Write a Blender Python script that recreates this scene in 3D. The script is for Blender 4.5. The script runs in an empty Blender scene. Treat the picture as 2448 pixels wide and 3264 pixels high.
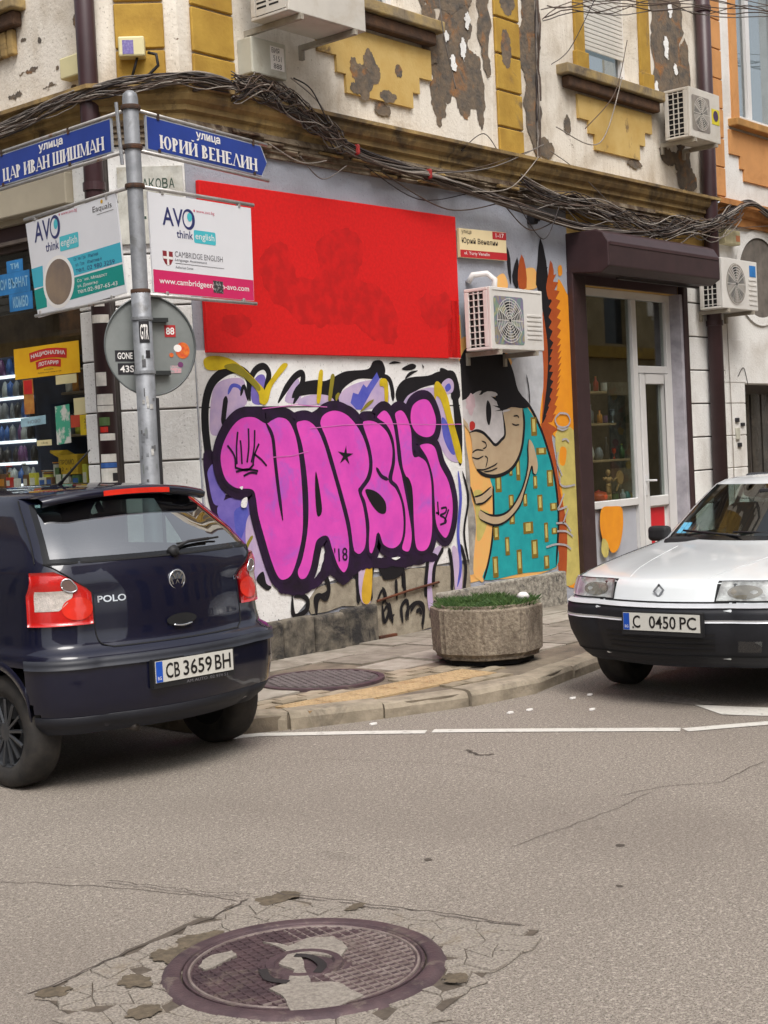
import bpy, bmesh, math, random
import numpy as np
from mathutils import Vector, Matrix
from mathutils.geometry import tessellate_polygon
PI = math.pi
R = math.radians
rnd = random.Random(7)
scene = bpy.context.scene
C = scene.collection
# ---------------------------------------------------------------- camera, world, sun, exposure
def make_camera():
    yaw, pitch, roll = 0.70775, 0.03889, 0.04813
    f = Vector((math.cos(yaw), math.sin(yaw), 0)); r = Vector((math.sin(yaw), -math.cos(yaw), 0)); d = Vector((0, 0, -1))
    f2 = f*math.cos(pitch) + d*math.sin(pitch); d2 = d*math.cos(pitch) - f*math.sin(pitch)
    r3 = r*math.cos(roll) + d2*math.sin(roll); d3 = d2*math.cos(roll) - r*math.sin(roll)
    cd = bpy.data.cameras.new('camera'); co = bpy.data.objects.new('camera', cd); C.objects.link(co)
    m = Matrix((r3, -d3, -f2)).transposed().to_4x4(); m.translation = Vector((-7.33, -8.05, 1.65))
    co.matrix_world = m
    cd.sensor_fit = 'VERTICAL'; cd.sensor_height = 36; cd.lens = 36*4604.5/3264
    cd.clip_start = .05; cd.clip_end = 800
    scene.camera = co
make_camera()
SUN_EL, SUN_AZ = 58, 235      # overcast: a wide soft sun behind the photographer
w = bpy.data.worlds.new('World'); scene.world = w; w.use_nodes = True
nt = w.node_tree; bg = nt.nodes['Background']
sky = nt.nodes.new('ShaderNodeTexSky'); sky.sky_type = 'NISHITA'; sky.sun_disc = False
sky.sun_elevation = R(SUN_EL); sky.sun_rotation = R(90 - SUN_AZ); sky.air_density = 1.0; sky.dust_density = 4.0; sky.ozone_density = 1.0
hs = nt.nodes.new('ShaderNodeHueSaturation'); hs.inputs['Saturation'].default_value = .28
nt.links.new(sky.outputs[0], hs.inputs['Color']); nt.links.new(hs.outputs[0], bg.inputs['Color']); bg.inputs['Strength'].default_value = .15
sd = bpy.data.lights.new('sun', 'SUN'); sd.energy = 1.5; sd.angle = R(28); sd.color = (1, .96, .9)
so = bpy.data.objects.new('sun', sd); C.objects.link(so)
sv = Vector((math.cos(R(SUN_AZ))*math.cos(R(SUN_EL)), math.sin(R(SUN_AZ))*math.cos(R(SUN_EL)), math.sin(R(SUN_EL))))
so.rotation_euler = (-sv).to_track_quat('-Z', 'Y').to_euler(); so.location = (0, -6, 12)
scene.view_settings.view_transform = 'Standard'; scene.view_settings.look = 'None'
scene.view_settings.exposure = 0.6; scene.view_settings.gamma = 1
scene.render.engine = 'CYCLES'
scene.render.resolution_x = 768; scene.render.resolution_y = 1024
# ---------------------------------------------------------------- materials
def srgb(r, g, b):
    f = lambda c: c/12.92 if c <= .04045 else ((c+.055)/1.055)**2.4
    return (f(r/255), f(g/255), f(b/255), 1)
MATS = {}
def newmat(name):
    m = bpy.data.materials.new(name); m.use_nodes = True; t = m.node_tree
    return m, t, t.nodes['Principled BSDF']
def nn(t, ty, **k):
    n = t.nodes.new(ty)
    for a, v in k.items():
        if a in n.inputs: n.inputs[a].default_value = v
        else: setattr(n, a, v)
    return n
def mixc(t, fac, a, b):
    n = t.nodes.new('ShaderNodeMix'); n.data_type = 'RGBA'
    for s, v in ((n.inputs[0], fac), (n.inputs[6], a), (n.inputs[7], b)):
        if hasattr(v, 'is_output'): t.links.new(v, s)
        else: s.default_value = v
    return n.outputs[2]
def noise(t, co, scale, detail=5, rough=.6, dist=0):
    n = nn(t, 'ShaderNodeTexNoise'); n.inputs['Scale'].default_value = scale; n.inputs['Detail'].default_value = detail
    n.inputs['Roughness'].default_value = rough; n.inputs['Distortion'].default_value = dist
    t.links.new(co, n.inputs['Vector']); return n.outputs['Fac']
def ramp(t, v, lo, hi):
    n = nn(t, 'ShaderNodeMapRange'); n.inputs[1].default_value = lo; n.inputs[2].default_value = hi; n.clamp = True
    t.links.new(v, n.inputs[0]); return n.outputs[0]
def coords(t, scale=(1, 1, 1)):
    tc = nn(t, 'ShaderNodeTexCoord'); mp = nn(t, 'ShaderNodeMapping'); mp.inputs['Scale'].default_value = scale
    t.links.new(tc.outputs['Object'], mp.inputs['Vector']); return mp.outputs[0]
def bump(t, bs, h, strength=.3, dist=.01):
    b = nn(t, 'ShaderNodeBump'); b.inputs['Strength'].default_value = strength; b.inputs['Distance'].default_value = dist
    t.links.new(h, b.inputs['Height']); t.links.new(b.outputs[0], bs.inputs['Normal'])
def mat(name, col, rough=.75, var=.18, scale=5, bmp=.15, bs=70, metal=0, spec=.4, col2=None, lo=.35, hi=.65, coat=0, grime=None, gs=1.3, glo=.5, ghi=.7):
    if name in MATS: return MATS[name]
    m, t, b = newmat(name); co = coords(t)
    c = tuple(col[:3]) + (1,)
    c2 = tuple(col2[:3])+(1,) if col2 else tuple(x*(1-var*2) for x in c[:3])+(1,)
    o = mixc(t, ramp(t, noise(t, co, scale), lo, hi), c, c2)
    if grime: o = mixc(t, ramp(t, noise(t, co, gs, 8, .7, .6), glo, ghi), o, tuple(grime[:3])+(1,))
    t.links.new(o, b.inputs['Base Color'])
    b.inputs['Roughness'].default_value = rough; b.inputs['Metallic'].default_value = metal; b.inputs['Specular IOR Level'].default_value = spec
    b.inputs['Coat Weight'].default_value = coat; b.inputs['Coat Roughness'].default_value = .04
    if bmp: bump(t, b, noise(t, co, bs, 4), bmp)
    MATS[name] = m; return m
def plaster(name, base, dirt, bare, s1=1.6, streak=.55, flake=.63, bare2=None):
    m, t, b = newmat(name); co = coords(t)
    a = noise(t, co, s1, 8, .65, .4)
    o = mixc(t, ramp(t, a, .45, .75), base, dirt)
    cs = coords(t, (7, 7, .55)); st = noise(t, cs, 1.2, 6, .7)
    fac = nn(t, 'ShaderNodeMath', operation='MULTIPLY'); t.links.new(ramp(t, st, .5, .78), fac.inputs[0]); fac.inputs[1].default_value = streak
    o = mixc(t, fac.outputs[0], o, dirt)
    fl = noise(t, co, 3.1, 9, .68, .3); fm = ramp(t, fl, flake, flake+.015)
    bb = mixc(t, noise(t, co, 14, 5), bare, bare2 or tuple(x*.6 for x in bare[:3])+(1,))
    o = mixc(t, fm, o, bb)
    sp = noise(t, co, 60, 3); o = mixc(t, ramp(t, sp, .62, .72), o, tuple(x*.55 for x in dirt[:3])+(1,))
    t.links.new(o, b.inputs['Base Color']); b.inputs['Roughness'].default_value = .9; b.inputs['Specular IOR Level'].default_value = .2
    h = nn(t, 'ShaderNodeMath', operation='SUBTRACT'); t.links.new(noise(t, co, 35, 6), h.inputs[0]); t.links.new(fm, h.inputs[1])
    bump(t, b, h.outputs[0], .5, .012)
    MATS[name] = m; return m
def glass(name, tint=(.85, .92, .9), refl=.12, dark=0.0, rough=.01):
    m, t, b = newmat(name); t.nodes.remove(b); out = t.nodes['Material Output']
    tr = nn(t, 'ShaderNodeBsdfTransparent'); tr.inputs[0].default_value = tint+(1,)
    gl = nn(t, 'ShaderNodeBsdfGlossy'); gl.inputs['Roughness'].default_value = rough
    lw = nn(t, 'ShaderNodeLayerWeight'); lw.inputs[0].default_value = .5
    pw = nn(t, 'ShaderNodeMath', operation='POWER'); t.links.new(lw.outputs['Facing'], pw.inputs[0]); pw.inputs[1].default_value = 4
    ad = nn(t, 'ShaderNodeMath', operation='ADD', use_clamp=True); t.links.new(pw.outputs[0], ad.inputs[0]); ad.inputs[1].default_value = refl
    mx = nn(t, 'ShaderNodeMixShader'); t.links.new(ad.outputs[0], mx.inputs[0]); t.links.new(tr.outputs[0], mx.inputs[1]); t.links.new(gl.outputs[0], mx.inputs[2])
    t.links.new(mx.outputs[0], out.inputs[0]); MATS[name] = m; return m
def P(name, r, g, b, **k):            # a painted or plastic surface from its sRGB colour
    return mat(name, srgb(r, g, b), **k)
# ---------------------------------------------------------------- geometry helpers
LOC = {}
def obj(name, V, F, m, parent=None, smooth=False):
    o0 = LOC.get(parent.name, Vector()) if parent else Vector()
    me = bpy.data.meshes.new(name); me.from_pydata([(v[0]-o0.x, v[1]-o0.y, v[2]-o0.z) for v in V], [], F)
    me.materials.append(m)
    if smooth: me.polygons.foreach_set('use_smooth', [True]*len(me.polygons))
    me.update(); o = bpy.data.objects.new(name, me); C.objects.link(o)
    if parent: o.parent = parent; LOC[o.name] = o0
    return o
def tag(o, label=None, cat=None, group=None, kind=None):
    if label: o['label'] = label
    if cat: o['category'] = cat
    if group: o['group'] = group
    if kind: o['kind'] = kind
    return o
def thing(name, label, cat, loc, group=None):
    o = bpy.data.objects.new(name, None); C.objects.link(o); o.location = loc; o.empty_display_size = .2
    LOC[o.name] = Vector(loc); return tag(o, label, cat, group)
def norm(v):
    v = Vector(v); return v.normalized()
class MB:
    def __init__(s): s.v = []; s.f = []; s.marks = []
    def add(s, V, F):
        n = len(s.v); s.v += [tuple(v) for v in V]; s.f += [tuple(i+n for i in f) for f in F]; return s
    def box(s, x0, x1, y0, y1, z0, z1):
        return s.add([(x0,y0,z0),(x1,y0,z0),(x1,y1,z0),(x0,y1,z0),(x0,y0,z1),(x1,y0,z1),(x1,y1,z1),(x0,y1,z1)],
            [(3,2,1,0),(4,5,6,7),(0,1,5,4),(1,2,6,5),(2,3,7,6),(3,0,4,7)])
    def obox(s, fn, u0, u1, z0, z1, o0, o1):      # a box on a wall frame
        c = [fn(u, z, o) for o in (o0, o1) for (u, z) in ((u0,z0),(u1,z0),(u1,z1),(u0,z1))]
        return s.add(c, [(0,1,2,3),(7,6,5,4),(4,5,1,0),(5,6,2,1),(6,7,3,2),(7,4,0,3)])
    def tube(s, pts, r, n=8, caps=True, r2=None):
        pts = [Vector(p) for p in pts]; ring = []; k = len(pts); up = None
        for i, p in enumerate(pts):
            d = (pts[min(i+1,k-1)] - pts[max(i-1,0)]).normalized()
            if up is None: up = d.orthogonal().normalized()
            up = (up - d*up.dot(d)); up = up.normalized() if up.length > 1e-6 else d.orthogonal().normalized()
            q = d.cross(up); rr = r if r2 is None else r+(r2-r)*i/(k-1)
            ring.append([p + (up*math.cos(a)+q*math.sin(a))*rr for a in [2*PI*j/n for j in range(n)]])
        V = [v for rg in ring for v in rg]; F = []
        for i in range(k-1):
            for j in range(n): F.append((i*n+j, i*n+(j+1)%n, (i+1)*n+(j+1)%n, (i+1)*n+j))
        if caps: F += [tuple(range(n))[::-1], tuple((k-1)*n+j for j in range(n))]
        return s.add(V, F)
    def cyl(s, a, b, r, n=16, r2=None): return s.tube([a, b], r, n, True, r2)
    def lathe(s, prof, o=(0,0,0), ax=(0,0,1), n=24):
        ax = norm(ax); u = ax.orthogonal().normalized(); w_ = ax.cross(u); o = Vector(o); V = []; F = []
        for (r, h) in prof:
            for j in range(n):
                a = 2*PI*j/n; V.append(o + ax*h + (u*math.cos(a)+w_*math.sin(a))*r)
        for i in range(len(prof)-1):
            for j in range(n): F.append((i*n+j, i*n+(j+1)%n, (i+1)*n+(j+1)%n, (i+1)*n+j))
        return s.add(V, F)
    def prism(s, poly, fn, o0, o1):               # polygon (u,z) on frame fn, extruded between offsets
        n = len(poly); V = [fn(u, z, o1) for u, z in poly] + [fn(u, z, o0) for u, z in poly]
        T = tessellate_polygon([[Vector((u, z, 0)) for u, z in poly]])
        F = [tuple(t) for t in T] + [tuple(i+n for i in t[::-1]) for t in T] + [(i, (i+1)%n, (i+1)%n+n, i+n) for i in range(n)]
        return s.add(V, F)
    def sheet(s, poly, fn, o, holes=()):
        loops = [poly] + list(holes); fl = [p for l in loops for p in l]
        T = tessellate_polygon([[Vector((u, z, 0)) for u, z in l] for l in loops])
        return s.add([fn(u, z, o) for u, z in fl], [tuple(t) for t in T])
    def ribbon(s, pts, wd, fn, o, closed=False, ends=None):
        n = len(pts); L = []; Rr = []
        for i in range(n):
            if closed: a, b = pts[i-1], pts[(i+1)%n]
            else: a, b = pts[max(i-1,0)], pts[min(i+1,n-1)]
            d = Vector((b[0]-a[0], b[1]-a[1])); d = d.normalized() if d.length > 1e-9 else Vector((1,0)); q = Vector((-d.y, d.x))
            h = wd/2
            if ends is not None and not closed:
                e = min(i, n-1-i)/max(1, n*ends); h *= min(1, .25+.75*e)
            L.append((pts[i][0]+q.x*h, pts[i][1]+q.y*h)); Rr.append((pts[i][0]-q.x*h, pts[i][1]-q.y*h))
        V = [fn(u, z, o) for u, z in L+Rr]; m = n if closed else n-1
        return s.add(V, [(i, (i+1)%n, (i+1)%n+n, i+n) for i in range(m)])
    def build(s, name, m, parent=None, smooth=False, bevel=0, seg=2):
        if len(s.marks) > 1 and not bevel:          # each line of lettering is a piece of its own
            bd = s.marks + [(len(s.v), len(s.f))]; o = None
            for (v0, f0), (v1, f1) in zip(bd[:-1], bd[1:]):
                o = obj(name, s.v[v0:v1], [tuple(i-v0 for i in f) for f in s.f[f0:f1]], m, parent, smooth)
            return o
        o = obj(name, s.v, s.f, m, parent, smooth)
        if bevel:
            bm = bmesh.new(); bm.from_mesh(o.data); bmesh.ops.remove_doubles(bm, verts=bm.verts, dist=1e-5)
            bmesh.ops.recalc_face_normals(bm, faces=bm.faces)
            e = [x for x in bm.edges if len(x.link_faces) == 2 and x.calc_face_angle(0) > .5]
            bmesh.ops.bevel(bm, geom=e, offset=bevel, segments=seg, affect='EDGES', profile=.5, clamp_overlap=True)
            bm.to_mesh(o.data); bm.free(); o.data.update()
        return o
FW = lambda u, z, o: (u, -o, z)                                   # main facade, y = 0
q2 = 1/math.sqrt(2)
FS = lambda u, z, o: (-u*q2 - o*q2, u*q2 - o*q2, z)               # cut corner, u runs left from the edge
FL = lambda u, z, o: (-.42-o, u, z)                               # left facade, u = y
def FA(p, ang):                                                   # a free vertical frame through p along ang
    c, s = math.cos(ang), math.sin(ang)
    return lambda u, z, o: (p[0]+c*u+s*o, p[1]+s*u-c*o, z)
def FG(z0): return lambda u, v, o: (u, v, z0+o)                   # flat on the ground
def spl(pts, n=6, closed=False):                                  # Catmull-Rom
    k = len(pts); out = []
    for i in range(k if closed else k-1):
        g = (lambda j: pts[j % k]) if closed else (lambda j: pts[min(max(j, 0), k-1)])
        a, b, c, d = g(i-1), g(i), g(i+1), g(i+2)
        for s in range(n):
            t = s/n
            out.append(tuple(.5*(2*b[x]+(c[x]-a[x])*t+(2*a[x]-5*b[x]+4*c[x]-d[x])*t*t+(3*b[x]-a[x]-3*c[x]+d[x])*t**3) for x in range(len(b))))
    if not closed: out.append(tuple(pts[-1]))
    return out
def rough_poly(pts, amp, it=3, seed=1):                           # fractal edge
    r_ = random.Random(seed)
    for k in range(it):
        o = []
        for i in range(len(pts)):
            a, b = pts[i], pts[(i+1) % len(pts)]; L = math.hypot(b[0]-a[0], b[1]-a[1])
            m_ = ((a[0]+b[0])/2 + r_.uniform(-1,1)*L*amp, (a[1]+b[1])/2 + r_.uniform(-1,1)*L*amp); o += [a, m_]
        pts = o
    return pts
def blob(cx, cz, rx, rz, seed=1, n=9, amp=.22, it=3):
    r_ = random.Random(seed)
    return rough_poly([(cx+rx*(.75+.4*r_.random())*math.cos(2*PI*i/n), cz+rz*(.75+.4*r_.random())*math.sin(2*PI*i/n)) for i in range(n)], amp, it, seed)
def ellipse(cx, cz, rx, rz, n=24, a0=0, a1=2*PI): return [(cx+rx*math.cos(a0+(a1-a0)*i/n), cz+rz*math.sin(a0+(a1-a0)*i/n)) for i in range(n)]
def rrect(u0, u1, z0, z1, r, n=4):
    o = []
    for cx, cz, a in ((u1-r, z1-r, 0), (u0+r, z1-r, PI/2), (u0+r, z0+r, PI), (u1-r, z0+r, 1.5*PI)):
        o += [(cx+r*math.cos(a+PI/2*i/n), cz+r*math.sin(a+PI/2*i/n)) for i in range(n+1)]
    return o
TX = {}
def tmesh(s, bold=0):
    if (s, bold) not in TX:
        c = bpy.data.curves.new('t', 'FONT'); c.body = s; c.size = 1; c.resolution_u = 3; c.offset = bold; c.fill_mode = 'FRONT'
        o = bpy.data.objects.new('t', c); C.objects.link(o); dg = bpy.context.evaluated_depsgraph_get()
        me = bpy.data.meshes.new_from_object(o.evaluated_get(dg))
        V = [(v.co.x, v.co.y) for v in me.vertices]; F = [tuple(p.vertices) for p in me.polygons]
        bpy.data.objects.remove(o); bpy.data.curves.remove(c); bpy.data.meshes.remove(me)
        x0 = min(v[0] for v in V); x1 = max(v[0] for v in V); y0 = min(v[1] for v in V); y1 = max(v[1] for v in V)
        TX[(s, bold)] = ([((v[0]-x0)/(x1-x0), (v[1]-y0)/(y1-y0)) for v in V], F)
    return TX[(s, bold)]
def text(mb, s, fn, u0, z0, u1, z1, o, bold=0, shear=0, flip=False):   # lettering stretched to a rectangle of the frame
    V, F = tmesh(s, bold)
    par = list(range(len(V)))
    def root(k):
        while par[k] != k: par[k] = par[par[k]]; k = par[k]
        return k
    for f in F:
        for k in f[1:]: par[root(k)] = root(f[0])
    comp = {}
    for f in F: comp.setdefault(root(f[0]), []).append(f)
    cl = sorted(([min(V[k][0] for f in c for k in f), max(V[k][0] for f in c for k in f), c] for c in comp.values()), key=lambda q: q[0])
    gaps = []; mx = cl[0][1]
    for k in range(1, len(cl)): gaps.append((cl[k][0]-mx, k)); mx = max(mx, cl[k][1])
    cuts = sorted(k for g_, k in sorted(gaps)[::-1][:len(s.split())-1]); lo = 0
    for hi in cuts + [len(cl)]:                # every word is a piece of its own
        fl = [f for q in cl[lo:hi] for f in q[2]]; lo = hi
        use = sorted({k for f in fl for k in f}); mp = {k: n for n, k in enumerate(use)}
        mb.marks.append((len(mb.v), len(mb.f)) if mb.marks else (0, 0))
        mb.add([fn(u0+(u1-u0)*V[k][0], z0+(z1-z0)*V[k][1]+shear*V[k][0], o) for k in use], [tuple(mp[k] for k in f) for f in fl])
    return mb
def copy_tree(o, parent=None):
    c = o.copy(); C.objects.link(c); c.parent = parent
    LOC[c.name] = LOC.get(o.name, Vector())
    for ch in [x for x in o.children]: copy_tree(ch, c)
    return c

# ---------------------------------------------------------------- materials of the buildings
M_up = plaster('upper_plaster', srgb(228,220,207), srgb(172,155,132), srgb(120,92,66), flake=.66)
M_upL = plaster('upper_plaster_left', srgb(228,220,208), srgb(186,172,152), srgb(128,104,80), flake=.72, streak=.35)
M_grey = plaster('grey_wall_paint', srgb(164,167,177), srgb(148,147,154), srgb(128,110,100), streak=.4, flake=.74)
M_white = plaster('white_wall_paint', srgb(238,237,234), srgb(206,202,196), srgb(150,142,132), streak=.3, flake=.76)
M_ochre = mat('ochre_paint', srgb(182,146,62), rough=.85, var=.12, scale=4, bmp=.3, bs=40, col2=srgb(158,122,48), grime=srgb(120,100,70), gs=2.2, glo=.58, ghi=.68)
M_ochre2 = mat('pale_ochre_panel', srgb(202,172,108), rough=.85, scale=3, bmp=.3, bs=40, col2=srgb(190,156,88), grime=srgb(128,104,74), gs=2.6, glo=.6, ghi=.68)
M_corn = mat('dirty_ochre_cornice', srgb(172,144,92), rough=.9, scale=3, bmp=.6, bs=24, col2=srgb(120,98,66), grime=srgb(84,72,58), gs=2.4, glo=.5, ghi=.66)
M_frieze = mat('eroded_frieze', srgb(150,136,116), rough=.95, scale=7, bmp=.9, bs=18, col2=srgb(98,80,62), grime=srgb(70,54,44), gs=5, glo=.5, ghi=.6)
M_bare = mat('bare_render', srgb(122,106,88), rough=.95, scale=9, bmp=.9, bs=26, col2=srgb(88,82,76), grime=srgb(150,104,62), gs=4, glo=.55, ghi=.68)
M_dkbrown = mat('soffit_brown', srgb(92,66,46), rough=.95, scale=6, bmp=.5, bs=30, col2=srgb(64,48,38))  # plain dark brown of sill mouldings, shop floor and roofs
M_conc = mat('bare_concrete', srgb(166,156,138), rough=.92, scale=10, bmp=.5, bs=60, col2=srgb(140,130,114), grime=srgb(104,94,82), gs=3, glo=.55, ghi=.75)
M_stone = mat('rough_plinth_stone', srgb(118,110,98), rough=.95, scale=9, bmp=1, bs=22, col2=srgb(70,66,60), grime=srgb(48,46,46), gs=4, glo=.5, ghi=.62)
M_aggr = mat('aggregate_plinth', srgb(170,164,152), rough=.95, scale=22, bmp=1, bs=45, col2=srgb(110,104,96), grime=srgb(72,70,68), gs=9, glo=.55, ghi=.66)
M_brown = mat('brown_enamel', srgb(60,42,44), rough=.45, var=.1, scale=6, bmp=.05, col2=srgb(52,36,38), grime=srgb(80,62,60), gs=3, glo=.6, ghi=.8)
M_dpipe = mat('brown_downpipe', srgb(66,45,48), rough=.4, var=.12, scale=4, bmp=.05)
M_pvc = mat('white_pvc', srgb(216,214,212), rough=.35, var=.04, scale=3, bmp=0)
M_orange = mat('orange_facade', srgb(206,148,92), rough=.85, var=.06, scale=3, bmp=.2, bs=50, grime=srgb(180,124,74), gs=2)
M_nwhite = plaster('neighbour_white', srgb(228,226,222), srgb(196,190,182), srgb(150,140,128), streak=.3, flake=.8)
M_dark = mat('dark_interior', (.02,.017,.015), rough=.9, bmp=0)
M_groove = mat('joint_grey', srgb(92,86,82), rough=.95, bmp=0)  # plain darker grey of joints, seams and the backing behind courses
M_sh = mat('roller_slats', srgb(206,202,194), rough=.5, var=.05, bmp=0)
GL_shop = glass('shop_glass', (.8, .84, .82), .10)
GL_win = glass('window_glass', (.55, .6, .6), .22)
def wall_open(name, fn, u0, u1, z0, z1, ops, depth, m, parent):
    mb = MB(); mb.sheet([(u0,z0),(u1,z0),(u1,z1),(u0,z1)], fn, 0, [[(a,c),(a,d),(b,d),(b,c)] for a,b,c,d in ops])
    for a, b, c, d in ops:
        for p, q in (((a,c),(a,d)),((a,d),(b,d)),((b,d),(b,c)),((b,c),(a,c))):
            mb.add([fn(*p,0), fn(*q,0), fn(*q,-depth), fn(*p,-depth)], [(0,1,2,3)])
    return mb.build(name, m, parent)
def sweep(path, prof):          # path: plan points with outward normals between; prof: (offset, z)
    n = [];
    for a, b in zip(path[:-1], path[1:]):
        d = Vector((b[0]-a[0], b[1]-a[1])).normalized(); n.append(Vector((d.y, -d.x)))
    V = []; F = []
    for i, p in enumerate(path):
        if i == 0: m_ = n[0]
        elif i == len(path)-1: m_ = n[-1]
        else: m_ = (n[i-1]+n[i])/(1+n[i-1].dot(n[i]))
        for o, z in prof: V.append((p[0]+m_.x*o, p[1]+m_.y*o, z))
    k = len(prof)
    for i in range(len(path)-1):
        for j in range(k-1): F.append((i*k+j, (i+1)*k+j, (i+1)*k+j+1, i*k+j+1))
    return V, F
# ---------------------------------------------------------------- corner building
BLD = thing('corner_building', 'weathered cream corner building with ochre corner blocks above a painted ground floor', 'building', (3, 3, 0))
ZC0, ZC1 = 4.05, 4.46
CORN_PATH = [(-.42, 7), (-.42, .42), (0, 0), (8.12, 0)]
MB().box(.0, 5.12, .0, .3, 0, ZC0).build('ground_floor_wall', M_grey, BLD)
MB().box(5.12, 8.12, .0, .3, 3.3, ZC0).build('lintel_wall', mat('ochre_lintel', srgb(196,160,92), rough=.9, col2=srgb(170,136,78), bmp=.3, bs=40), BLD)
wall_open('upper_wall', FW, 0, 8.12, ZC1-.02, 8.6, [(1.57, 2.67, 5.5, 7.3), (5.58, 6.68, 5.54, 7.3)], .22, M_up, BLD)
MB().obox(FS, 0, .6, ZC1-.02, 8.6, -.2, 0).build('upper_wall_corner', M_up, BLD)
wall_open('upper_wall_side', FL, .42, 7, ZC1-.02, 8.6, [(1.45, 2.5, 5.4, 7.3)], .2, M_upL, BLD)
MB().box(.0, 8.12, .05, 7, 8.6, 8.75).build('roof_slab', M_conc, BLD)
# cornice
V, F = sweep(CORN_PATH, [(0,4.2),(.055,4.2),(.055,4.245),(.09,4.26),(.09,4.3),(.13,4.325),(.15,4.36),(.15,4.405),(.19,4.41),(.19,4.44),(.02,4.475),(0,4.475)])
obj('cornice', V, F, M_corn, BLD)
V, F = sweep(CORN_PATH, [(0,4.03),(.03,4.03),(.025,4.07),(.045,4.075),(.035,4.11),(.055,4.115),(.04,4.15),(.07,4.155),(.06,4.199),(0,4.199)])
obj('frieze', V, F, M_frieze, BLD)
r_ = random.Random(3)
for i in range(60):          # broken layered masonry left proud on the frieze
    u = r_.uniform(.4, 8); z = r_.choice([4.035,4.08,4.12,4.16]); L = r_.uniform(.12,.5)
    MB().obox(FW, u, u+L, z, z+r_.uniform(.012,.03), .02, r_.uniform(.055,.1)).build('masonry_chip', M_frieze if r_.random()<.6 else M_corn, BLD, bevel=.006, seg=1)
# ochre corner blocks, each one its own
def quoins(fn, u0, u1, off=.03):
    for k in range(12):
        z0 = 4.475 + .345*k if k else 4.478
        z1 = 4.71 + .345*k - .0
        z0 = 4.72 + .345*(k-1) + .008 if k else 4.478
        if z1 > 8.5: break
        MB().obox(fn, u0, u1, z0, z1, 0, off).build('corner_block', M_ochre, BLD, bevel=.008, seg=1)
quoins(FW, .12, .55); quoins(FW, 4.0, 4.4); quoins(FS, .1, .46)
# stepped ochre panels under the windows
for pl, nm in (([(1.5,5.24),(1.5,4.98),(1.72,4.98),(1.72,4.845),(1.83,4.845),(1.83,4.69),(2.71,4.69),(2.71,4.83),(2.81,4.83),(2.81,4.975),(2.99,4.975),(2.99,5.24)], 'stepped_panel'),
               ([(5.4,5.24),(5.4,5.0),(5.59,5.0),(5.59,4.87),(5.7,4.87),(5.7,4.715),(6.6,4.715),(6.6,4.88),(6.72,4.88),(6.72,5.03),(6.88,5.03),(6.88,5.24)], 'stepped_panel')):
    MB().prism(pl[::-1], FW, 0, .028).build(nm, M_ochre2, BLD)
for sd_, bl in (([(2.05,4.8,.11,.16),(2.2,4.9,.09,.1),(1.93,4.92,.05,.1),(2.35,4.74,.12,.06),(2.52,4.98,.05,.06),(1.95,4.74,.09,.05),(2.13,5.0,.08,.1)], 11),):
    for k, (a, b, c, d) in enumerate(sd_):
        MB().sheet(blob(a, b, c, d, k+20), FW, .0295+.0004*k).build('flaked_patch', M_bare, BLD)
# flaked plaster of the upper wall
for k, (a, b, c, d, s_) in enumerate([(3.42,5.55,.3,.42,1),(3.2,5.15,.22,.3,2),(3.62,5.1,.22,.34,3),(3.1,4.86,.12,.25,4),(3.5,5.0,.2,.3,5),(3.74,4.85,.07,.2,6),(3.2,5.9,.3,.3,7),(3.6,6.1,.25,.4,8),
        (7.15,5.9,.2,.5,9),(7.4,5.6,.28,.35,10),(7.2,6.4,.3,.5,11),(7.5,6.3,.25,.6,12),(7.55,5.2,.2,.28,13),(7.6,4.8,.22,.2,14),(7.25,4.85,.2,.12,15),
        (2.9,6.0,.14,.35,16),(4.6,5.6,.2,.5,17),(4.62,6.3,.22,.55,18),(4.6,5.0,.15,.4,19),(4.56,7.0,.2,.6,31),(7.3,7.0,.4,.6,32),(7.7,5.7,.14,.5,33),(7.45,5.25,.3,.22,34),(7.65,4.62,.25,.14,35),(3.85,5.6,.1,.4,36),(3.0,5.4,.14,.3,37),(4.75,4.62,.2,.12,38),(4.2,5.9,.12,.12,20),(4.16,5.45,.1,.2,21),(.78,5.5,.1,.2,22),(2.3,4.62,.12,.06,25),(6.5,4.67,.16,.05,26),(5.2,4.9,.06,.1,27)]):
    o = .0315 if 4.0 < a < 4.4 else .002+.0004*k
    MB().sheet(blob(a, b, c, d, s_), FW, o).build('flaked_patch', M_bare, BLD)
for k, (a, b, c, d) in enumerate([(3.5,5.35,.05,.1),(3.34,5.2,.05,.08),(3.58,5.62,.04,.1),(7.3,6.05,.06,.14),(7.42,6.5,.05,.1),(7.05,5.55,.06,.1),(3.25,5.42,.04,.05),(7.5,5.85,.05,.07)]):
    MB().sheet(blob(a, b, c, d, k+50, amp=.3), FW, .0125).build('paint_remnant', M_white, BLD)
for k, (a, b, c, d) in enumerate([(1.25,4.75,.12,.02),(1.1,4.95,.03,.025),(.9,4.7,.02,.02),(1.3,5.0,.04,.015),(1.0,4.58,.08,.02),(.72,4.5,.05,.04),(1.45,4.6,.1,.025),(.66,5.0,.02,.05)]):
    MB().sheet(blob(a, b, c, d, k+70, amp=.3), FL, .002+.0003*k).build('flaked_patch', M_bare, BLD)
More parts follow.
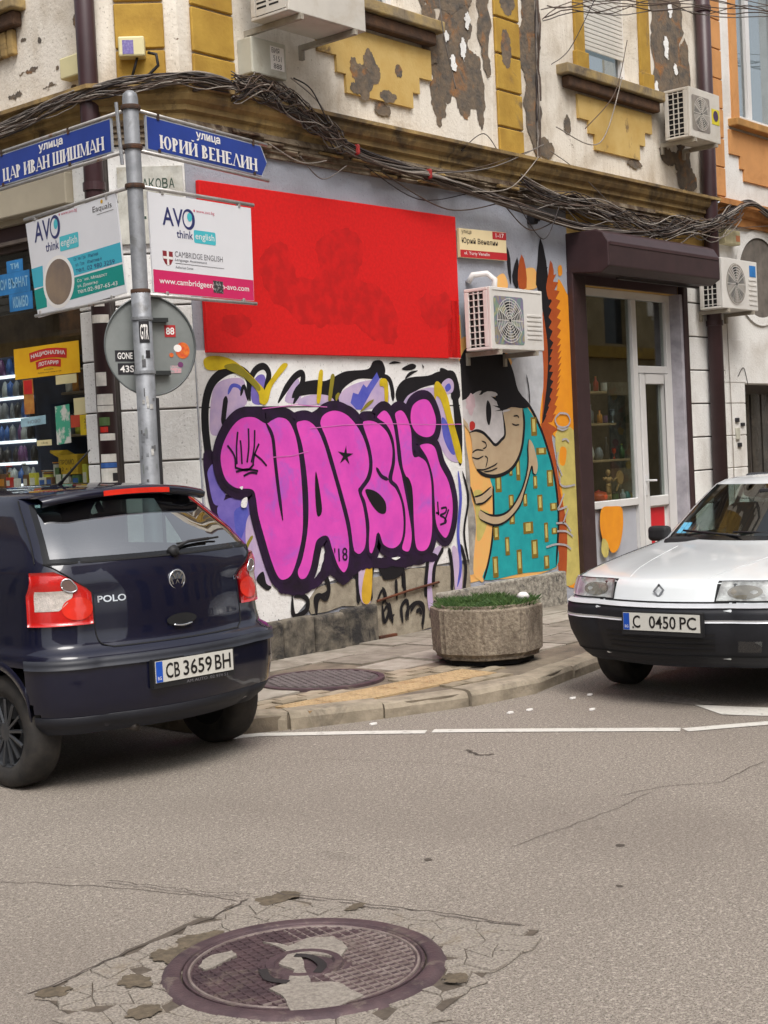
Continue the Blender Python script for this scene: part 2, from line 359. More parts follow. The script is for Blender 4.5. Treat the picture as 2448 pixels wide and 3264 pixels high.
# sills and windows
for u0, u1, z in ((1.25, 3.08, 5.39), (5.06, 7.04, 5.385)):
    MB().obox(FW, u0, u1, z, z+.1, -.2, .14).build('window_sill', mat('sill_stone', srgb(170,146,96), rough=.9, col2=srgb(132,118,96), bmp=.4, bs=30, grime=srgb(96,84,72), gs=3), BLD, bevel=.012)
    MB().obox(FW, u0+.08, u1-.08, z-.12, z-.002, 0, .1).build('sill_moulding', M_dkbrown, BLD, bevel=.02)
MB().obox(FL, 1.25, 2.7, 5.22, 5.3, -.1, .13).build('window_sill', MATS['sill_stone'], BLD, bevel=.012)
MB().obox(FL, 1.3, 2.65, 5.1, 5.218, 0, .09).build('sill_moulding', M_dkbrown, BLD, bevel=.02)
for k in range(8): MB().obox(FL, 1.38+.09*k, 1.455+.09*k, 4.9, 5.098, 0, .05).build('fluted_block', M_corn, BLD, bevel=.012)
for u0, u1 in ((5.4, 5.57), (6.69, 6.9)):
    MB().obox(FW, u0, u1, 5.486, 7.3, 0, .035).build('window_surround', M_ochre, BLD, bevel=.008)
MB().obox(FW, 5.37, 5.6, 5.487, 5.68, .0, .06).build('surround_base', M_ochre, BLD, bevel=.012)
MB().obox(FW, 6.68, 6.93, 5.487, 5.68, .0, .06).build('surround_base', M_ochre, BLD, bevel=.012)
def window(u0, u1, z0, z1, fn, d, parent, mull=None, shut=None):
    fr = MB()
    for a, b, c, e in ((u0,u1,z0,z0+.07),(u0,u1,z1-.07,z1),(u0,u0+.07,z0+.07,z1-.07),(u1-.07,u1,z0+.07,z1-.07)): fr.obox(fn, a, b, c, e, -d-.04, -d+.03)
    if mull: fr.obox(fn, mull-.05, mull+.05, z0+.07, z1-.07, -d-.04, -d+.03)
    w_ = fr.build('window', M_pvc, parent)
    MB().obox(fn, u0+.05, u1-.05, z0+.05, z1-.05, -d-.02, -d-.01).build('pane', GL_win, w_)
    MB().obox(fn, u0, u1, z0, z1, -d-.6, -d-.55).build('room_backdrop', mat('room_dim', srgb(70,66,62), rough=.9, bmp=0, scale=2, col2=srgb(46,44,42)), w_)
    if shut:
        zz = shut
        while zz < z1-.04:
            MB().obox(fn, u0+.03, u1-.03, zz, zz+.042, -d+.032, -d+.045).build('shutter_slat', M_sh, w_, bevel=.005, seg=1); zz += .046
    return w_
window(1.57, 2.67, 5.5, 7.3, FW, .17, BLD, 2.25)
window(5.58, 6.68, 5.54, 7.3, FW, .2, BLD, shut=5.82)
window(1.45, 2.5, 5.4, 7.3, FL, .17, BLD)
# white coursed corner and pier: one block per course
JZ = [.1,.535,.92,1.305,1.69,2.075,2.46,2.845,3.23,3.615,4.03]
MB().obox(FS, 0.01, .6, 0, ZC0, -.2, -.012).build('corner_backing', M_groove, BLD)
for a, b in zip(JZ[:-1], JZ[1:]):
    MB().obox(FS, .004, .57, a+.007, b-.007, -.02, 0).build('wall_course', M_white, BLD, bevel=.006, seg=1)
MB().obox(FL, .4, .8, 0, ZC0, -.3, -.02).build('pier_backing', M_groove, BLD)
for a, b in zip(JZ[:-1], JZ[1:]):
    MB().obox(FL, .5, .8, a+.006, b-.006, -.29, 0).build('wall_course', M_white, BLD, bevel=.006, seg=1)
MB().obox(FW, 7.5, 8.12, 0, 3.3, -.25, -.012).build('pier_backing', M_groove, BLD)
for a, b in zip(JZ[:-1], JZ[1:]):
    MB().obox(FW, 7.5, 8.12, a+.008, min(b-.008, 3.6), -.02, .0 if b < 3.3 else .004).build('wall_course', M_white, BLD, bevel=.006, seg=1)
# plinth
xs = [.02,.36,.72,1.08,1.42,1.88]
for k in range(5):
    b = MB().obox(FW, xs[k]+.004, xs[k+1]-.004, .06, .36+.05*r_.random(), 0, .05+.05*r_.random()).build('plinth_stone', M_stone, BLD, bevel=.03, seg=3)
MB().prism(rough_poly([(1.1,.4),(1.05,.52),(1.2,.61),(1.55,.645),(2.2,.64),(2.9,.63),(3.22,.62),(3.24,.06),(1.89,.06),(1.88,.4)][::-1], .04, 2, 5), FW, 0, .012).build('bare_concrete_band', M_conc, BLD)
for u0, u1 in ((2.72,3.45),(3.453,4.72)):
    MB().obox(FW, u0, u1, .06, .405+.015*(u0>3), 0, .09).build('plinth_block', M_aggr, BLD, bevel=.015, seg=2)
MB().tube([(1.9,-.03,.42),(2.3,-.035,.465),(2.75,-.03,.5)], .012, 6).build('rusty_bar', mat('rust', srgb(104,58,36), rough=.9, col2=srgb(60,38,30), bmp=.4), BLD)
MB().obox(FW, 1.9, 2.12, .07, .12, .012, .05).build('rusty_bar', MATS['rust'], BLD)
# downpipes
def dpipe(x, y, r, zs, z1=8.6):
    mb = MB().cyl((x,y,.1), (x,y,z1), r, 20); o = mb.build('downpipe', M_dpipe, BLD, True)
    for z in zs: MB().lathe([(r*.9,z-.03),(r*1.14,z-.03),(r*1.14,z+.03),(r*.9,z+.03)], (x,y,0), n=20).build('pipe_bracket', M_dpipe, o)
    return o
dpipe(-.515, .425, .073, [3.72, 5.2, 1.2])
dpipe(8.02, -.1, .085, [5.3, 3.0, 6.6])
# ---------------------------------------------------------------- neighbour to the right
NB = thing('neighbour_building', 'white and orange house next door beyond the right downpipe', 'building', (11, 3, 0))
X0 = 8.125
wall_open('upper_wall', FW, X0, 14, 4.5, 8.6, [(9.0, 10.4, 5.55, 7.6)], .2, M_nwhite, NB)
wall_open('ground_floor_wall', FW, X0, 14, 0, 4.3, [(8.9, 10.3, .1, 2.32)], .3, M_nwhite, NB)
V, F = sweep([(X0, .0), (14, 0)], [(0,4.2),(.05,4.2),(.05,4.3),(.1,4.32),(.12,4.38),(.17,4.4),(.17,4.46),(.02,4.52),(0,4.52)])
obj('cornice', V, F, mat('orange_cornice', srgb(186,128,72), rough=.9, col2=srgb(150,100,56), bmp=.4, bs=30), NB)
for k in range(12):
    z0 = 4.525 + .345*k
    MB().obox(FW, 8.14, 8.58, z0, z0+.337, 0, .03).build('corner_block', M_orange, NB, bevel=.008, seg=1)
MB().obox(FW, 8.84, 9.0, 5.5, 7.6, 0, .03).build('window_surround', M_orange, NB)
MB().obox(FW, 8.75, 10.6, 5.39, 5.48, -.2, .12).build('window_sill', mat('orange_sill', srgb(196,146,84), rough=.9, bmp=.3), NB, bevel=.01)
MB().prism([(8.73,5.35),(8.73,5.06),(8.99,5.06),(8.99,4.91),(9.08,4.91),(9.08,4.77),(10.2,4.77),(10.2,5.06),(10.4,5.06),(10.4,5.35)], FW, 0, .025).build('stepped_panel', M_orange, NB)
window(9.0, 10.4, 5.55, 7.6, FW, .16, NB, 9.62)
# joints of the ground floor rendered as shallow courses
for a, b in zip(JZ[:-1], JZ[1:]):
    if b < 3.0:
        MB().obox(FW, 8.14, 8.9, a+.006, b-.006, 0, .014).build('wall_course', M_nwhite, NB, bevel=.005, seg=1)
MB().prism([(9.42+.58*math.cos(a), 3.62+.5*math.sin(a)) for a in [i*PI/16 for i in range(33)]][:-1], FW, -.1, .0016).build('arched_recess', mat('arch_dark', srgb(92,86,80), rough=.9, col2=srgb(120,112,104)), NB)
mbq = MB(); pth = [(9.42+.62*math.cos(a), 3.62+.54*math.sin(a)) for a in [i*PI/24 for i in range(48)]]
mbq.ribbon(pth, .1, FW, .02, closed=True); mbq.build('arch_moulding', M_nwhite, NB)
MB().obox(FW, 8.9, 10.3, .1, 2.32, -.32, -.28).build('door', mat('neighbour_door', srgb(54,50,50), rough=.5, col2=srgb(84,78,74), scale=2), NB)
MB().obox(FW, 8.4, 8.93, 2.33, 2.52, 0, .02).build('door_lintel', M_nwhite, NB)
for k in range(4): MB().obox(FW, 9.0+.3*k, 9.24+.3*k, .3, 2.2, -.279, -.26).build('door_panel', mat('door_glass_dark', srgb(70,64,58), rough=.2, col2=srgb(40,38,36), scale=4), NB)

# ---------------------------------------------------------------- paint on the main wall
def paint(name, r, g, b, var=.1, sc=7, rough=.7, c2=None):
    return mat(name, srgb(r,g,b), rough=rough, var=var, scale=sc, bmp=.12, bs=45, spec=.3, col2=c2 and srgb(*c2))
K_blk = paint('spray_black', 26,23,27); K_pur = paint('spray_dark_purple', 44,22,56, c2=(30,18,34))
K_pink = mat('spray_pink', srgb(228,80,188), rough=.7, scale=4, bmp=.12, bs=45, spec=.3, col2=srgb(208,72,180), grime=srgb(176,92,196), gs=3.2, glo=.52, ghi=.72); K_pink2 = paint('spray_violet_haze', 190,80,184, sc=3)
K_lil = paint('spray_lilac', 200,176,202, c2=(178,158,196)); K_vio = paint('spray_violet', 128,112,190, c2=(104,92,176)); K_blu = paint('spray_blue', 74,80,176, c2=(96,98,186))
K_yel = paint('spray_yellow', 214,186,34, c2=(188,160,30)); K_olv = paint('spray_olive', 142,130,40); K_gold = paint('spray_gold', 214,170,52)
K_wht = plaster('graffiti_white', srgb(238,236,234), srgb(210,206,202), srgb(150,142,132), streak=.25, flake=.78)
K_tan = paint('spray_tan', 188,166,136, c2=(180,156,126)); K_msk = paint('spray_pale', 206,200,200); K_teal = paint('spray_teal', 34,160,164, c2=(28,146,152))
K_mus = paint('spray_mustard', 128,104,34); K_cream = paint('spray_cream_yellow', 202,186,108); K_or = paint('spray_orange', 230,150,36, c2=(222,140,38)); K_rust = paint('spray_rust', 172,82,36, c2=(160,72,34))
K_peach = paint('spray_peach', 232,170,100, c2=(226,178,104)); K_red = paint('spray_red', 190,50,44); K_wing = paint('spray_wing_grey', 196,196,200); K_sil = paint('spray_silver', 176,170,172)
LY_ = [.014]
def nxt(d=.00014): LY_[0] += d; return LY_[0]
def fillp(name, pts, m, parent, smooth=4, rough=0):
    p = spl(pts, smooth, True) if smooth else pts
    if rough: p = rough_poly(p, rough, 2, len(pts))
    return MB().sheet(p, FW, nxt()).build(name, m, parent)
def stroke(name, pts, wd, m, parent, closed=False, ends=.15, n=5):
    return MB().ribbon(spl(pts, n, closed), wd, FW, nxt(), closed, None if closed else ends).build(name, m, parent)
GW = MB().prism(rough_poly([(.0,.4),(.0,2.5),(3.2,2.52),(3.235,2.45),(3.24,.66),(2.2,.66),(1.6,.67),(1.2,.63),(1.05,.5),(.9,.4)][::-1], .01, 2, 4), FW, 0, .0135).build('white_paint_field', K_wht, BLD)
for z in (1.69, 2.075):     # scored joints of the wall
    MB().obox(FW, 0.0, 3.2, z-.006, z+.006, .0135, .0139).build('wall_joint', M_groove, BLD)
GR = MB().ribbon(spl([(0.069,1.727),(0.053,1.931),(0.070,2.109),(0.141,2.256),(0.270,2.341),(0.396,2.369),(0.502,2.331),(0.543,2.272),(0.566,2.200)], 6), .075, FW, nxt()).build('graffiti', K_blk, BLD)
tag(GR, 'bubble letter graffiti in pink with dark purple outline and lilac shapes behind')
g = GR
fillp('lilac_fill', [(0.106,1.879),(0.108,2.033),(0.155,2.212),(0.266,2.283),(0.445,2.298),(0.495,2.239),(0.505,2.121),(0.428,2.056),(0.317,2.005),(0.219,1.877)], K_lil, g)
fillp('lilac_fill', [(0.559,2.108),(0.559,2.240),(0.630,2.319),(0.704,2.320),(0.716,2.227),(0.689,2.107)], K_vio, g)
stroke('black_stroke', [(0.232,1.941),(0.258,2.057),(0.283,2.160)], .05, K_blk, g)
stroke('blue_stroke', [(0.302,2.173),(0.351,2.238),(0.422,2.232),(0.455,2.187)], .03, K_blu, g)
stroke('black_stroke', [(0.533,2.121),(0.533,2.253),(0.605,2.359),(0.700,2.393),(0.753,2.341),(0.728,2.254),(0.674,2.161)], .055, K_blk, g)
stroke('black_stroke', [(0.435,2.161),(0.477,2.239),(0.514,2.121)], .03, K_blk, g)
fillp('lilac_fill', [(0.918,2.120),(1.005,2.256),(1.087,2.297),(1.093,2.120)], K_lil, g)
stroke('black_stroke', [(0.840,2.107),(0.945,2.228),(1.049,2.317),(1.130,2.345),(1.135,2.284),(1.079,2.188),(1.013,2.099)], .055, K_blk, g)
fillp('black_fill', [(0.997,2.147),(1.084,2.256),(1.286,2.292),(1.408,2.286),(1.621,2.358),(1.750,2.374),(1.946,2.391),(2.017,2.457),(2.129,2.459),(2.167,2.365),(2.073,2.306),(1.809,2.304),(1.611,2.217),(1.561,2.118),(1.457,2.119),(1.398,2.161),(1.237,2.174),(1.096,2.161)], K_blk, g)
fillp('lilac_fill', [(1.072,2.092),(1.115,2.147),(1.277,2.174),(1.440,2.161),(1.498,2.105),(1.312,2.091)], K_lil, g)
fillp('lilac_fill', [(1.561,2.118),(1.610,2.203),(1.785,2.268),(2.005,2.298),(2.161,2.285),(2.193,2.102),(2.010,2.059),(1.769,2.047)], K_lil, g)
fillp('blue_fill', [(1.698,2.104),(1.736,2.189),(1.800,2.175),(1.871,2.261),(1.913,2.233),(2.055,2.364),(2.084,2.306),(1.976,2.204),(1.833,2.046),(1.769,2.047)], K_blu, g, 0)
stroke('black_stroke', [(2.097,2.335),(2.208,2.307),(2.247,2.219),(2.251,2.117)], .05, K_blk, g)
fillp('black_fill', [(2.289,2.175),(2.366,2.279),(2.510,2.325),(2.750,2.342),(2.874,2.374),(2.999,2.391),(3.148,2.370),(3.209,2.161),(3.079,2.130),(3.062,2.238),(2.940,2.268),(2.743,2.251),(2.572,2.206),(2.424,2.116),(2.348,2.042)], K_blk, g)
fillp('lilac_fill', [(2.373,2.057),(2.450,2.161),(2.644,2.221),(2.839,2.237),(2.934,2.191),(2.970,2.007),(3.102,1.759),(3.164,1.571),(2.989,1.592),(2.853,1.764),(2.824,2.039),(2.641,2.176)], K_lil, g)
fillp('black_fill', [(2.924,2.390),(3.000,2.406),(3.169,2.316),(3.180,2.114),(3.214,1.896),(3.189,1.570),(3.137,1.556),(3.109,1.851),(3.091,2.114),(3.061,2.222)], K_blk, g)
fillp('lilac_fill', [(2.940,2.268),(3.044,2.322),(3.116,2.284),(3.097,2.199),(2.983,2.184)], K_lil, g)
fillp('blue_fill', [(2.988,2.245),(3.053,2.276),(3.074,2.230),(3.009,2.199)], K_blu, g)
fillp('blue_fill', [(2.917,1.962),(2.989,1.930),(3.064,1.759),(3.092,1.635),(3.018,1.653),(2.929,1.793)], K_blu, g)
for pts in ([(2.387,2.398),(2.518,2.444),(2.588,2.430),(2.562,2.400),(2.467,2.384)], [(2.426,2.309),(2.489,2.369),(2.609,2.386),(2.535,2.355)], [(2.672,2.439),(2.695,2.425),(2.686,2.402)], [(2.218,2.439),(2.288,2.462),(2.379,2.449),(2.286,2.440)]):
    fillp('black_fill', pts, K_blk, g)
# left lower violet shapes
fillp('black_fill', [(0.017,1.728),(0.105,1.751),(0.148,1.621),(0.118,1.443),(0.256,1.410),(0.418,1.415),(0.483,1.306),(0.414,1.113),(0.353,1.012),(0.152,1.183),(0.057,1.318),(0.020,1.524)], K_pur, g)
fillp('violet_fill', [(0.051,1.599),(0.115,1.648),(0.141,1.519),(0.224,1.450),(0.181,1.349),(0.094,1.354),(0.054,1.523)], K_vio, g)
fillp('lilac_fill', [(0.126,1.314),(0.254,1.384),(0.433,1.374),(0.519,1.290),(0.489,1.134),(0.407,1.008),(0.336,1.027),(0.186,1.168)], K_vio, g)
fillp('blue_fill', [(0.300,1.277),(0.429,1.309),(0.440,1.216),(0.357,1.064),(0.320,1.054)], K_blu, g)
fillp('lilac_fill', [(0.419,1.178),(0.478,1.240),(0.538,1.051),(0.617,0.845),(0.662,0.693),(0.585,0.661),(0.497,0.736),(0.435,0.887),(0.407,1.008)], K_lil, g)
stroke('olive_stroke', [(0.405,0.982),(0.436,1.032),(0.485,1.081)], .03, K_olv, g)
fillp('black_fill', [(0.497,0.736),(0.576,0.795),(0.606,0.699),(0.660,0.667),(0.602,0.646)], K_blk, g)
# yellow sprays
fillp('yellow_spray', [(0.067,2.428),(0.139,2.461),(0.278,2.458),(0.400,2.421),(0.521,2.344),(0.626,2.266),(0.696,2.200),(0.689,2.107),(0.633,2.108),(0.620,2.187),(0.499,2.292),(0.343,2.368),(0.183,2.353),(0.089,2.364)], K_yel, g)
fillp('olive_spray', [(0.273,2.380),(0.399,2.408),(0.521,2.338),(0.643,2.240),(0.621,2.200),(0.481,2.298)], K_olv, g)
for pts in ([(0.910,2.417),(0.967,2.404),(0.855,2.308),(0.773,2.227),(0.727,2.121),(0.669,2.094),(0.697,2.214),(0.799,2.321)], [(1.331,2.362),(1.376,2.362),(1.352,2.230),(1.323,2.112),(1.283,2.112),(1.303,2.244)], [(2.095,2.306),(2.184,2.292),(2.182,2.117),(2.137,2.117),(2.135,2.234),(2.080,2.248)], [(2.828,2.252),(2.892,2.290),(3.008,2.176),(3.068,1.976),(3.173,1.695),(3.188,1.554),(3.114,1.588),(3.031,1.822),(2.927,2.100),(2.858,2.161),(2.830,2.115)]):
    fillp('yellow_spray', pts, K_yel, g)
for pts in ([(1.473,2.335),(1.514,2.329),(1.485,2.217),(1.458,2.126),(1.421,2.126),(1.446,2.244)], [(1.810,2.025),(1.903,2.103),(1.993,2.132),(1.946,2.089)], [(1.512,2.161),(1.546,2.189),(1.565,2.175),(1.519,2.118)]): fillp('olive_spray', pts, K_olv, g)
# drips and scrawl below
for pts in ([(1.652,0.753),(1.672,0.594),(1.670,0.422)], [(2.271,0.698),(2.268,0.490)], [(2.631,0.757),(2.576,0.505),(2.578,0.383)], [(2.854,0.800),(2.720,0.658),(2.681,0.464)], [(2.928,0.794),(2.965,0.621),(2.949,0.406)], [(3.106,0.811),(3.168,0.603),(3.121,0.326),(3.188,0.193)], [(2.696,0.340),(2.613,0.197)], [(1.879,0.733),(1.834,0.578),(1.834,0.433)]):
    stroke('black_drip', pts, .045, K_blk, g, ends=.05)
fillp('lilac_fill', [(1.715,0.733),(1.846,0.736),(1.813,0.594),(1.822,0.420),(1.714,0.432),(1.683,0.593)], K_lil, g); fillp('gold_drip', [(1.802,0.740),(1.867,0.719),(1.824,0.434),(1.725,0.430),(1.724,0.560)], K_gold, g)
fillp('lilac_fill', [(2.680,0.768),(2.831,0.817),(2.696,0.660),(2.659,0.496),(2.665,0.252),(2.596,0.290),(2.599,0.502)], K_lil, g); fillp('lilac_fill', [(2.978,0.790),(3.052,0.768),(3.113,0.561),(3.070,0.331),(2.997,0.370),(2.987,0.572)], K_lil, g)
stroke('blue_drip', [(3.119,1.479),(3.138,1.229),(3.077,0.922),(3.091,0.610),(3.027,0.429)], .04, K_blu, g)
stroke('black_drip', [(3.182,1.476),(3.253,1.223),(3.166,0.916),(3.220,0.614)], .03, K_blk, g)
fillp('black_fill', [(1.956,0.726),(2.271,0.698),(2.218,0.599),(2.035,0.587),(1.993,0.620)], K_blk, g)
stroke('scrawl', [(0.883,0.576),(0.891,0.412),(1.030,0.437),(1.056,0.517),(0.981,0.566),(0.902,0.561)], .045, K_blk, g); stroke('scrawl', [(1.149,0.424),(1.147,0.521),(1.199,0.543),(1.277,0.507),(1.315,0.601),(1.250,0.691)], .04, K_blk, g)
stroke('scrawl', [(2.170,0.574),(2.168,0.397)], .025, K_blk, g); stroke('scrawl', [(1.969,0.302),(2.041,0.367),(2.067,0.261),(2.126,0.284)], .025, K_blk, g)
stroke('scrawl', [(2.281,0.206),(2.299,0.293),(2.433,0.353),(2.522,0.268),(2.489,0.151)], .028, K_blk, g); stroke('scrawl', [(1.911,0.425),(1.984,0.505),(2.020,0.384)], .025, K_blk, g)
for pts in ([(1.214,0.729),(1.299,0.669),(1.304,0.564),(1.187,0.524),(1.157,0.459),(1.149,0.356)], [(1.971,0.387),(1.988,0.230),(2.056,0.322),(2.028,0.399)], [(2.061,0.395),(2.098,0.208)], [(2.234,0.191),(2.222,0.331),(2.306,0.378),(2.305,0.211)], [(2.339,0.272),(2.426,0.346),(2.527,0.307),(2.497,0.104)], [(2.169,0.585),(2.165,0.420)], [(2.280,0.658),(2.280,0.417)], [(1.982,0.531),(2.018,0.454),(1.971,0.387)], [(2.420,0.263),(2.466,0.285),(2.492,0.236)], [(0.714,0.407),(0.741,0.286),(0.822,0.242),(0.865,0.338),(0.785,0.399)]): stroke('scrawl', pts, .036, K_blk, g)
# the letters
LET = [[(0.561,2.009),(0.424,2.004),(0.312,1.940),(0.215,1.825),(0.168,1.711),(0.178,1.594),(0.227,1.502),(0.330,1.443),(0.483,1.427),(0.515,1.370),(0.533,1.237),(0.585,1.061),(0.655,0.855),(0.721,0.728),(0.795,0.696),(0.895,0.738),(0.985,0.894),(1.048,1.081),(1.066,1.340),(1.057,1.615),(1.024,1.834),(0.946,1.971),(0.833,2.006),(0.736,1.980),(0.678,1.961)],
 [(1.011,1.936),(1.083,1.976),(1.182,1.968),(1.277,1.898),(1.349,1.771),(1.401,1.630),(1.452,1.488),(1.512,1.302),(1.571,1.101),(1.595,0.914),(1.566,0.746),(1.498,0.689),(1.420,0.759),(1.358,0.905),(1.314,1.004),(1.211,0.986),(1.169,0.907),(1.119,0.773),(1.049,0.690),(0.970,0.690),(0.940,0.762),(1.002,0.865),(1.072,1.066),(1.101,1.270),(1.100,1.503),(1.067,1.751)],
 [(1.290,1.939),(1.347,2.022),(1.494,2.055),(1.659,2.005),(1.799,1.875),(1.875,1.729),(1.898,1.585),(1.856,1.471),(1.763,1.389),(1.744,1.361),(1.795,1.229),(1.818,1.041),(1.791,0.885),(1.711,0.826),(1.642,0.851),(1.617,0.913),(1.592,1.099),(1.533,1.301),(1.464,1.502),(1.396,1.700),(1.343,1.827)],
 [(1.814,1.929),(1.893,1.967),(2.024,1.943),(2.152,1.854),(2.210,1.720),(2.192,1.574),(2.139,1.444),(2.229,1.366),(2.300,1.230),(2.313,1.036),(2.263,0.891),(2.144,0.837),(2.012,0.882),(1.957,0.988),(1.919,0.889),(1.870,0.820),(1.823,0.839),(1.819,0.940),(1.834,1.083),(1.801,1.258),(1.761,1.360),(1.878,1.470),(1.914,1.598),(1.887,1.743)],
 [(2.000,1.987),(2.098,2.049),(2.175,2.022),(2.236,1.926),(2.264,1.778),(2.281,1.600),(2.318,1.481),(2.353,1.331),(2.396,1.120),(2.418,0.939),(2.373,0.808),(2.298,0.800),(2.250,0.848),(2.304,0.977),(2.312,1.185),(2.241,1.366),(2.162,1.443),(2.212,1.603),(2.203,1.779),(2.132,1.898),(2.035,1.950)],
 [(2.243,2.014),(2.337,2.050),(2.415,1.997),(2.475,1.863),(2.483,1.653),(2.565,1.639),(2.672,1.572),(2.723,1.403),(2.718,1.176),(2.701,0.949),(2.640,0.817),(2.536,0.780),(2.445,0.832),(2.427,1.028),(2.431,1.267),(2.416,1.387),(2.355,1.450),(2.311,1.540),(2.290,1.718),(2.264,1.896)],
 [(2.559,1.726),(2.693,1.753),(2.799,1.705),(2.861,1.550),(2.973,1.392),(3.021,1.189),(2.981,0.991),(2.897,0.876),(2.813,0.910),(2.740,1.022),(2.731,1.251),(2.723,1.434),(2.658,1.603)],
 [(2.449,1.982),(2.492,2.086),(2.614,2.143),(2.734,2.130),(2.811,2.024),(2.832,1.917),(2.783,1.812),(2.671,1.781),(2.542,1.816),(2.466,1.893)]]
fillp('black_fill', [(0.408,2.030),(0.502,2.075),(0.706,2.078),(0.914,2.069),(1.028,2.025),(1.186,2.023),(1.310,2.064),(1.498,2.105),(1.706,2.068),(1.806,1.975),(1.592,1.963),(0.983,1.943),(0.605,1.975)], K_pur, g)
fillp('black_fill', [(0.666,0.747),(0.813,0.678),(0.969,0.677),(1.087,0.665),(1.213,0.736),(1.307,0.909),(1.416,0.703),(1.496,0.654),(1.633,0.783),(1.938,0.786),(2.277,0.772),(2.680,0.768),(2.748,0.701),(2.386,0.673),(1.931,0.699),(1.690,0.692),(1.492,0.597),(1.332,0.697),(1.205,0.626),(0.981,0.566),(0.732,0.619)], K_pur, g, 3, .12)
for p in LET: stroke('letter_shadow', p, .135, K_pur, g, True, n=4)
for p in LET: fillp('letter_shadow', p, K_pur, g)
for i, p in enumerate(LET):
    o = fillp('letter', p, K_pink, g, 5); stroke('letter_outline', p, .03, K_pur, o, True, n=5)
for p in ([(1.222,1.553),(1.262,1.358),(1.268,1.218),(1.210,1.194),(1.200,1.389)], [(1.816,1.372),(1.957,1.348),(2.067,1.258),(2.066,1.163),(1.977,1.168),(1.880,1.253)], [(2.356,1.452),(2.418,1.417),(2.442,1.267),(2.419,1.118),(2.374,1.300)]):
    fillp('letter_counter', p, K_blk, g)
for p in ([(0.678,1.954),(0.745,1.840),(0.760,1.652),(0.781,1.423),(0.811,1.179)], [(1.972,1.553),(2.034,1.478),(2.121,1.445)]): stroke('letter_line', p, .035, K_pur, g, n=6)
# star, crown tag, year tag and initials
mb = MB(); sc_ = [(1.587,1.666)][0]
mb.sheet([(sc_[0]+(.1 if i%2==0 else .03)*math.sin(i*PI/5+.15), sc_[1]+(.085 if i%2==0 else .028)*math.cos(i*PI/5+.15)) for i in range(10)], FW, nxt()); mb.build('star_mark', K_blk, g)
mb = MB(); L_ = nxt()
for pts in ([(0.344,1.640),(0.350,1.770),(0.371,1.887)], [(0.398,1.638),(0.398,1.769),(0.393,1.821)], [(0.453,1.649),(0.480,1.767),(0.486,1.911)], [(0.499,1.648),(0.538,1.765),(0.553,1.897)], [(0.256,1.786),(0.322,1.706),(0.328,1.615)], [(0.592,1.790),(0.540,1.712),(0.516,1.634)], [(0.331,1.582),(0.449,1.597),(0.567,1.579)], [(0.409,1.546),(0.484,1.569),(0.557,1.560)], [(0.531,1.713),(0.602,1.671),(0.663,1.615)], [(0.324,1.615),(0.449,1.590),(0.525,1.634)]): mb.ribbon(spl(pts, 4), .017, FW, L_)
mb.build('crown_tag', K_pur, g)
mb = MB(); L_ = nxt()
text(mb, "'18", FW, *[(1.391,0.797)][0], *[(1.553,0.911)][0], L_, .01); mb.build('year_tag', K_pur, g); mb = MB()
for pts in ([(2.787,1.218),(2.790,1.095)], [(2.831,1.154),(2.906,1.157),(2.890,1.112),(2.814,1.094),(2.874,1.067),(2.896,1.027),(2.808,1.010)], [(2.942,1.140),(2.871,1.029)], [(2.755,1.120),(2.803,1.110)]): mb.ribbon(spl(pts, 4), .02, FW, L_)
mb.build('initials_tag', K_pur, g)
for pts in ([(1.177,1.899),(1.589,1.921),(2.134,1.924),(2.717,1.907),(3.189,1.904)], [(0.733,1.680),(0.964,1.686),(1.143,1.715)], [(0.648,2.061),(1.032,2.090),(1.392,2.070)]):
    MB().ribbon(pts, .007, FW, nxt()).build('scored_joint', paint('scuffed_joint', 216,116,190), g)
for pts in ([(0.358,1.463),(0.395,1.468),(0.384,1.442)], [(0.378,1.364),(0.434,1.381),(0.420,1.309),(0.365,1.313)], [(2.116,0.770),(2.231,0.768),(2.172,0.748)]): fillp('white_fleck', pts, K_wht, g)
# ---------------------------------------------------------------- bird-winged figure mural
LY_[0] = .004
MU = fillp('mural', [(3.140,2.155),(3.214,2.639),(3.554,2.732),(3.803,2.702),(4.061,2.501),(4.137,2.207),(4.279,2.102),(4.467,1.887),(4.606,1.669),(4.723,1.369),(4.746,0.971),(4.669,0.451),(3.442,0.451),(3.188,0.521),(3.198,1.251),(3.232,1.705)], K_peach, BLD, 3)
tag(MU, 'mural of a black-haired figure in a teal robe with rust and orange wing')
m_ = MU
fillp('peach_background', [(3.800,3.190),(3.889,3.292),(4.002,3.323),(4.048,3.196)], K_peach, m_)
fillp('peach_background', [(3.237,2.887),(3.277,2.904),(3.285,2.500),(3.994,2.489),(4.098,2.385),(4.085,2.222),(3.713,2.412),(3.240,2.421),(3.165,2.436)], K_peach, m_, 0)
fillp('peach_background', [(4.246,3.208),(4.316,3.376),(4.522,3.406),(4.537,3.224)], K_peach, m_)
fillp('wing_grey', [(4.085,2.222),(4.078,2.499),(4.577,2.592),(4.661,2.527),(4.637,2.224),(4.597,2.089),(4.525,1.922),(4.462,1.873),(4.331,2.074)], K_wing, m_)
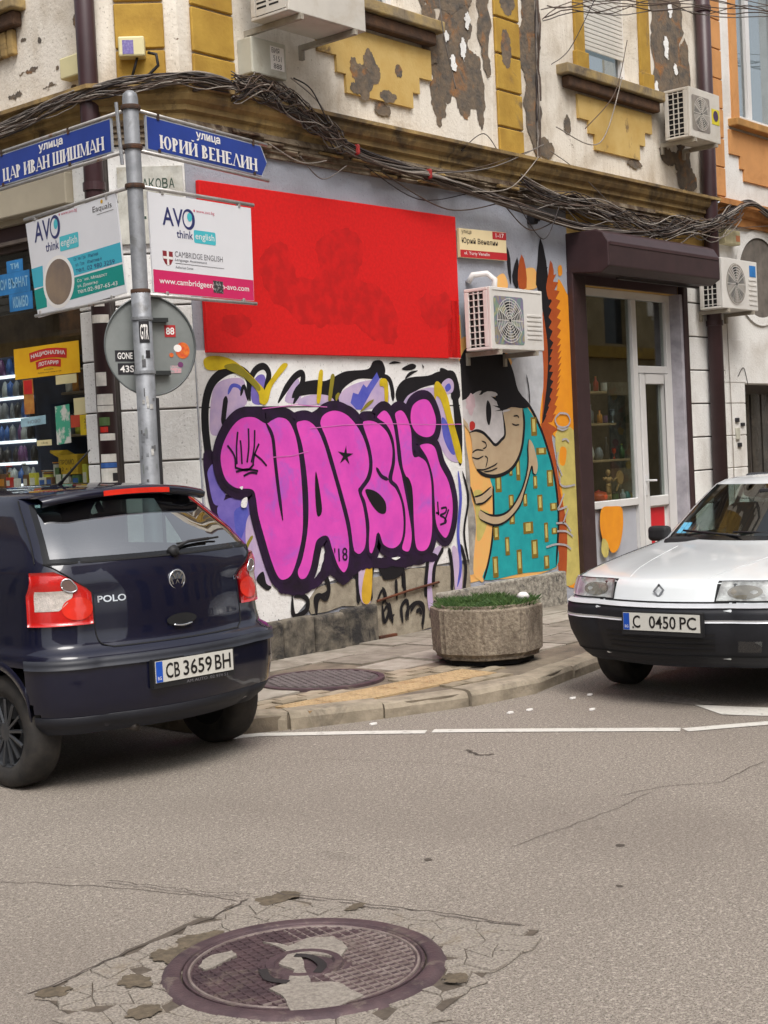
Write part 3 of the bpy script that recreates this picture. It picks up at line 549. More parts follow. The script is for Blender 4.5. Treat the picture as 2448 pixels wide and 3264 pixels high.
# yellow and orange wing bands with toothed inner edges
fillp('wing_orange', [(4.936,3.332),(5.050,3.219),(5.118,3.086),(5.109,2.570),(5.115,2.053),(5.122,1.534),(5.100,0.842),(5.088,0.287),(4.836,0.277),(4.822,0.690),(4.783,1.375),(4.751,1.750),(4.491,1.872),(4.621,2.392),(4.750,2.900),(4.898,3.245)], K_or, m_)
fillp('wing_yellow', [(4.754,1.784),(5.097,1.811),(5.093,1.362),(5.086,0.669),(5.075,0.323),(4.805,0.280),(4.868,0.686),(4.831,1.202)], K_cream, m_)
fillp('wing_orange', [(4.930,3.450),(4.993,3.472),(5.002,3.387),(4.938,3.366)], K_or, m_); fillp('wing_orange', [(4.835,1.646),(4.941,1.626),(4.898,1.473),(4.808,1.493)], K_or, m_)
def teeth(name, spine, inner, side, n, L, m, parent):
    # a feathered band: inner edge follows one line, the outer edge is cut into teeth
    a = spl(inner, 8); b = spl(spine, 8); na = len(a); out = list(a)
    back = []
    for i in range(n+1):
        t = i/n*(len(b)-1); j = int(t); f = t-j; p = b[j] if j+1 >= len(b) else tuple(b[j][x]*(1-f)+b[j+1][x]*f for x in (0,1))
        back.append(p)
        if i < n:
            t2 = (i+.82)/n*(len(b)-1); j2 = int(t2); p2 = b[min(j2+1, len(b)-1)]
            back.append((p2[0]+side*L, p2[1]+L*1.1))
    return MB().sheet(a + back[::-1], FW, nxt()).build(name, m, parent)
teeth('wing_rust', [(4.801,3.357),(4.861,3.158),(4.872,2.904),(4.852,2.649),(4.854,2.479),(4.825,2.309),(4.782,2.139),(4.703,1.903)], [(4.796,3.492),(4.600,2.894),(4.591,2.391),(4.522,1.889)], 1, 19, .075, K_rust, m_)
fillp('wing_rust', [(4.507,1.889),(4.788,1.834),(4.692,1.768),(4.736,1.547),(4.800,1.204),(4.872,0.943),(4.883,0.685),(4.822,0.295),(4.732,0.321),(4.693,0.615),(4.741,1.037),(4.669,1.464)], K_rust, m_)
teeth('wing_black', [(4.644,3.464),(4.695,3.351),(4.736,3.101),(4.717,2.865),(4.729,2.629),(4.686,2.460),(4.703,2.291),(4.657,2.089),(4.553,1.905)], [(4.634,3.714),(4.554,3.259),(4.635,2.962),(4.684,2.628),(4.643,2.291),(4.522,1.889)], 1, 18, .06, K_blk, m_)
for pts, mm in (([(4.635,3.722),(4.722,3.503),(4.743,3.202),(4.622,3.179),(4.525,3.257),(4.571,3.476)], K_blk), ([(4.064,3.586),(4.111,3.476),(4.107,3.232),(4.071,3.311),(4.054,3.456)], K_blk), ([(4.162,3.219),(4.127,3.315),(4.226,3.501),(4.244,3.371),(4.218,3.206)], K_blk), ([(4.300,3.531),(4.362,3.412),(4.361,3.214),(4.232,3.207),(4.230,3.370)], K_rust), ([(4.797,3.509),(4.850,3.411),(4.801,3.172),(4.737,3.118),(4.701,3.234),(4.758,3.388)], K_rust)): fillp('feather', pts, mm, m_, 2)
# white drip edge on the left of the figure
fillp('grey_wash', [(3.172,1.996),(3.252,1.959),(3.277,1.704),(3.309,1.520),(3.318,1.244),(3.365,1.058),(3.368,0.689),(3.357,0.542),(3.191,0.558),(3.192,0.978),(3.197,1.433)], paint('spray_dirty_white', 176,170,160, c2=(120,116,114)), m_)
fillp('peach_arm', [(3.329,1.583),(3.431,1.515),(3.657,1.414),(3.681,1.319),(3.637,0.947),(3.584,0.671),(3.458,0.449),(3.381,0.457),(3.297,0.557),(3.374,0.965),(3.372,1.150),(3.322,1.290)], K_peach, m_); fillp('yellow_wash', [(3.351,1.270),(3.489,1.273),(3.447,1.118),(3.583,1.063),(3.474,0.866),(3.378,0.827),(3.380,1.057)], K_cream, m_)
# robe
fillp('teal_robe', [(4.220,2.087),(4.308,2.034),(4.418,1.917),(4.511,1.789),(4.587,1.650),(4.674,1.421),(4.726,1.171),(4.742,0.972),(4.709,0.726),(4.661,0.462),(4.052,0.454),(3.458,0.449),(3.549,0.627),(3.622,0.855),(3.652,1.040),(3.662,1.273),(3.626,1.424),(3.866,1.443),(4.036,1.531),(4.147,1.681),(4.213,1.891)], K_teal, m_, 4)
stroke('robe_edge', [(4.104,2.197),(4.311,2.072),(4.467,1.887),(4.588,1.669),(4.691,1.410),(4.739,1.121),(4.734,0.873),(4.661,0.462)], .035, K_blk, m_, ends=.05)
stroke('robe_edge', [(3.665,1.320),(3.652,1.040),(3.610,0.809),(3.541,0.619),(3.450,0.450)], .03, K_blk, m_, ends=.05)
RC = [(4.330,1.773),(4.429,1.955),(4.401,1.587),(4.579,1.655),(4.047,1.350),(4.116,1.605),(4.566,1.268),(4.675,1.430),(3.700,1.253),(3.799,1.408),(3.904,1.091),(3.987,1.219),(4.143,1.096),(4.211,1.217),(4.384,1.033),(4.473,1.194),(4.599,1.025),(4.720,1.102),(3.901,0.939),(3.989,1.028),(4.123,0.828),(4.291,0.942),(4.480,0.723),(4.547,0.915),(3.634,0.807),(3.723,0.932),(3.813,0.647),(3.883,0.821),(4.246,0.582),(4.354,0.762),(3.599,0.454),(3.686,0.653),(3.994,0.455),(4.078,0.687),(4.451,0.461),(4.540,0.591),(4.324,1.260),(4.393,1.383),(3.928,1.402),(3.983,1.476),(4.608,0.793),(4.701,0.855)]
for i in range(0, len(RC), 2):
    (a, c), (b, d) = RC[i], RC[i+1]; w_, h_ = b-a, d-c
    o = MB().sheet(rrect(a, b, c, d, .006), FW, nxt()).build('robe_patch', K_mus, m_)
    MB().sheet([(a+w_*.25, c+h_*.22), (b-w_*.25, c+h_*.22), (b-w_*.25, d-h_*.1), (a+w_*.25, d-h_*.1)], FW, LY_[0]+.00007).build('robe_patch_centre', K_cream, o)
# head
fillp('face', [(3.180,1.996),(3.332,1.830),(3.366,1.665),(3.353,1.601),(3.413,1.488),(3.548,1.427),(3.736,1.410),(3.932,1.450),(4.070,1.540),(4.163,1.680),(4.213,1.891),(4.192,2.054),(4.045,2.074),(3.569,2.113)], K_tan, m_)
stroke('face_outline', [(3.413,1.479),(3.547,1.423),(3.735,1.408),(3.932,1.450),(4.070,1.540),(4.163,1.680),(4.213,1.891),(4.200,2.044)], .035, K_blk, m_, ends=.08)
fillp('mask', [(3.141,2.105),(3.266,2.141),(3.450,2.168),(3.667,2.169),(3.804,2.103),(3.880,2.037),(3.869,1.896),(3.884,1.782),(3.840,1.736),(3.727,1.711),(3.636,1.759),(3.516,1.831),(3.348,1.830),(3.315,1.904),(3.223,1.978)], K_msk, m_, 2)
stroke('mask_edge', [(3.332,1.826),(3.440,1.842),(3.546,1.817),(3.636,1.759),(3.726,1.701),(3.825,1.746),(3.885,1.792),(3.885,1.895),(3.862,2.018)], .03, K_blk, m_)
fillp('hair', [(3.137,2.119),(3.166,2.304),(3.232,2.486),(3.346,2.606),(3.563,2.649),(3.766,2.645),(3.952,2.565),(4.070,2.397),(4.138,2.217),(4.311,2.077),(4.208,2.044),(4.011,2.055),(3.862,2.018),(3.787,2.084),(3.775,2.131),(3.731,2.187),(3.636,2.178),(3.465,2.168),(3.310,2.136)], K_blk, m_, 3)
fillp('hair_highlight', [(3.333,2.139),(3.452,2.196),(3.545,2.210),(3.480,2.159),(3.402,2.146)], K_msk, m_, 2); fillp('hair_highlight', [(3.542,2.173),(3.638,2.206),(3.764,2.197),(3.794,2.169),(3.713,2.155),(3.636,2.169)], K_msk, m_, 2)
fillp('lash', [(3.690,2.159),(3.792,2.145),(3.827,2.084),(3.743,2.127)], K_blk, m_, 0); fillp('lash', [(3.707,2.075),(3.818,2.065),(3.862,2.023),(3.734,2.019),(3.847,2.037)], K_blk, m_, 0)
stroke('ear_line', [(3.862,2.016),(3.993,2.031)], .02, K_msk, m_)
fillp('eye', [(3.632,2.122),(3.676,2.075),(3.682,1.992),(3.655,1.908),(3.630,1.890),(3.603,1.946),(3.604,2.057)], K_blk, m_); fillp('nose', [(3.339,1.912),(3.386,1.930),(3.422,1.902),(3.403,1.856),(3.341,1.848)], K_red, m_)
for pts in ([(3.356,1.637),(3.427,1.663),(3.534,1.655)], [(3.353,1.596),(3.436,1.580),(3.530,1.604)], [(3.510,1.744),(3.570,1.724),(3.575,1.686),(3.520,1.669)], [(3.546,1.604),(3.590,1.575),(3.553,1.492)], [(3.413,1.484),(3.520,1.475),(3.679,1.506),(3.745,1.532)], [(4.037,1.969),(4.103,1.973),(4.126,1.949)], [(4.007,1.898),(4.063,1.883),(4.129,1.887)], [(3.519,1.456),(3.629,1.461),(3.741,1.485)]): stroke('face_line', pts, .014, K_blk, m_)
MB().sheet(blob(*[(3.366,2.077)][0], .07, .1, 5), FW, nxt()).build('faded_hand_print', paint('spray_faint_pink', 208,180,186), m_)
# arm with hand
fillp('arm', [(4.285,1.740),(4.349,1.685),(4.391,1.577),(4.410,1.480),(4.378,1.403),(4.328,1.415),(4.308,1.483),(4.258,1.389),(4.181,1.267),(4.105,1.136),(3.965,1.030),(3.830,0.972),(3.669,0.955),(3.515,0.993),(3.417,1.036),(3.430,1.100),(3.551,1.056),(3.739,1.039),(3.903,1.072),(4.041,1.168),(4.150,1.297),(4.249,1.485),(4.262,1.659)], K_tan, m_, 3)
stroke('arm_outline', [(4.377,1.393),(4.327,1.410),(4.307,1.478),(4.249,1.379),(4.172,1.248),(4.087,1.118),(3.948,1.021),(3.797,0.960),(3.653,0.949),(3.514,0.984),(3.424,1.022)], .02, K_blk, m_); stroke('arm_outline', [(3.438,1.104),(3.581,1.049),(3.739,1.036),(3.886,1.068),(4.024,1.160),(4.150,1.297),(4.240,1.486),(4.254,1.659),(4.277,1.745)], .022, K_blk, m_)
fillp('cuff', [(3.363,1.228),(3.472,1.246),(3.625,1.312),(3.627,1.233),(3.497,1.170),(3.373,1.159)], K_tan, m_, 2); stroke('cuff_line', [(3.355,1.229),(3.472,1.246),(3.625,1.312)], .018, K_blk, m_); stroke('cuff_line', [(3.373,1.163),(3.497,1.168),(3.635,1.233)], .018, K_blk, m_); stroke('cuff_line', [(3.302,1.328),(3.328,1.271),(3.373,1.159)], .018, K_blk, m_)
stroke('wing_line', [(4.283,2.371),(4.315,2.236),(4.320,2.082)], .014, K_blk, m_)
# silver scrawl over the wing
mb = MB(); L_ = nxt()
for pts in ([(4.825,1.991),(4.968,1.979),(5.017,1.909),(4.940,1.850),(4.797,1.862),(4.749,1.932),(4.825,1.986)], [(4.778,1.843),(4.883,1.821),(4.976,1.849)], [(4.858,1.722),(4.930,1.730),(4.982,1.699)], [(4.794,1.366),(4.788,1.287),(4.875,1.253),(5.058,1.264)], [(4.852,1.184),(4.772,1.079),(4.732,1.032),(4.895,1.052)], [(4.686,0.896),(4.846,0.885),(4.948,0.798)], [(4.698,0.816),(4.858,0.804),(4.980,0.745)], [(4.494,0.673),(4.670,0.689),(4.847,0.665),(4.934,0.618)], [(4.810,0.888),(4.871,0.973),(4.912,1.031)], [(4.777,1.605),(4.752,1.507),(4.830,1.365)]): mb.ribbon(spl(pts, 5), .02, FW, L_)
mb.build('silver_scrawl', K_sil, m_)
# red flat panel above the graffiti
RP = thing('red_billboard', 'large plain red panel with darker stains fixed above the graffiti', 'panel', (1.65, -.03, 3.1))
MB().prism([(.09,2.485),(3.205,2.5),(3.215,3.785),(.085,3.765)], FW, .01, .05).build('panel_board', mat('red_board', srgb(216,26,26), rough=.6, var=.08, scale=40, bmp=.1, bs=120, spec=.3, col2=srgb(202,24,24)), RP, bevel=.004, seg=1)
K_stain = mat('red_stain', srgb(184,22,22), rough=.6, scale=9, bmp=.1, bs=120, spec=.3, col2=srgb(206,25,25), lo=.4, hi=.62)
for k, p in enumerate(([(0.677,3.219),(0.840,3.357),(0.995,3.351),(1.083,3.101),(1.358,3.156),(1.316,3.340),(1.437,3.480),(1.667,3.538),(1.866,3.497),(1.914,3.347),(1.811,3.146),(1.986,3.118),(2.221,3.014),(2.328,2.780),(2.252,2.598),(1.952,2.649),(1.724,2.757),(1.382,2.725),(1.059,2.769),(0.712,3.006)], [(0.250,2.736),(0.448,2.797),(0.566,2.713),(0.435,2.620),(0.244,2.649)], [(2.597,2.993),(3.001,3.096),(3.084,2.850),(2.775,2.756)])):
    MB().sheet(rough_poly(spl(p, 2, True), .2, 2, k), FW, .0505+.0004*k).build('faint_stain', K_stain, RP)
# address plate
AP = thing('address_plate', 'cream street name plate with red corner beside the red panel', 'sign', (3.63, -.02, 3.56))
MB().prism([(3.27,3.425),(4.0,3.445),(4.0,3.71),(3.27,3.69)], FW, .01, .045).build('plate', mat('cream_enamel', srgb(232,212,168), rough=.4, var=.03, bmp=0), AP, bevel=.003, seg=1)
K_sr = mat('red_enamel', srgb(184,44,50), rough=.4, var=.05, bmp=0); K_dk = mat('dark_lettering', srgb(52,44,40), rough=.6, var=.05, bmp=0); K_wl = mat('white_lettering', srgb(232,228,224), rough=.5, var=.03, bmp=0)
MB().sheet([(3.27,3.427),(4.0,3.447),(4.0,3.515),(3.27,3.495)], FW, .0465).build('red_band', K_sr, AP); MB().sheet([(3.78,3.63),(4.0,3.636),(4.0,3.706),(3.78,3.70)], FW, .0465).build('red_corner', K_sr, AP)
mb = MB(); text(mb, 'улица', FW, 3.3, 3.635, 3.45, 3.675, .047, .0, .004); text(mb, 'Юрий Венелин', FW, 3.3, 3.545, 3.86, 3.61, .047, .01, .015); mb.build('lettering', K_dk, AP)
mb = MB(); text(mb, 'ul. Yuriy Venelin', FW, 3.33, 3.445, 3.72, 3.485, .048, 0, .01); text(mb, '1-17', FW, 3.83, 3.65, 3.96, 3.69, .048, .01, .004); mb.build('lettering', K_wl, AP)

# ---------------------------------------------------------------- sign post
PX, PY = -1.098, -.715
M_galv = mat('galvanised_steel', srgb(150,152,156), rough=.5, var=.12, scale=9, metal=.35, bmp=.15, bs=60, col2=srgb(128,130,134), grime=srgb(112,112,112), gs=6, glo=.55, ghi=.7)
M_rod = mat('bright_rod', srgb(190,186,182), rough=.35, var=.12, scale=20, metal=.5, bmp=.05, grime=srgb(150,104,72), gs=9, glo=.6, ghi=.68)
M_rust2 = mat('rusty_clamp', srgb(96,66,48), rough=.8, scale=20, bmp=.3, col2=srgb(60,52,48), metal=.3)
SP = thing('sign_post', 'grey steel sign post with rusty clamps and horizontal rods at the corner', 'sign post', (PX, PY, .1))
MB().lathe([(.052,.1),(.052,2.8),(.0515,2.81),(.0515,4.05),(.045,4.08),(.025,4.098),(0,4.1)], (PX,PY,0), n=24).build('pole', M_galv, SP, True)
MB().lathe([(.064,.1),(.064,2.79),(.055,2.8)], (PX,PY,0), n=24).build('pole_sleeve', M_galv, SP, True)
MB().cyl((PX+.04,PY-.06,.1),(PX+.045,PY-.055,2.1),.012,8).build('pole_cable', mat('black_cable', srgb(38,36,38), rough=.6, bmp=0), SP)
AR, AL, BR, BL = R(4), R(83), R(9), R(86.5)
def rod(ang, z, u0, u1, r, m=M_rod): 
    f = FA((PX,PY), ang); return MB().cyl(f(u0,z,0), f(u1,z,0), r, 10).build('rod', m, SP, True)
for z in (3.99, 3.735, 3.482, 2.798):
    MB().lathe([(.05,z-.014),(.064,z-.014),(.066,z),(.064,z+.014),(.05,z+.014)], (PX,PY,0), n=20).build('clamp', M_rust2, SP)
for z in (2.62, 2.27):
    MB().lathe([(.064,z-.01),(.072,z-.01),(.072,z+.01),(.064,z+.01)], (PX,PY,0), n=20).build('clamp', M_galv, SP)
rod(BR, 3.985, .05, 1.5, .012); rod(BR, 3.722, .05, 1.5, .012); rod(BL, 3.985, .05, 1.78, .012); rod(BL, 3.722, .05, 1.62, .012)
rod(AR, 3.487, .05, 1.16, .014); rod(AR, 2.782, .05, 1.14, .013); rod(AL, 3.487, .05, 1.46, .013); rod(AL, 2.782, .05, 1.38, .012)
MB().cyl((PX-.07,PY+.03,3.62),(PX-.085,PY+.04,4.02),.012,8).build('stay_bar', M_galv, SP)
# serif capitals for the enamel street signs
GLY = {
 'Ц': (.95, [('v',.16),('v',.66),('h',.1,.86,.04),('t',.84)]), 'А': (.84, [('d',.06,0,.4,1,.06),('d',.4,1,.76,0,.17),('h',.18,.6,.3),('s',.06,0),('s',.76,0)]),
 'Р': (.64, [('v',.16),('b',.16,.44,1,.38)]), 'И': (.9, [('v',.16),('v',.72),('d',.16,.08,.72,.92,.07),('s',.16,1),('s',.72,0)]), 'Й': (.92, [('v',.16),('v',.72),('d',.16,.08,.72,.92,.07),('br',.44)]),
 'В': (.7, [('v',.16),('b',.16,.5,1,.36),('b',.16,0,.52,.42)]), 'Н': (.92, [('v',.16),('v',.72),('h',.16,.72,.5)]), 'Ш': (1.2, [('v',.14),('v',.58),('v',1.02),('h',.08,1.1,.04)]),
 'М': (1.08, [('d',.12,0,.16,1,.06),('d',.16,1,.5,.05,.16),('d',.5,.05,.86,1,.06),('v',.9),('s',.12,0),('s',.12,1)]), 'Ю': (1.12, [('v',.14),('h',.14,.4,.5),('o',.7,.34)]),
 'Е': (.74, [('v',.16),('h',.16,.62,.04),('h',.16,.5,.5),('h',.16,.62,.96),('p',.6,.04),('p',.6,.84)]), 'Л': (.86, [('d',.08,0,.4,1,.06),('d',.4,1,.76,0,.18),('s',.08,0),('s',.76,0)]), ' ': (.35, []) }
def serif(mb, s, fn, u0, u1, z0, h, o):
    mb.marks.append((len(mb.v), len(mb.f)))
    W_ = sum(GLY[c][0] for c in s); k = (u1-u0)/W_; x = 0; lay = o
    def quad(pts):
        nonlocal lay; lay += .00004
        mb.add([fn(u0+k*(x+a), z0+h*b, lay) for a, b in pts], [(0,1,2,3)])
    for c in s:
        for e in GLY[c][1]:
            if e[0] == 'v':
                quad([(e[1]-.115,0),(e[1]+.115,0),(e[1]+.115,1),(e[1]-.115,1)])
                for y in (0, .93): quad([(e[1]-.16,y),(e[1]+.16,y),(e[1]+.16,y+.07),(e[1]-.16,y+.07)])
            elif e[0] == 'h': quad([(e[1],e[3]-.04),(e[2],e[3]-.04),(e[2],e[3]+.04),(e[1],e[3]+.04)])
            elif e[0] == 'd': quad([(e[1]-e[5]/2,e[2]),(e[1]+e[5]/2,e[2]),(e[3]+e[5]/2,e[4]),(e[3]-e[5]/2,e[4])])
            elif e[0] == 's': quad([(e[1]-.14,e[2]*.93),(e[1]+.14,e[2]*.93),(e[1]+.14,e[2]*.93+.07),(e[1]-.14,e[2]*.93+.07)])
            elif e[0] == 't': quad([(e[1]-.06,-.16),(e[1]+.02,-.16),(e[1]+.02,.08),(e[1]-.1,.08)])
            elif e[0] == 'p': quad([(e[1]-.05,e[2]),(e[1]+.03,e[2]-.04),(e[1]+.03,e[2]+.16),(e[1]-.02,e[2]+.12)])
            elif e[0] in ('b', 'o'):
                n_ = 12; full = e[0] == 'o'; a0, a1 = (0, 2*PI) if full else (-PI/2, PI/2)
                cx, cy, rx, ry = (e[1], .5, e[2], .5) if full else (e[1], (e[2]+e[3])/2, e[4], (e[3]-e[2])/2)
                for i in range(n_*(2 if full else 1)):
                    q_ = []
                    for t, inn in ((i,0),(i+1,0),(i+1,1),(i,1)):
                        a = a0+(a1-a0)*t/(n_*(2 if full else 1)); q_.append((cx+(rx-.2*inn)*math.cos(a), cy+(ry-.07*inn)*math.sin(a)))
                    quad(q_)
            elif e[0] == 'br': quad([(e[1]-.16,1.2),(e[1]-.08,1.1),(e[1]+.08,1.1),(e[1]+.16,1.2)])
        x += GLY[c][0]
        if c == ' ': mb.marks.append((len(mb.v), len(mb.f)))
M_blue = mat('blue_enamel', srgb(34,62,148), rough=.4, var=.12, scale=3, bmp=.03, spec=.5, col2=srgb(28,54,132)); M_edge = mat('sign_edge', srgb(176,180,188), rough=.5, bmp=0)
def street_sign(label, fr, poly, name, u0, u1, z0, h, uu, back):
    a = sum(p[0] for p in poly)/len(poly); b = fr(a, 3.86, 0)
    t = thing('street_name_sign', label, 'sign', b, 'blue street name signs on the post')
    MB().prism(poly, fr, -.012, .004).build('plate', M_edge, t)
    ins = [(p[0]+(.008 if p[0] < a else -.008), p[1]+(.008 if p[1] < 3.85 else -.008)) for p in poly]
    MB().sheet(ins, fr, .0055).build('enamel_face', M_blue, t)
    mb = MB(); serif(mb, name, fr, u0, u1, z0, h, .007); text(mb, 'улица', fr, uu[0], uu[2], uu[1], uu[3], .007, .03); mb.build('lettering', K_wl, t)
    for q in ((poly[0][0]+.12, 3.965), (poly[0][0]+.12, 3.748), (a+.4, 3.965), (a+.4, 3.748)):
        MB().obox(fr, q[0]-.012, q[0]+.012, q[1]-.012, q[1]+.03 if q[1] > 3.8 else q[1]+.012, .0057, .012).build('bolt_strap', M_rust2, t)
fBR = FA((PX,PY), BR); fBL = FA((PX,PY), BL+PI); fAR = FA((PX,PY), AR); fAL = FA((PX,PY), AL+PI)
street_sign('right blue street name sign with pointed end reading ЮРИЙ ВЕНЕЛИН', fBR, [(.14,3.742),(1.42,3.742),(1.49,3.855),(1.42,3.968),(.14,3.968)], 'ЮРИЙ ВЕНЕЛИН', .27, 1.36, 3.77, .09, (.66,.93,3.885,3.945), 0)
street_sign('left blue street name sign reading ЦАР ИВАН ШИШМАН', fBL, [(-1.68,3.742),(-.22,3.742),(-.22,3.968),(-1.68,3.968),(-1.74,3.855)], 'ЦАР ИВАН ШИШМАН', -1.56, -.29, 3.77, .09, (-1.08,-.78,3.885,3.945), 0)
# advertising boards
M_adw = mat('board_white', srgb(222,222,226), rough=.35, var=.03, scale=2, bmp=.02)
K_navy = mat('print_navy', srgb(48,52,104), rough=.4, bmp=0, var=.05); K_cy = mat('print_cyan', srgb(74,184,196), rough=.4, bmp=0, var=.03); K_cy2 = mat('print_light_blue', srgb(64,172,194), rough=.4, bmp=0, var=.03)
K_tg = mat('print_teal_green', srgb(8,142,132), rough=.4, bmp=0, var=.03); K_mag = mat('print_magenta', srgb(206,44,100), rough=.4, bmp=0, var=.03); K_pk = mat('print_rose', srgb(214,92,120), rough=.4, bmp=0); K_gry = mat('print_grey', srgb(120,118,124), rough=.4, bmp=0)
def ring(mb, fn, cx, cz, rx, rz, th, o, dx=.0):
    n = 28; V = []
    for i in range(n):
        a = 2*PI*i/n; V += [fn(cx+rx*math.cos(a), cz+rz*math.sin(a), o), fn(cx+dx+(rx-th)*math.cos(a), cz+(rz-th*.9)*math.sin(a), o)]
    return mb.add(V, [(2*i, 2*((i+1)%n), 2*((i+1)%n)+1, 2*i+1) for i in range(n)])
def avo(fn, u, z, s, t):
    mb = MB(); text(mb, 'AV', fn, u, z, u+.20*s, z+.125*s, .0075, .012); ring(mb, fn, u+.255*s, z+.062*s, .062*s, .072*s, .02*s, .0075, -.008*s); text(mb, 'think', fn, u+.13*s, z-.075*s, u+.29*s, z-.02*s, .0075, .01); mb.build('lettering', K_navy, t)
    MB().sheet(ellipse(u+.265*s, z+.078*s, .024*s, .03*s), fn, .0078).build('print', K_cy, t)
    MB().sheet(rrect(u+.3*s, u+.52*s, z-.095*s, z-.005*s, .012), fn, .007).build('print', K_cy, t)
    mb = MB(); text(mb, 'english', fn, u+.315*s, z-.082*s, u+.505*s, z-.022*s, .0076); mb.build('lettering', K_wl, t)
    mb = MB(); mb.sheet(ellipse(u+.315*s, z+.128*s, .008, .009, 10), fn, .0075); text(mb, 'www.avo.bg', fn, u+.335*s, z+.112*s, u+.52*s, z+.14*s, .0075); mb.build('lettering', K_pk, t)
def clips(fn, us, t):
    for u in us:
        for z in (3.47, 2.798): MB().obox(fn, u-.012, u+.012, z-.015, z+.015, -.012, .012).build('clip', M_rod, t, bevel=.004)
t = thing('advertising_board', 'white advertising board with magenta bottom band hung right of the post', 'sign', fAR(.6,2.8,0), 'advertising boards on the post')
MB().prism([(.115,2.80),(1.11,2.80),(1.125,3.462),(.108,3.462)], fAR, -.006, .006).build('board', M_adw, t)
MB().sheet([(.118,2.802),(1.108,2.802),(1.111,2.948),(.119,2.953)], fAR, .0066).build('magenta_band', K_mag, t)
avo(fAR, .23, 3.255, .98, t)
mb = MB(); text(mb, 'CAMBRIDGE ENGLISH', fAR, .33, 3.052, .80, 3.09, .0075); mb.build('lettering', K_gry, t)
mb = MB(); text(mb, 'Language Assessment', fAR, .33, 3.02, .64, 3.042, .0075); text(mb, 'Authorised Centre', fAR, .33, 2.975, .5, 2.992, .0075); mb.sheet([(.33,3.008),(.81,3.006),(.81,3.009),(.33,3.011)], fAR, .0075); mb.build('lettering', mat('print_dark_grey', srgb(84,84,92), rough=.4, bmp=0), t)
MB().sheet([(.215,3.085),(.31,3.082),(.31,3.03),(.29,2.998),(.262,2.985),(.235,2.998),(.215,3.03)], fAR, .007).build('shield', mat('print_maroon', srgb(150,52,60), rough=.4, bmp=0), t)
MB().sheet([(.253,3.083),(.272,3.083),(.272,2.988),(.253,2.988)], fAR, .0074).build('shield_cross', K_wl, t); MB().sheet([(.217,3.048),(.308,3.047),(.308,3.03),(.217,3.031)], fAR, .0076).build('shield_cross', K_wl, t)
mb = MB(); text(mb, 'www.cambridgeenglish-avo.com', fAR, .17, 2.852, 1.06, 2.903, .0075, .01); mb.build('lettering', K_wl, t)
MB().sheet([(.69,2.835),(.79,2.832),(.79,2.915),(.69,2.918)], fAR, .0082).build('sticker', mat('sticker_black', srgb(54,52,54), rough=.6, scale=60, col2=srgb(160,158,156), lo=.5, hi=.6, bmp=0), t)
clips(fAR, (.24, 1.0), t)
t = thing('advertising_board', 'white advertising board with blue and green bands hung left of the post', 'sign', fAL(-.8,2.8,0), 'advertising boards on the post')
MB().prism([(-1.335,2.765),(-.165,2.81),(-.232,3.475),(-1.44,3.455)], fAL, -.006, .006).build('board', M_adw, t)
MB().sheet([(-1.0,3.13),(-.2,3.148),(-.188,3.016),(-1.0,2.996)], fAL, .0066).build('blue_band', K_cy2, t)
MB().sheet([(-1.392,3.122),(-1.23,3.126),(-1.23,2.98),(-1.37,2.98)], fAL, .0066).build('blue_band', K_cy2, t)
MB().sheet([(-1.0,2.984),(-.187,3.002),(-.172,2.865),(-1.0,2.838)], fAL, .0066).build('green_band', K_tg, t)
MB().sheet([(-1.37,2.966),(-1.2,2.975),(-1.2,2.828),(-1.348,2.822)], fAL, .0066).build('green_band', K_tg, t)
MB().sheet(ellipse(-1.02,2.985,.215,.185,36), fAL, .0072).build('oval_rim', K_wl, t); MB().sheet(ellipse(-1.02,2.985,.182,.16,36), fAL, .0078).build('oval', mat('print_taupe', srgb(112,98,90), rough=.4, bmp=0, scale=4, col2=srgb(140,120,100)), t)
avo(fAL, -1.32, 3.3, 1.15, t)
mb = MB(); text(mb, 'Eaquals', fAL, -.52, 3.38, -.28, 3.43, .0075); mb.sheet([(-.47,3.368),(-.26,3.372),(-.26,3.375),(-.47,3.371)], fAL, .0075); mb.build('lettering', K_dk, t)
MB().sheet(ellipse(-.40,3.448,.016,.014,8), fAL, .0075).build('print', K_gold, t)
mb = MB(); text(mb, 'София, Граф Игнатиев', fAL, -.80, 3.095, -.48, 3.125, .0075); text(mb, 'ул. Граф Игнатиев 4', fAL, -.78, 3.055, -.44, 3.085, .0075); text(mb, 'тел. 02 980 3259', fAL, -.78, 3.018, -.28, 3.048, .0075); mb.build('lettering', K_navy, t)
mb = MB(); text(mb, 'София, Младост', fAL, -.77, 2.945, -.38, 2.972, .0075); text(mb, 'ул. Димитър', fAL, -.77, 2.908, -.5, 2.935, .0075); text(mb, 'тел.02-987-65-43', fAL, -.77, 2.872, -.26, 2.9, .0075); mb.build('lettering', K_wl, t)
clips(fAL, (-1.3, -.34), t)
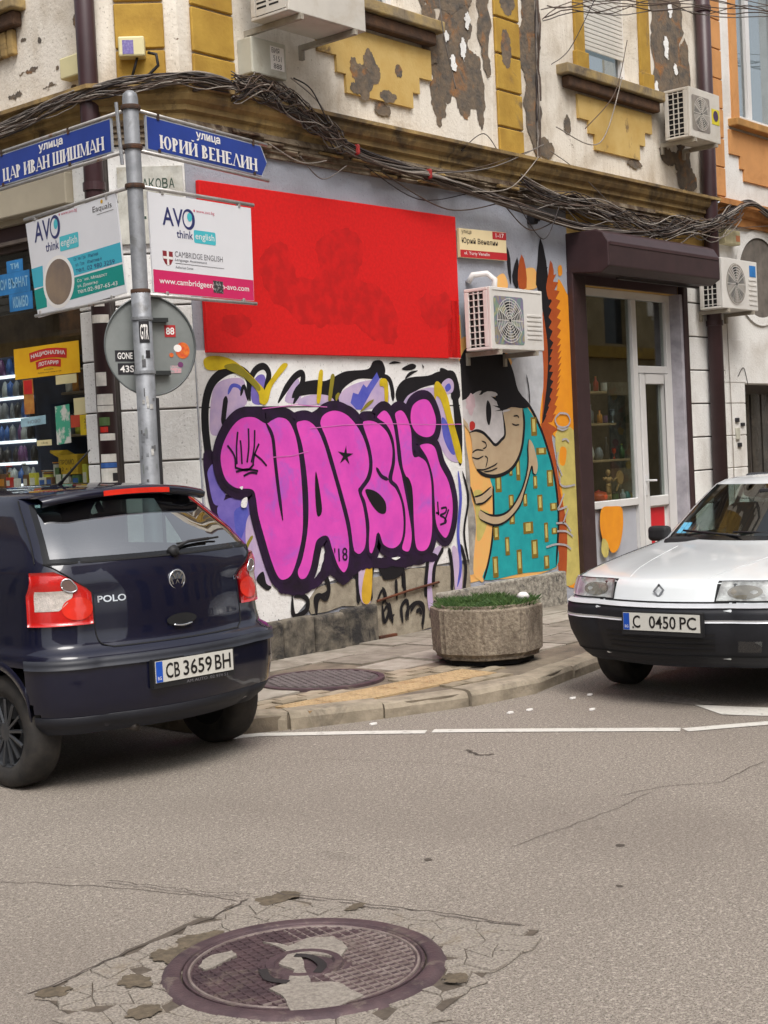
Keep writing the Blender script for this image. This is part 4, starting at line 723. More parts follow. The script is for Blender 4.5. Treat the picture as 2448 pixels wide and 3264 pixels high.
# round road sign seen from behind
M_disc = mat('sign_back_grey', srgb(140,144,142), rough=.5, var=.08, scale=3, metal=.25, bmp=.03, col2=srgb(122,126,124))
DA = R(68.5-90); DP = (PX+.1*math.cos(R(68.5)), PY+.1*math.sin(R(68.5))); fD = FA(DP, DA)
t = thing('round_road_sign', 'back of a round grey road sign covered in small stickers on the post', 'road sign', fD(.08,2.13,0))
MB().prism(ellipse(.08,2.45,.315,.328,48), fD, -.004, .0).build('disc', M_disc, t)
mb = MB(); n_ = 48; V = []
for i in range(n_):
    a = 2*PI*i/n_
    for rr, oo in ((1.0,-.004),(1.015,.012),(.985,.014),(.975,.0015)): V.append(fD(.08+.315*rr*math.cos(a), 2.45+.328*rr*math.sin(a), oo))
mb.add(V, [(4*i+j, 4*((i+1)%n_)+j, 4*((i+1)%n_)+j+1, 4*i+j+1) for i in range(n_) for j in range(3)]); mb.build('rim', mat('sign_rim', srgb(104,108,108), rough=.5, metal=.3, bmp=0), t, True)
for z in (2.62, 2.27): MB().obox(fD, .0, .2, z-.014, z+.014, .002, .045).build('bracket', mat('bracket_dark', srgb(60,62,62), rough=.5, metal=.4, bmp=0), t)
def sticker(u0, u1, z0, z1, m, tx=None, tm=None, nm='sticker'):
    s = MB().sheet([(u0,z0),(u1,z0),(u1,z1),(u0,z1)], fD, .0025).build(nm, m, t)
    if tx:
        mb = MB(); text(mb, tx, fD, u0+(u1-u0)*.12, z0+(z1-z0)*.2, u1-(u1-u0)*.12, z1-(z1-z0)*.2, .0035, .02); mb.build('print', tm or K_wl, s)
K_sb = mat('sticker_dark', srgb(40,38,42), rough=.6, bmp=0)
sticker(-.165,-.03,2.352,2.425, K_sb, 'GONE'); sticker(-.15,-.025,2.265,2.34, K_sb, '43S'); sticker(.185,.262,2.51,2.59, mat('sticker_red', srgb(190,44,48), rough=.6, bmp=0), '88')
MB().sheet(ellipse(.305,2.42,.05,.055,16), fD, .0025).build('sticker', mat('sticker_orange', srgb(222,128,40), rough=.6, bmp=0, scale=30, col2=srgb(196,70,40)), t); MB().sheet(ellipse(.27,2.435,.028,.025,14), fD, .0032).build('sticker', K_wl, t); MB().sheet(ellipse(.225,2.39,.016,.016,8), fD, .0025).build('sticker', MATS['sticker_orange'], t)
sticker(.21,.29,2.27,2.32, mat('sticker_pale', srgb(196,150,156), rough=.6, bmp=0, scale=50, col2=srgb(150,150,150), lo=.5, hi=.55)); MB().sheet(ellipse(.285,2.325,.02,.02,10), fD, .0028).build('sticker', mat('sticker_plum', srgb(120,60,110), rough=.6, bmp=0), t)
fP = lambda u, z, o: (PX + (.0655+o)*math.cos(R(220.5)+u), PY + (.0655+o)*math.sin(R(220.5)+u), z)
def psticker(a0, a1, z0, z1, m, tx=None):
    mb = MB(); n_ = 6
    mb.add([fP(a0+(a1-a0)*i/n_, z, .001) for z in (z0, z1) for i in range(n_+1)], [(i, i+1, i+n_+2, i+n_+1) for i in range(n_)]); s = mb.build('sticker', m, SP)
    if tx: 
        mb = MB(); text(mb, tx, fP, a0+.12, z0+.02, a1-.12, z1-.02, .0022, .02); mb.build('print', K_wl, s)
psticker(-.2, .85, 2.46, 2.6, K_sb, 'GTR'); psticker(.35, .8, 2.36, 2.41, K_sb)
for k in range(26):
    a0 = rnd.uniform(-.9, .9); z0 = rnd.uniform(1.5, 2.42); w_ = rnd.uniform(.08, .4); h_ = rnd.uniform(.015, .07)
    psticker(a0, a0+w_, z0, z0+h_, rnd.choice([M_galv, MATS['sign_back_grey'], mat('paper_scrap', srgb(196,194,190), rough=.9, scale=30, col2=srgb(140,138,134)), mat('scrap_dark', srgb(104,104,106), rough=.9, scale=30)]))
# ---------------------------------------------------------------- air conditioners
M_ac = mat('ac_casing', srgb(204,198,188), rough=.55, var=.06, scale=3, bmp=.03, grime=srgb(176,164,146), gs=3, glo=.5, ghi=.8)
M_acw = mat('ac_casing_white', srgb(216,212,206), rough=.5, var=.05, scale=3, bmp=.03, grime=srgb(190,180,166), gs=3, glo=.55, ghi=.8)
M_acd = mat('ac_dark', srgb(30,29,30), rough=.7, bmp=0); M_fan = mat('ac_fan_grille', srgb(150,142,130), rough=.5, bmp=0, scale=9, col2=srgb(120,112,108)); M_brk = mat('bracket_grey', srgb(168,160,146), rough=.6, bmp=.1, grime=srgb(120,88,62), gs=8, glo=.58, ghi=.68)
def aircon(label, x0, x1, z0, z1, yf, yb, mc, fan=(.34,.5,.4), round_=True, slots=(), sideopen=True, louvre=None):
    t = thing('air_conditioner', label, 'air conditioner', ((x0+x1)/2, (yf+yb)/2, z0), 'air conditioners on the facades')
    W_, H_ = x1-x0, z1-z0
    mb = MB(); mb.box(x0, x1, yf, yf+.03, z0, z1); mb.box(x0, x1, yf+.031, yb, z0, z0+.025); mb.box(x0, x1, yf+.031, yb, z1-.03, z1); mb.box(x1-.02, x1, yf+.031, yb, z0+.026, z1-.031)
    mb.box(x0, x0+.02, yb-.05, yb, z0+.026, z1-.031); mb.box(x0, x0+.02, yf+.031, yf+.08, z0+.026, z1-.031)
    mb.build('casing', mc, t, bevel=.006, seg=2)
    MB().box(x0+.022, x1-.03, yf+.05, yb-.012, z0+.03, z1-.035).build('heat_exchanger', M_acd, t)
    if sideopen:
        for k in range(9): z = z0+.05+(H_-.1)*k/8; MB().box(x0+.002, x0+.014, yf+.082, yb-.052, z-.004, z+.004).build('side_grille_bar', mc, t)
        for k in (.33, .66): y = yf+.08+(yb-yf-.13)*k; MB().box(x0-.001, x0+.016, y-.004, y+.004, z0+.03, z1-.035).build('side_grille_bar', mc, t)
    cx, cz, rr = x0+W_*fan[0], z0+H_*fan[1], H_*fan[2]
    fr = FA((0, yf), 0)
    if round_: MB().sheet(ellipse(cx, cz, rr, rr, 36), fr, .002).build('fan_opening', M_fan, t)
    else: MB().sheet(rrect(cx-rr*1.12, cx+rr*1.12, cz-rr*1.05, cz+rr*1.05, .03), fr, .002).build('fan_opening', M_fan, t)
    fa = MB()
    for i in range(5):
        a = i*2*PI/5; fa.sheet([(cx+rr*q*math.cos(a+d), cz+rr*q*math.sin(a+d)) for q, d in ((.2,0),(.85,.1),(.88,.75),(.25,.6))], fr, .003)
    fa.sheet(ellipse(cx, cz, rr*.2, rr*.2, 12), fr, .0033); fa.build('fan', M_acd, t)
    gr = MB()
    for k in range(1, 9): ring(gr, fr, cx, cz, rr*k/8.2, rr*k/8.2, .007, .012)
    for i in range(12): a = i*PI/6; gr.ribbon([(cx+.1*rr*math.cos(a), cz+.1*rr*math.sin(a)), (cx+rr*math.cos(a), cz+rr*math.sin(a))], .006, fr, .0125)
    gr.build('fan_guard', mc, t)
    for (a, b, c, d) in slots: MB().obox(fr, x0+W_*a, x0+W_*b, z0+H_*c, z0+H_*d, .0005, .006).build('louvre', mc, t, bevel=.002, seg=1)
    for x in (x0+W_*.15, x1-W_*.15):
        mb = MB().box(x-.018, x+.018, yf-.01, -.002, z0-.045, z0-.003); mb.box(x-.018, x+.018, -.035, -.002, z0-.12, z0-.046); mb.build('bracket', M_brk, t)
    return t
LV = [(.68, .96, .18+.075*k, .22+.075*k) for k in range(6)] + [(.05,.97,.95,.965)]
a1 = aircon('beige air conditioner cut by the top edge above the grey meter box', .57, 1.44, 4.985, 5.6, -.6, -.2, M_ac, fan=(.36,.62,.32))
for c in range(2):
    for k in range(9): MB().box(.566, .571, -.5+.13*c, -.4+.13*c, 5.06+.035*k, 5.075+.035*k).build('side_louvre', M_acd, a1)
MB().box(.567, .5705, -.569, -.26, 5.012, 5.568).build('side_panel', M_ac, a1)
a2 = aircon('beige air conditioner with yellow sticker hung beside the upper right window', 7.0, 7.7, 4.96, 5.5, -.43, -.12, M_ac, fan=(.36,.5,.34), round_=False)
MB().obox(FW, 7.5, 7.68, 5.16, 5.33, .4315, .433).build('sticker', mat('sticker_yellow', srgb(222,206,44), rough=.5, bmp=0), a2); MB().sheet(ellipse(7.59,5.255,.06,.06,20), FW, .435).build('sticker_eye', mat('sticker_purple', srgb(70,52,84), rough=.5, bmp=0), a2)
a3 = aircon('white air conditioner with painted moire colours on its fan panel mounted over the mural', 3.22, 4.05, 2.56, 3.12, -.39, -.1, M_acw, fan=(.34,.47,.37), round_=False, slots=LV)
m_moire, t_, b_ = newmat('painted_moire_panel'); co_ = coords(t_); nz = noise(t_, co_, 7, 3, .5, 1.2); cr = nn(t_, 'ShaderNodeValToRGB'); t_.links.new(nz, cr.inputs[0])  # moire colour play of the fan grille, put into the base colour
el = cr.color_ramp.elements; el[0].color = srgb(104,118,150); el[0].position = .3; el[1].color = srgb(168,160,120); el[1].position = .7
for p_, c_ in ((.42,(150,142,110)),(.5,(128,112,146)),(.58,(112,140,130))): e_ = el.new(p_); e_.color = srgb(*c_)
t_.links.new(cr.outputs[0], b_.inputs['Base Color']); b_.inputs['Roughness'].default_value = .4
for o in a3.children:
    if o.name.startswith('fan_opening'): o.data.materials[0] = m_moire
MB().tube([(3.55,-.2,3.1),(3.57,-.2,3.22),(3.52,-.15,3.28),(3.42,-.06,3.27),(3.4,-.02,3.2)], .028, 10).build('white_hose', M_pvc, a3, True)
MB().obox(FW, 3.02, 3.2, 2.5, 3.02, .0, .05).build('wall_plate', M_acw, a3)
a4 = aircon('white air conditioner with blue sticker right of the shop shutter box', 7.72, 8.6, 3.14, 3.71, -.37, -.08, M_acw, fan=(.38,.5,.42), slots=[(.74,.97,.1+.1*k,.14+.1*k) for k in range(6)])
MB().obox(FW, 8.4, 8.56, 3.53, 3.66, .3715, .373).build('sticker', mat('sticker_blue', srgb(44,124,196), rough=.5, bmp=0), a4)
# ---------------------------------------------------------------- boxes on the wall
def wbox(label, fn, u0, u1, z0, z1, d, m, name='meter_box'):
    c = fn((u0+u1)/2, z0, 0); t = thing(name, label, 'meter box', c)
    MB().obox(fn, u0, u1, z0, z1, .002, d).build('housing', m, t, bevel=.012)
    return t
M_bx = mat('box_cream', srgb(214,204,158), rough=.5, var=.04, bmp=.02); M_bg = mat('box_grey', srgb(190,188,174), rough=.5, var=.06, bmp=.03, grime=srgb(150,140,122), gs=4)
b = wbox('cream box with purple label on the ochre corner blocks', FS, .24, .43, 4.645, 4.79, .13, M_bx); MB().obox(FS, .32, .4, 4.66, 4.76, .131, .1325).build('label_plate', mat('label_purple', srgb(98,84,150), rough=.5, bmp=0, scale=60, col2=srgb(140,130,178)), b)
MB().tube([FS(.22,4.68,.08), FS(.16,4.66,.1), FS(.15,4.58,.1), FS(.22,4.52,.08), FS(.3,4.5,.06)], .012, 8).build('conduit', MATS['black_cable'], b, True)
MB().tube([FS(.3,4.65,.08), FS(.32,4.58,.08), FS(.36,4.48,.05)], .01, 8).build('conduit', MATS['black_cable'], b, True)
wbox('plain cream box left of the corner downpipe', FL, .53, .75, 4.56, 4.72, .1, M_bx)
b = wbox('grey box with printed label under the beige air conditioner', FW, .60, .98, 4.62, 4.9, .16, M_bg); MB().obox(FW, .8, .95, 4.68, 4.86, .161, .1625).build('label_plate', K_wl, b)
mb = MB(); text(mb, 'ВИЯ', FW, .815, 4.81, .9, 4.85, .1635); text(mb, '888', FW, .83, 4.69, .92, 4.73, .1635); text(mb, '5151', FW, .83, 4.75, .92, 4.79, .1635); mb.build('lettering', K_dk, b)
b = wbox('yellowed box with orange label above the right air conditioner', FW, 8.33, 8.72, 3.95, 4.12, .12, mat('box_old', srgb(196,186,148), rough=.6, bmp=.03)); MB().obox(FW, 8.6, 8.7, 3.99, 4.06, .121, .122).build('label_plate', mat('label_orange', srgb(206,130,84), rough=.5, bmp=0), b)
b = thing('wall_camera', 'small black camera on the grey wall above the mural', 'camera', (4.45,-.02,3.85)); MB().obox(FW, 4.42, 4.5, 3.83, 3.93, .0, .09).build('housing', K_sb, b, bevel=.015); MB().cyl((4.46,-.09,3.875),(4.46,-.12,3.87),.025,12).build('lens', M_acd, b)
b = thing('entry_phone', 'small grey door phones on the white pier of the house next door', 'door phone', (8.62,-.02,1.6))
for z0, z1, u in ((1.85,1.9,8.6),(1.64,1.78,8.6),(1.55,1.6,8.64),(1.8,1.84,8.74)): MB().obox(FW, u, u+.09, z0, z1, .014, .035).build('unit', M_bg if z1-z0 > .1 else K_sb, b, bevel=.006)
# ---------------------------------------------------------------- cables
M_cab = [mat('cable_dark', srgb(52,44,44), rough=.7, bmp=0), mat('cable_brown', srgb(88,72,62), rough=.7, bmp=0), mat('cable_grey', srgb(120,112,106), rough=.7, bmp=0), mat('cable_pale', srgb(160,150,140), rough=.7, bmp=0)]
def lump(label, path, n, spread, r, seed, name='cable_bundle'):
    rr = random.Random(seed); mbs = [MB() for _ in M_cab]
    for k in range(n):
        ph = rr.uniform(0, 6.28); sp = rr.uniform(.3, 1)*spread; fq = rr.uniform(2, 6); amp = rr.uniform(.1,.6)*spread
        pts = spl(path, 7); m_ = len(pts); o1, o2 = math.cos(ph)*sp, math.sin(ph)*sp
        q = [(p[0]+rr.uniform(-.01,.01), p[1]+o1*.5+amp*.4*math.cos(fq*i*6/m_), p[2]+o2+amp*math.sin(fq*i*6/m_+ph)) for i, p in enumerate(pts)]
        i0 = 0 if rr.random() < .7 else rr.randint(0, m_//2); i1 = m_ if rr.random() < .7 else rr.randint(m_//2, m_)
        if i1-i0 > 3: mbs[rr.choice([0,0,1,1,1,2,2,3])].tube(q[i0:i1], r*rr.uniform(.6,1.3), 5, False)
    t = thing(name, label, 'cables', path[len(path)//2]); tag(t, kind='stuff')
    for mb, m_ in zip(mbs, M_cab):
        if mb.v: tag(mb.build('cable_strands', m_, t, True), kind='stuff')
BP = [(u, -.16, z) for u, z in [(-.02,4.44),(.23,4.49),(.6,4.44),(1.1,4.36),(1.75,4.18),(2.34,4.11),(2.7,4.09),(3.4,4.02),(4.0,3.96),(4.97,3.86),(5.6,3.86),(6.3,3.89),(7.0,3.97),(7.57,4.07),(8.3,4.27),(8.9,4.46),(9.6,4.36),(11,4.2)]]
lump('tangled bundle of dark telephone cables sagging along the cornice of the painted wall', BP, 36, .05, .0062, 1)
lump('loose mess of cables below the grey box at the corner', [(.35,-.2,4.46),(.65,-.2,4.5),(.95,-.19,4.46),(1.25,-.18,4.34),(1.6,-.17,4.22)], 44, .09, .005, 2)
lump('cables running along the side cornice left of the corner', [(-.62,5.5,4.2),(-.62,3,4.25),(-.6,1.4,4.3),(-.62,.75,4.34),(-.56,.3,4.38),(-.35,-.02,4.42),(-.05,-.19,4.46),(.3,-.2,4.47)], 24, .05, .006, 3)
lump('loose cables hanging over the shop shutter box', [(4.2,-.12,4.1),(5.0,-.14,4.05),(5.8,-.15,3.98),(6.6,-.15,3.93),(7.3,-.15,4.0),(8.0,-.2,4.1),(8.6,-.15,4.3)], 34, .13, .0055, 4)
lump('vertical cables running up the brown stained strip of the upper wall', [(4.62,-.03,4.4),(4.66,-.03,5.0),(4.7,-.03,5.7),(4.72,-.03,6.6),(4.72,-.03,8.2)], 8, .07, .008, 5)
lump('thin wires crossing in front of the upper right windows', [(4.45,-.3,5.86),(5.6,-.4,6.12),(7.2,-.6,6.38),(9.3,-.8,6.65),(13,-1.2,7.2)], 7, .12, .006, 6)
r_ = random.Random(9)
LOOPS = [((1.9,4.08),(2.6,3.87),(3.35,4.0)),((2.1,4.05),(3.0,3.82),(3.9,3.98)),((1.1,4.05),(1.35,3.9),(1.65,4.04)),((.75,4.1),(1.1,4.0),(1.4,4.05)),((3.2,4.36),(3.55,4.56),(3.78,4.42)),((2.5,4.1),(3.3,4.2),(4.3,4.5)),((2.6,4.08),(3.6,4.25),(4.5,4.58)),((3.3,4.0),(3.9,4.1),(4.4,4.45)),
  ((4.0,3.95),(4.4,3.66),(4.7,4.0)),((3.9,3.94),(4.3,3.75),(4.8,3.9)),((4.7,4.55),(5.2,4.4),(6.2,3.95)),((4.8,4.8),(5.6,4.75),(6.1,5.5)),((4.75,5.4),(5.1,5.62),(5.6,6.2)),((6.2,5.9),(5.9,5.3),(5.3,4.85)),((2.9,6.2),(3.0,5.4),(3.15,4.9)),((1.0,4.64),(1.3,4.5),(1.55,4.25)),((1.02,4.64),(1.22,4.58),(1.4,4.34)),((7.4,4.05),(8.2,4.1),(9.8,4.28)),((6.5,3.9),(7.5,3.95),(8.7,4.35)),((8.45,.2),(8.5,1.5),(8.46,3.1)),((8.7,2.4),(8.85,2.5),(8.95,2.3))]
for k, (a, b_, c) in enumerate(LOOPS):
    pts = spl([a, b_, c], 10); y = -.12-.01*(k % 9)
    if k >= 19: y = -.03
    o = MB().tube([(u, y, z) for u, z in pts], r_.choice([.0045,.005,.006]), 6).build('wall_cable', M_cab[k % 4], None, True)
    tag(o, ['thin cable looping below the cornice over the grey wall', 'slack wire drooping above the red panel', 'short wire loop behind the right blue sign', 'wire loop near the corner below the frieze', 'grey wire arching up at the second ochre column', 'pale cable rising from the bundle to the ochre column', 'higher pale cable rising to the ochre column', 'cable climbing beside the second ochre column', 'deep cable loop hanging beside the wall camera', 'shallow cable loop above the address plate', 'cable dropping from the stained strip to the shutter box', 'cable slanting across the stepped ochre panel', 'cable slanting to the half closed roller shutter', 'cable crossing the wall left of the right window sill', 'cable hanging down the flaked wall beside the top window', 'cable dropping from the grey box', 'second cable dropping from the grey box', 'long pale wire reaching right past the downpipe', 'wire rising over the right end of the shutter box', 'dark conduit running up the pier of the house next door', 'small wire loop over the door next door'][k], 'cable', 'single cables on the facades')
for k, (u, z) in enumerate(((1.75,4.18),(2.7,4.09))):
    tag(MB().obox(FW, u-.018, u+.018, z-.045, z+.045, .115, .205).build('cable_tie', mat('tie_red', srgb(170,52,50), rough=.5, bmp=0), None, bevel=.02), ['red tape tie round the cable bundle nearer the corner', 'red tape tie round the cable bundle farther right'][k], 'cable tie', 'ties on the cable bundle')

# ---------------------------------------------------------------- right shop front with shutter
SF = thing('shop_front', 'white framed shop door and display window inside a dark brown shutter frame', 'shop front', (6.3, .1, .1))
MB().prism([(-.5,3.42),(-.5,3.66),(-.44,3.76),(-.36,3.795),(0,3.80),(0,3.40),(-.4,3.36)], lambda u, z, o: (o, u, z), 5.09, 7.42).build('shutter_box', M_brown, SF, bevel=.012)
MB().box(5.12, 7.4, -.506, -.5005, 3.63, 3.66).build('box_seam', M_dpipe, SF); MB().box(5.6, 7.3, -.3, -.26, 3.34, 3.36).build('shutter_lip', mat('shutter_lip_metal', srgb(70,66,68), rough=.4, metal=.5, bmp=0), SF)
MB().box(5.09, 5.33, -.07, .2, .1, 3.42).build('jamb', M_brown, SF, bevel=.01); MB().box(7.361, 7.46, -.07, .2, .1, 3.42).build('jamb', M_brown, SF, bevel=.01)
MB().box(7.46, 7.52, -.02, .2, .1, 3.4).build('jamb_return', M_white, SF)
MB().box(5.33, 7.3, -.03, .2, 3.302, 3.42).build('head_board', M_dpipe, SF); MB().box(7.301, 7.36, -.05, .2, .1, 3.3).build('reveal', mat('reveal_lilac', srgb(182,178,186), rough=.6, bmp=.05), SF)
fS = FA((0, .12), 0)
fr = MB()
for a, b, c, d in ((5.33,7.3,3.22,3.3),(5.33,5.4,1.02,3.22),(5.4,6.46,.98,1.06),(6.46,6.56,.1,3.22),(7.2,7.3,.1,3.22),(6.56,7.2,2.42,2.5),(5.33,6.46,.1,.16)): fr.obox(fS, a, b, c, d, -.04, .04)
fr.build('frame', M_pvc, SF, bevel=.006, seg=1)
MB().obox(fS, 5.38, 6.48, 1.04, 3.24, -.004, .004).build('display_pane', GL_shop, SF); MB().obox(fS, 6.54, 7.22, 2.48, 3.24, -.004, .004).build('transom_pane', GL_shop, SF)
DR = MB()
for a, b, c, d in ((6.57,6.67,.12,2.41),(7.09,7.19,.12,2.41),(6.67,7.09,2.3,2.41),(6.67,7.09,.95,1.06),(6.67,7.09,.12,.22)): DR.obox(fS, a, b, c, d, -.03, .055)
DR = DR.build('door', M_pvc, SF, bevel=.006, seg=1)
MB().obox(fS, 6.65, 7.11, 1.04, 2.32, -.004, .004).build('pane', glass('door_glass', (.8,.84,.82), .06), DR)
MB().obox(fS, 6.66, 7.1, .2, .97, -.01, .01).build('lower_panel', M_pvc, DR)
MB().obox(fS, 6.73, 7.05, .42, .93, .0105, .013).build('poster', mat('poster_red', srgb(206,34,44), rough=.4, bmp=0, var=.08, scale=3), DR)
mb = MB(); text(mb, '20', fS, 6.8, .52, 6.99, .64, .0145, .04); mb.build('poster_print', K_wl, DR)
h = MB(); h.obox(fS, 6.585, 6.615, 1.08, 1.3, .055, .065); h.tube([fS(6.6,1.24,.06), fS(6.6,1.24,.1), fS(6.74,1.235,.105)], .012, 8); h.build('door_handle', mat('handle_white', srgb(236,236,236), rough=.25, bmp=0), DR)
LP = MB().obox(fS, 5.34, 6.45, .17, .97, -.02, .0).build('stall_riser', mat('riser_grey', srgb(178,180,188), rough=.5, var=.04, bmp=.03), SF)
MB().sheet(spl([(5.698,0.990),(5.894,0.997),(6.083,0.977),(6.110,0.859),(6.090,0.726),(6.023,0.577),(5.927,0.508),(5.838,0.516),(5.789,0.576),(5.674,0.680),(5.643,0.852)], 4, True), fS, .043).build('orange_blot', K_or, LP); MB().sheet(spl([(5.672,0.661),(5.734,0.657),(5.790,0.586),(5.773,0.483),(5.701,0.470),(5.645,0.541)], 4, True), fS, .0445).build('yellow_blot', K_cream, LP)
MB().box(5.34, 6.45, .128, .14, .9, .912).build('riser_seam', M_groove, LP)
# room behind: shelf backs, floor, back wall
MB().box(5.2, 7.5, 1.9, 2.0, .1, 3.4).build('room_wall', mat('shop_back', srgb(96,88,78), rough=.9, scale=1.5, col2=srgb(60,54,50), bmp=0), SF); MB().box(5.1, 5.2, .2, 2.0, .1, 3.4).build('room_wall', MATS['shop_back'], SF); MB().box(7.5, 7.6, .25, 2.0, .1, 3.4).build('room_wall', MATS['shop_back'], SF)
MB().box(5.2, 7.5, .2, 1.9, 3.4, 3.45).build('room_ceiling', MATS['shop_back'], SF); MB().box(5.2, 7.5, .2, 1.9, .08, .1).build('room_floor', M_dkbrown, SF)
M_bd = mat('poster_board', srgb(150,142,124), rough=.8, scale=9, col2=srgb(96,88,76), grime=srgb(140,96,80), gs=5, glo=.55, ghi=.65, bmp=0)
MB().obox(fS, 6.62, 7.18, 1.0, 2.35, -.4, -.38).build('print_board', M_bd, SF)
for k in range(9):
    mb = MB(); mb.sheet(blob(6.7+.13*(k%4), 1.15+.13*k, .07, .05, k+7, 8, .25, 2), fS, -.376+.001*k); mb.build('printed_motif', mat('motif%d' % (k%3), srgb(*[(86,96,80),(140,96,90),(170,140,80)][k%3]), rough=.8, bmp=0), SF)
M_shelf = mat('shelf_wood', srgb(196,164,122), rough=.6, bmp=.05, scale=8)
for z, u1 in ((2.2,6.03),(1.86,6.2),(1.47,6.45),(1.005,6.46)):
    tag(MB().obox(fS, 5.5, u1, z, z+.025, -.17, -.045).build('display_shelf', M_shelf, None, bevel=.003, seg=1), {2.2:'topmost short wooden shelf in the right shop window', 1.86:'second wooden shelf down in the right shop window', 1.47:'third wooden shelf down in the right shop window', 1.005:'lowest board of the right shop window under the wooden figure'}[z], 'shelf', 'shelves in the right shop window')
COLS = {'red':(190,44,34),'amber':(214,140,50),'grey':(120,124,130),'green':(84,110,66),'yellow':(206,200,70),'clear':(170,176,178),'dark':(50,48,52),'orange':(220,90,50),'teal':(60,130,130),'blue':(60,100,170),'white':(220,216,208),'brown':(112,76,50),'purple':(110,70,120)}
def cm(c): return mat('goods_'+c, srgb(*COLS[c]), rough=.3, var=.12, scale=14, bmp=0)
def bottle(p, h, r, c, cap, lab, cat='bottle', grp=None, shape=0):
    prof = [[(0,0),(r,0),(r,h*.6),(r*.35,h*.76),(r*.33,h*.95)], [(0,0),(r*.9,0),(r,h*.2),(r,h*.9)], [(0,0),(r*.6,0),(r,h*.35),(r*.8,h*.7),(r*.4,h*.95)], [(0,0),(r*.5,0),(r*.5,.01),(r*.1,.02),(r*.1,h*.45),(r*.9,h*.6),(r,h*.9)]][shape]
    t = thing(('bottle','jar','vase','goblet')[shape], lab, cat, p, grp)
    MB().lathe(prof, p, n=14).build('body', cm(c), t, True); MB().lathe([(0,h*.95),(prof[-1][0]*1.15,h*.95),(prof[-1][0]*1.15,h),(0,h)], p, n=14).build('cap', cm(cap), t); return t
G1 = 'small goods in the right shop window'
sp = [(5.52,2.225,.13,.03,'clear','grey','clear bottle on the topmost shelf of the right shop',0),(5.66,2.225,.16,.03,'red','amber','red bottle on the topmost shelf of the right shop',0),(5.8,2.225,.1,.035,'white','grey','white jar on the topmost shelf of the right shop',1),
 (5.55,1.885,.2,.035,'grey','clear','tall grey bottle on the second shelf of the right shop',0),(5.72,1.885,.14,.03,'amber','red','amber bottle with red cap on the second shelf of the right shop',0),(5.84,1.885,.09,.03,'purple','dark','small purple jar on the second shelf of the right shop',1),(5.98,1.885,.15,.025,'clear','clear','clear goblet at the end of the second shelf',3),
 (5.52,1.495,.17,.04,'white','grey','white vase on the third shelf of the right shop',2),(5.64,1.495,.14,.05,'grey','dark','round grey vase on the third shelf of the right shop',2),(5.82,1.495,.24,.03,'dark','grey','tall dark bottle on the third shelf of the right shop',0),(5.98,1.495,.12,.025,'orange','red','orange goblet on the third shelf of the right shop',3),(6.12,1.495,.16,.03,'green','yellow','green bottle with yellow cap on the third shelf',0),
 (5.92,1.08,.1,.04,'green','dark','squat green jar left of the wooden figure',1),(6.08,1.08,.13,.03,'clear','white','clear bottle right of the wooden figure',0),(6.2,1.08,.11,.045,'teal','dark','teal vase at the foot of the right shop window',2),(6.33,1.08,.08,.035,'yellow','amber','small yellow jar at the foot of the right shop window',1),(6.1,1.3,.1,.04,'orange','red','orange jar hanging under the third shelf',1)]
for (u, z, h, r, c, cp, lab, s_) in sp[:-1]: bottle((u+.24, .215+.02*math.sin(u*40), z-(.05 if z < 1.2 else 0)), h, r, c, cp, lab, 'ornament', G1, s_)
t = thing('red_bowl', 'round orange red pot at the lower left of the right shop window', 'pot', (5.86,.215,1.03), G1); MB().lathe([(0,0),(.06,0),(.095,.05),(.1,.08),(.08,.12),(.075,.118)], (5.86,.215,1.03), n=20).build('body', cm('orange'), t, True); MB().lathe([(0,.12),(.08,.119),(.02,.135),(0,.15)], (5.86,.215,1.03), n=20).build('lid', cm('red'), t, True)
# jointed wooden artist's figure
t = thing('wooden_figure', 'jointed wooden mannequin standing in the right shop window', 'mannequin', (6.04,.2,1.03)); M_wd = mat('figure_wood', srgb(200,156,98), rough=.5, bmp=0)
wf = MB(); bx_, by_ = 6.04, .2
for a, b, r1, r2 in (((-.03,0,0),(-.025,0,.12),.016,.018),((-.025,0,.12),(-.012,0,.23),.02,.022),((.035,0,0),(.03,0,.12),.016,.018),((.03,0,.12),(.014,0,.23),.02,.022),((0,0,.22),(0,0,.27),.034,.026),((0,0,.28),(0,0,.36),.026,.042),((0,0,.37),(0,0,.4),.012,.012),((-.05,0,.355),(-.12,-.01,.33),.014,.012),((-.12,-.01,.33),(-.17,-.03,.36),.012,.009),((.05,0,.355),(.1,-.01,.3),.014,.012),((.1,-.01,.3),(.15,-.03,.35),.012,.009)):
    wf.tube([(bx_+a[0]*.85,by_+a[1],1.03+a[2]*.76), (bx_+b[0]*.85,by_+b[1],1.03+b[2]*.76)], r1*.9, 10, True, r2*.9)
wf.lathe([(0,.295),(.018,.3),(.027,.325),(.02,.35),(0,.36)], (bx_,by_,1.03), n=14); wf.build('body', M_wd, t, True)
t = thing('wooden_paddle', 'flat pale wooden disc held up beside the mannequin', 'disc', (6.26,.2,1.2)); MB().prism(ellipse(6.28,1.29,.065,.075,20), FA((0,.2),0), -.008, .008).build('blade', M_wd, t); MB().cyl((6.25,.2,1.22),(6.2,.2,1.15),.01,8).build('handle', M_wd, t)
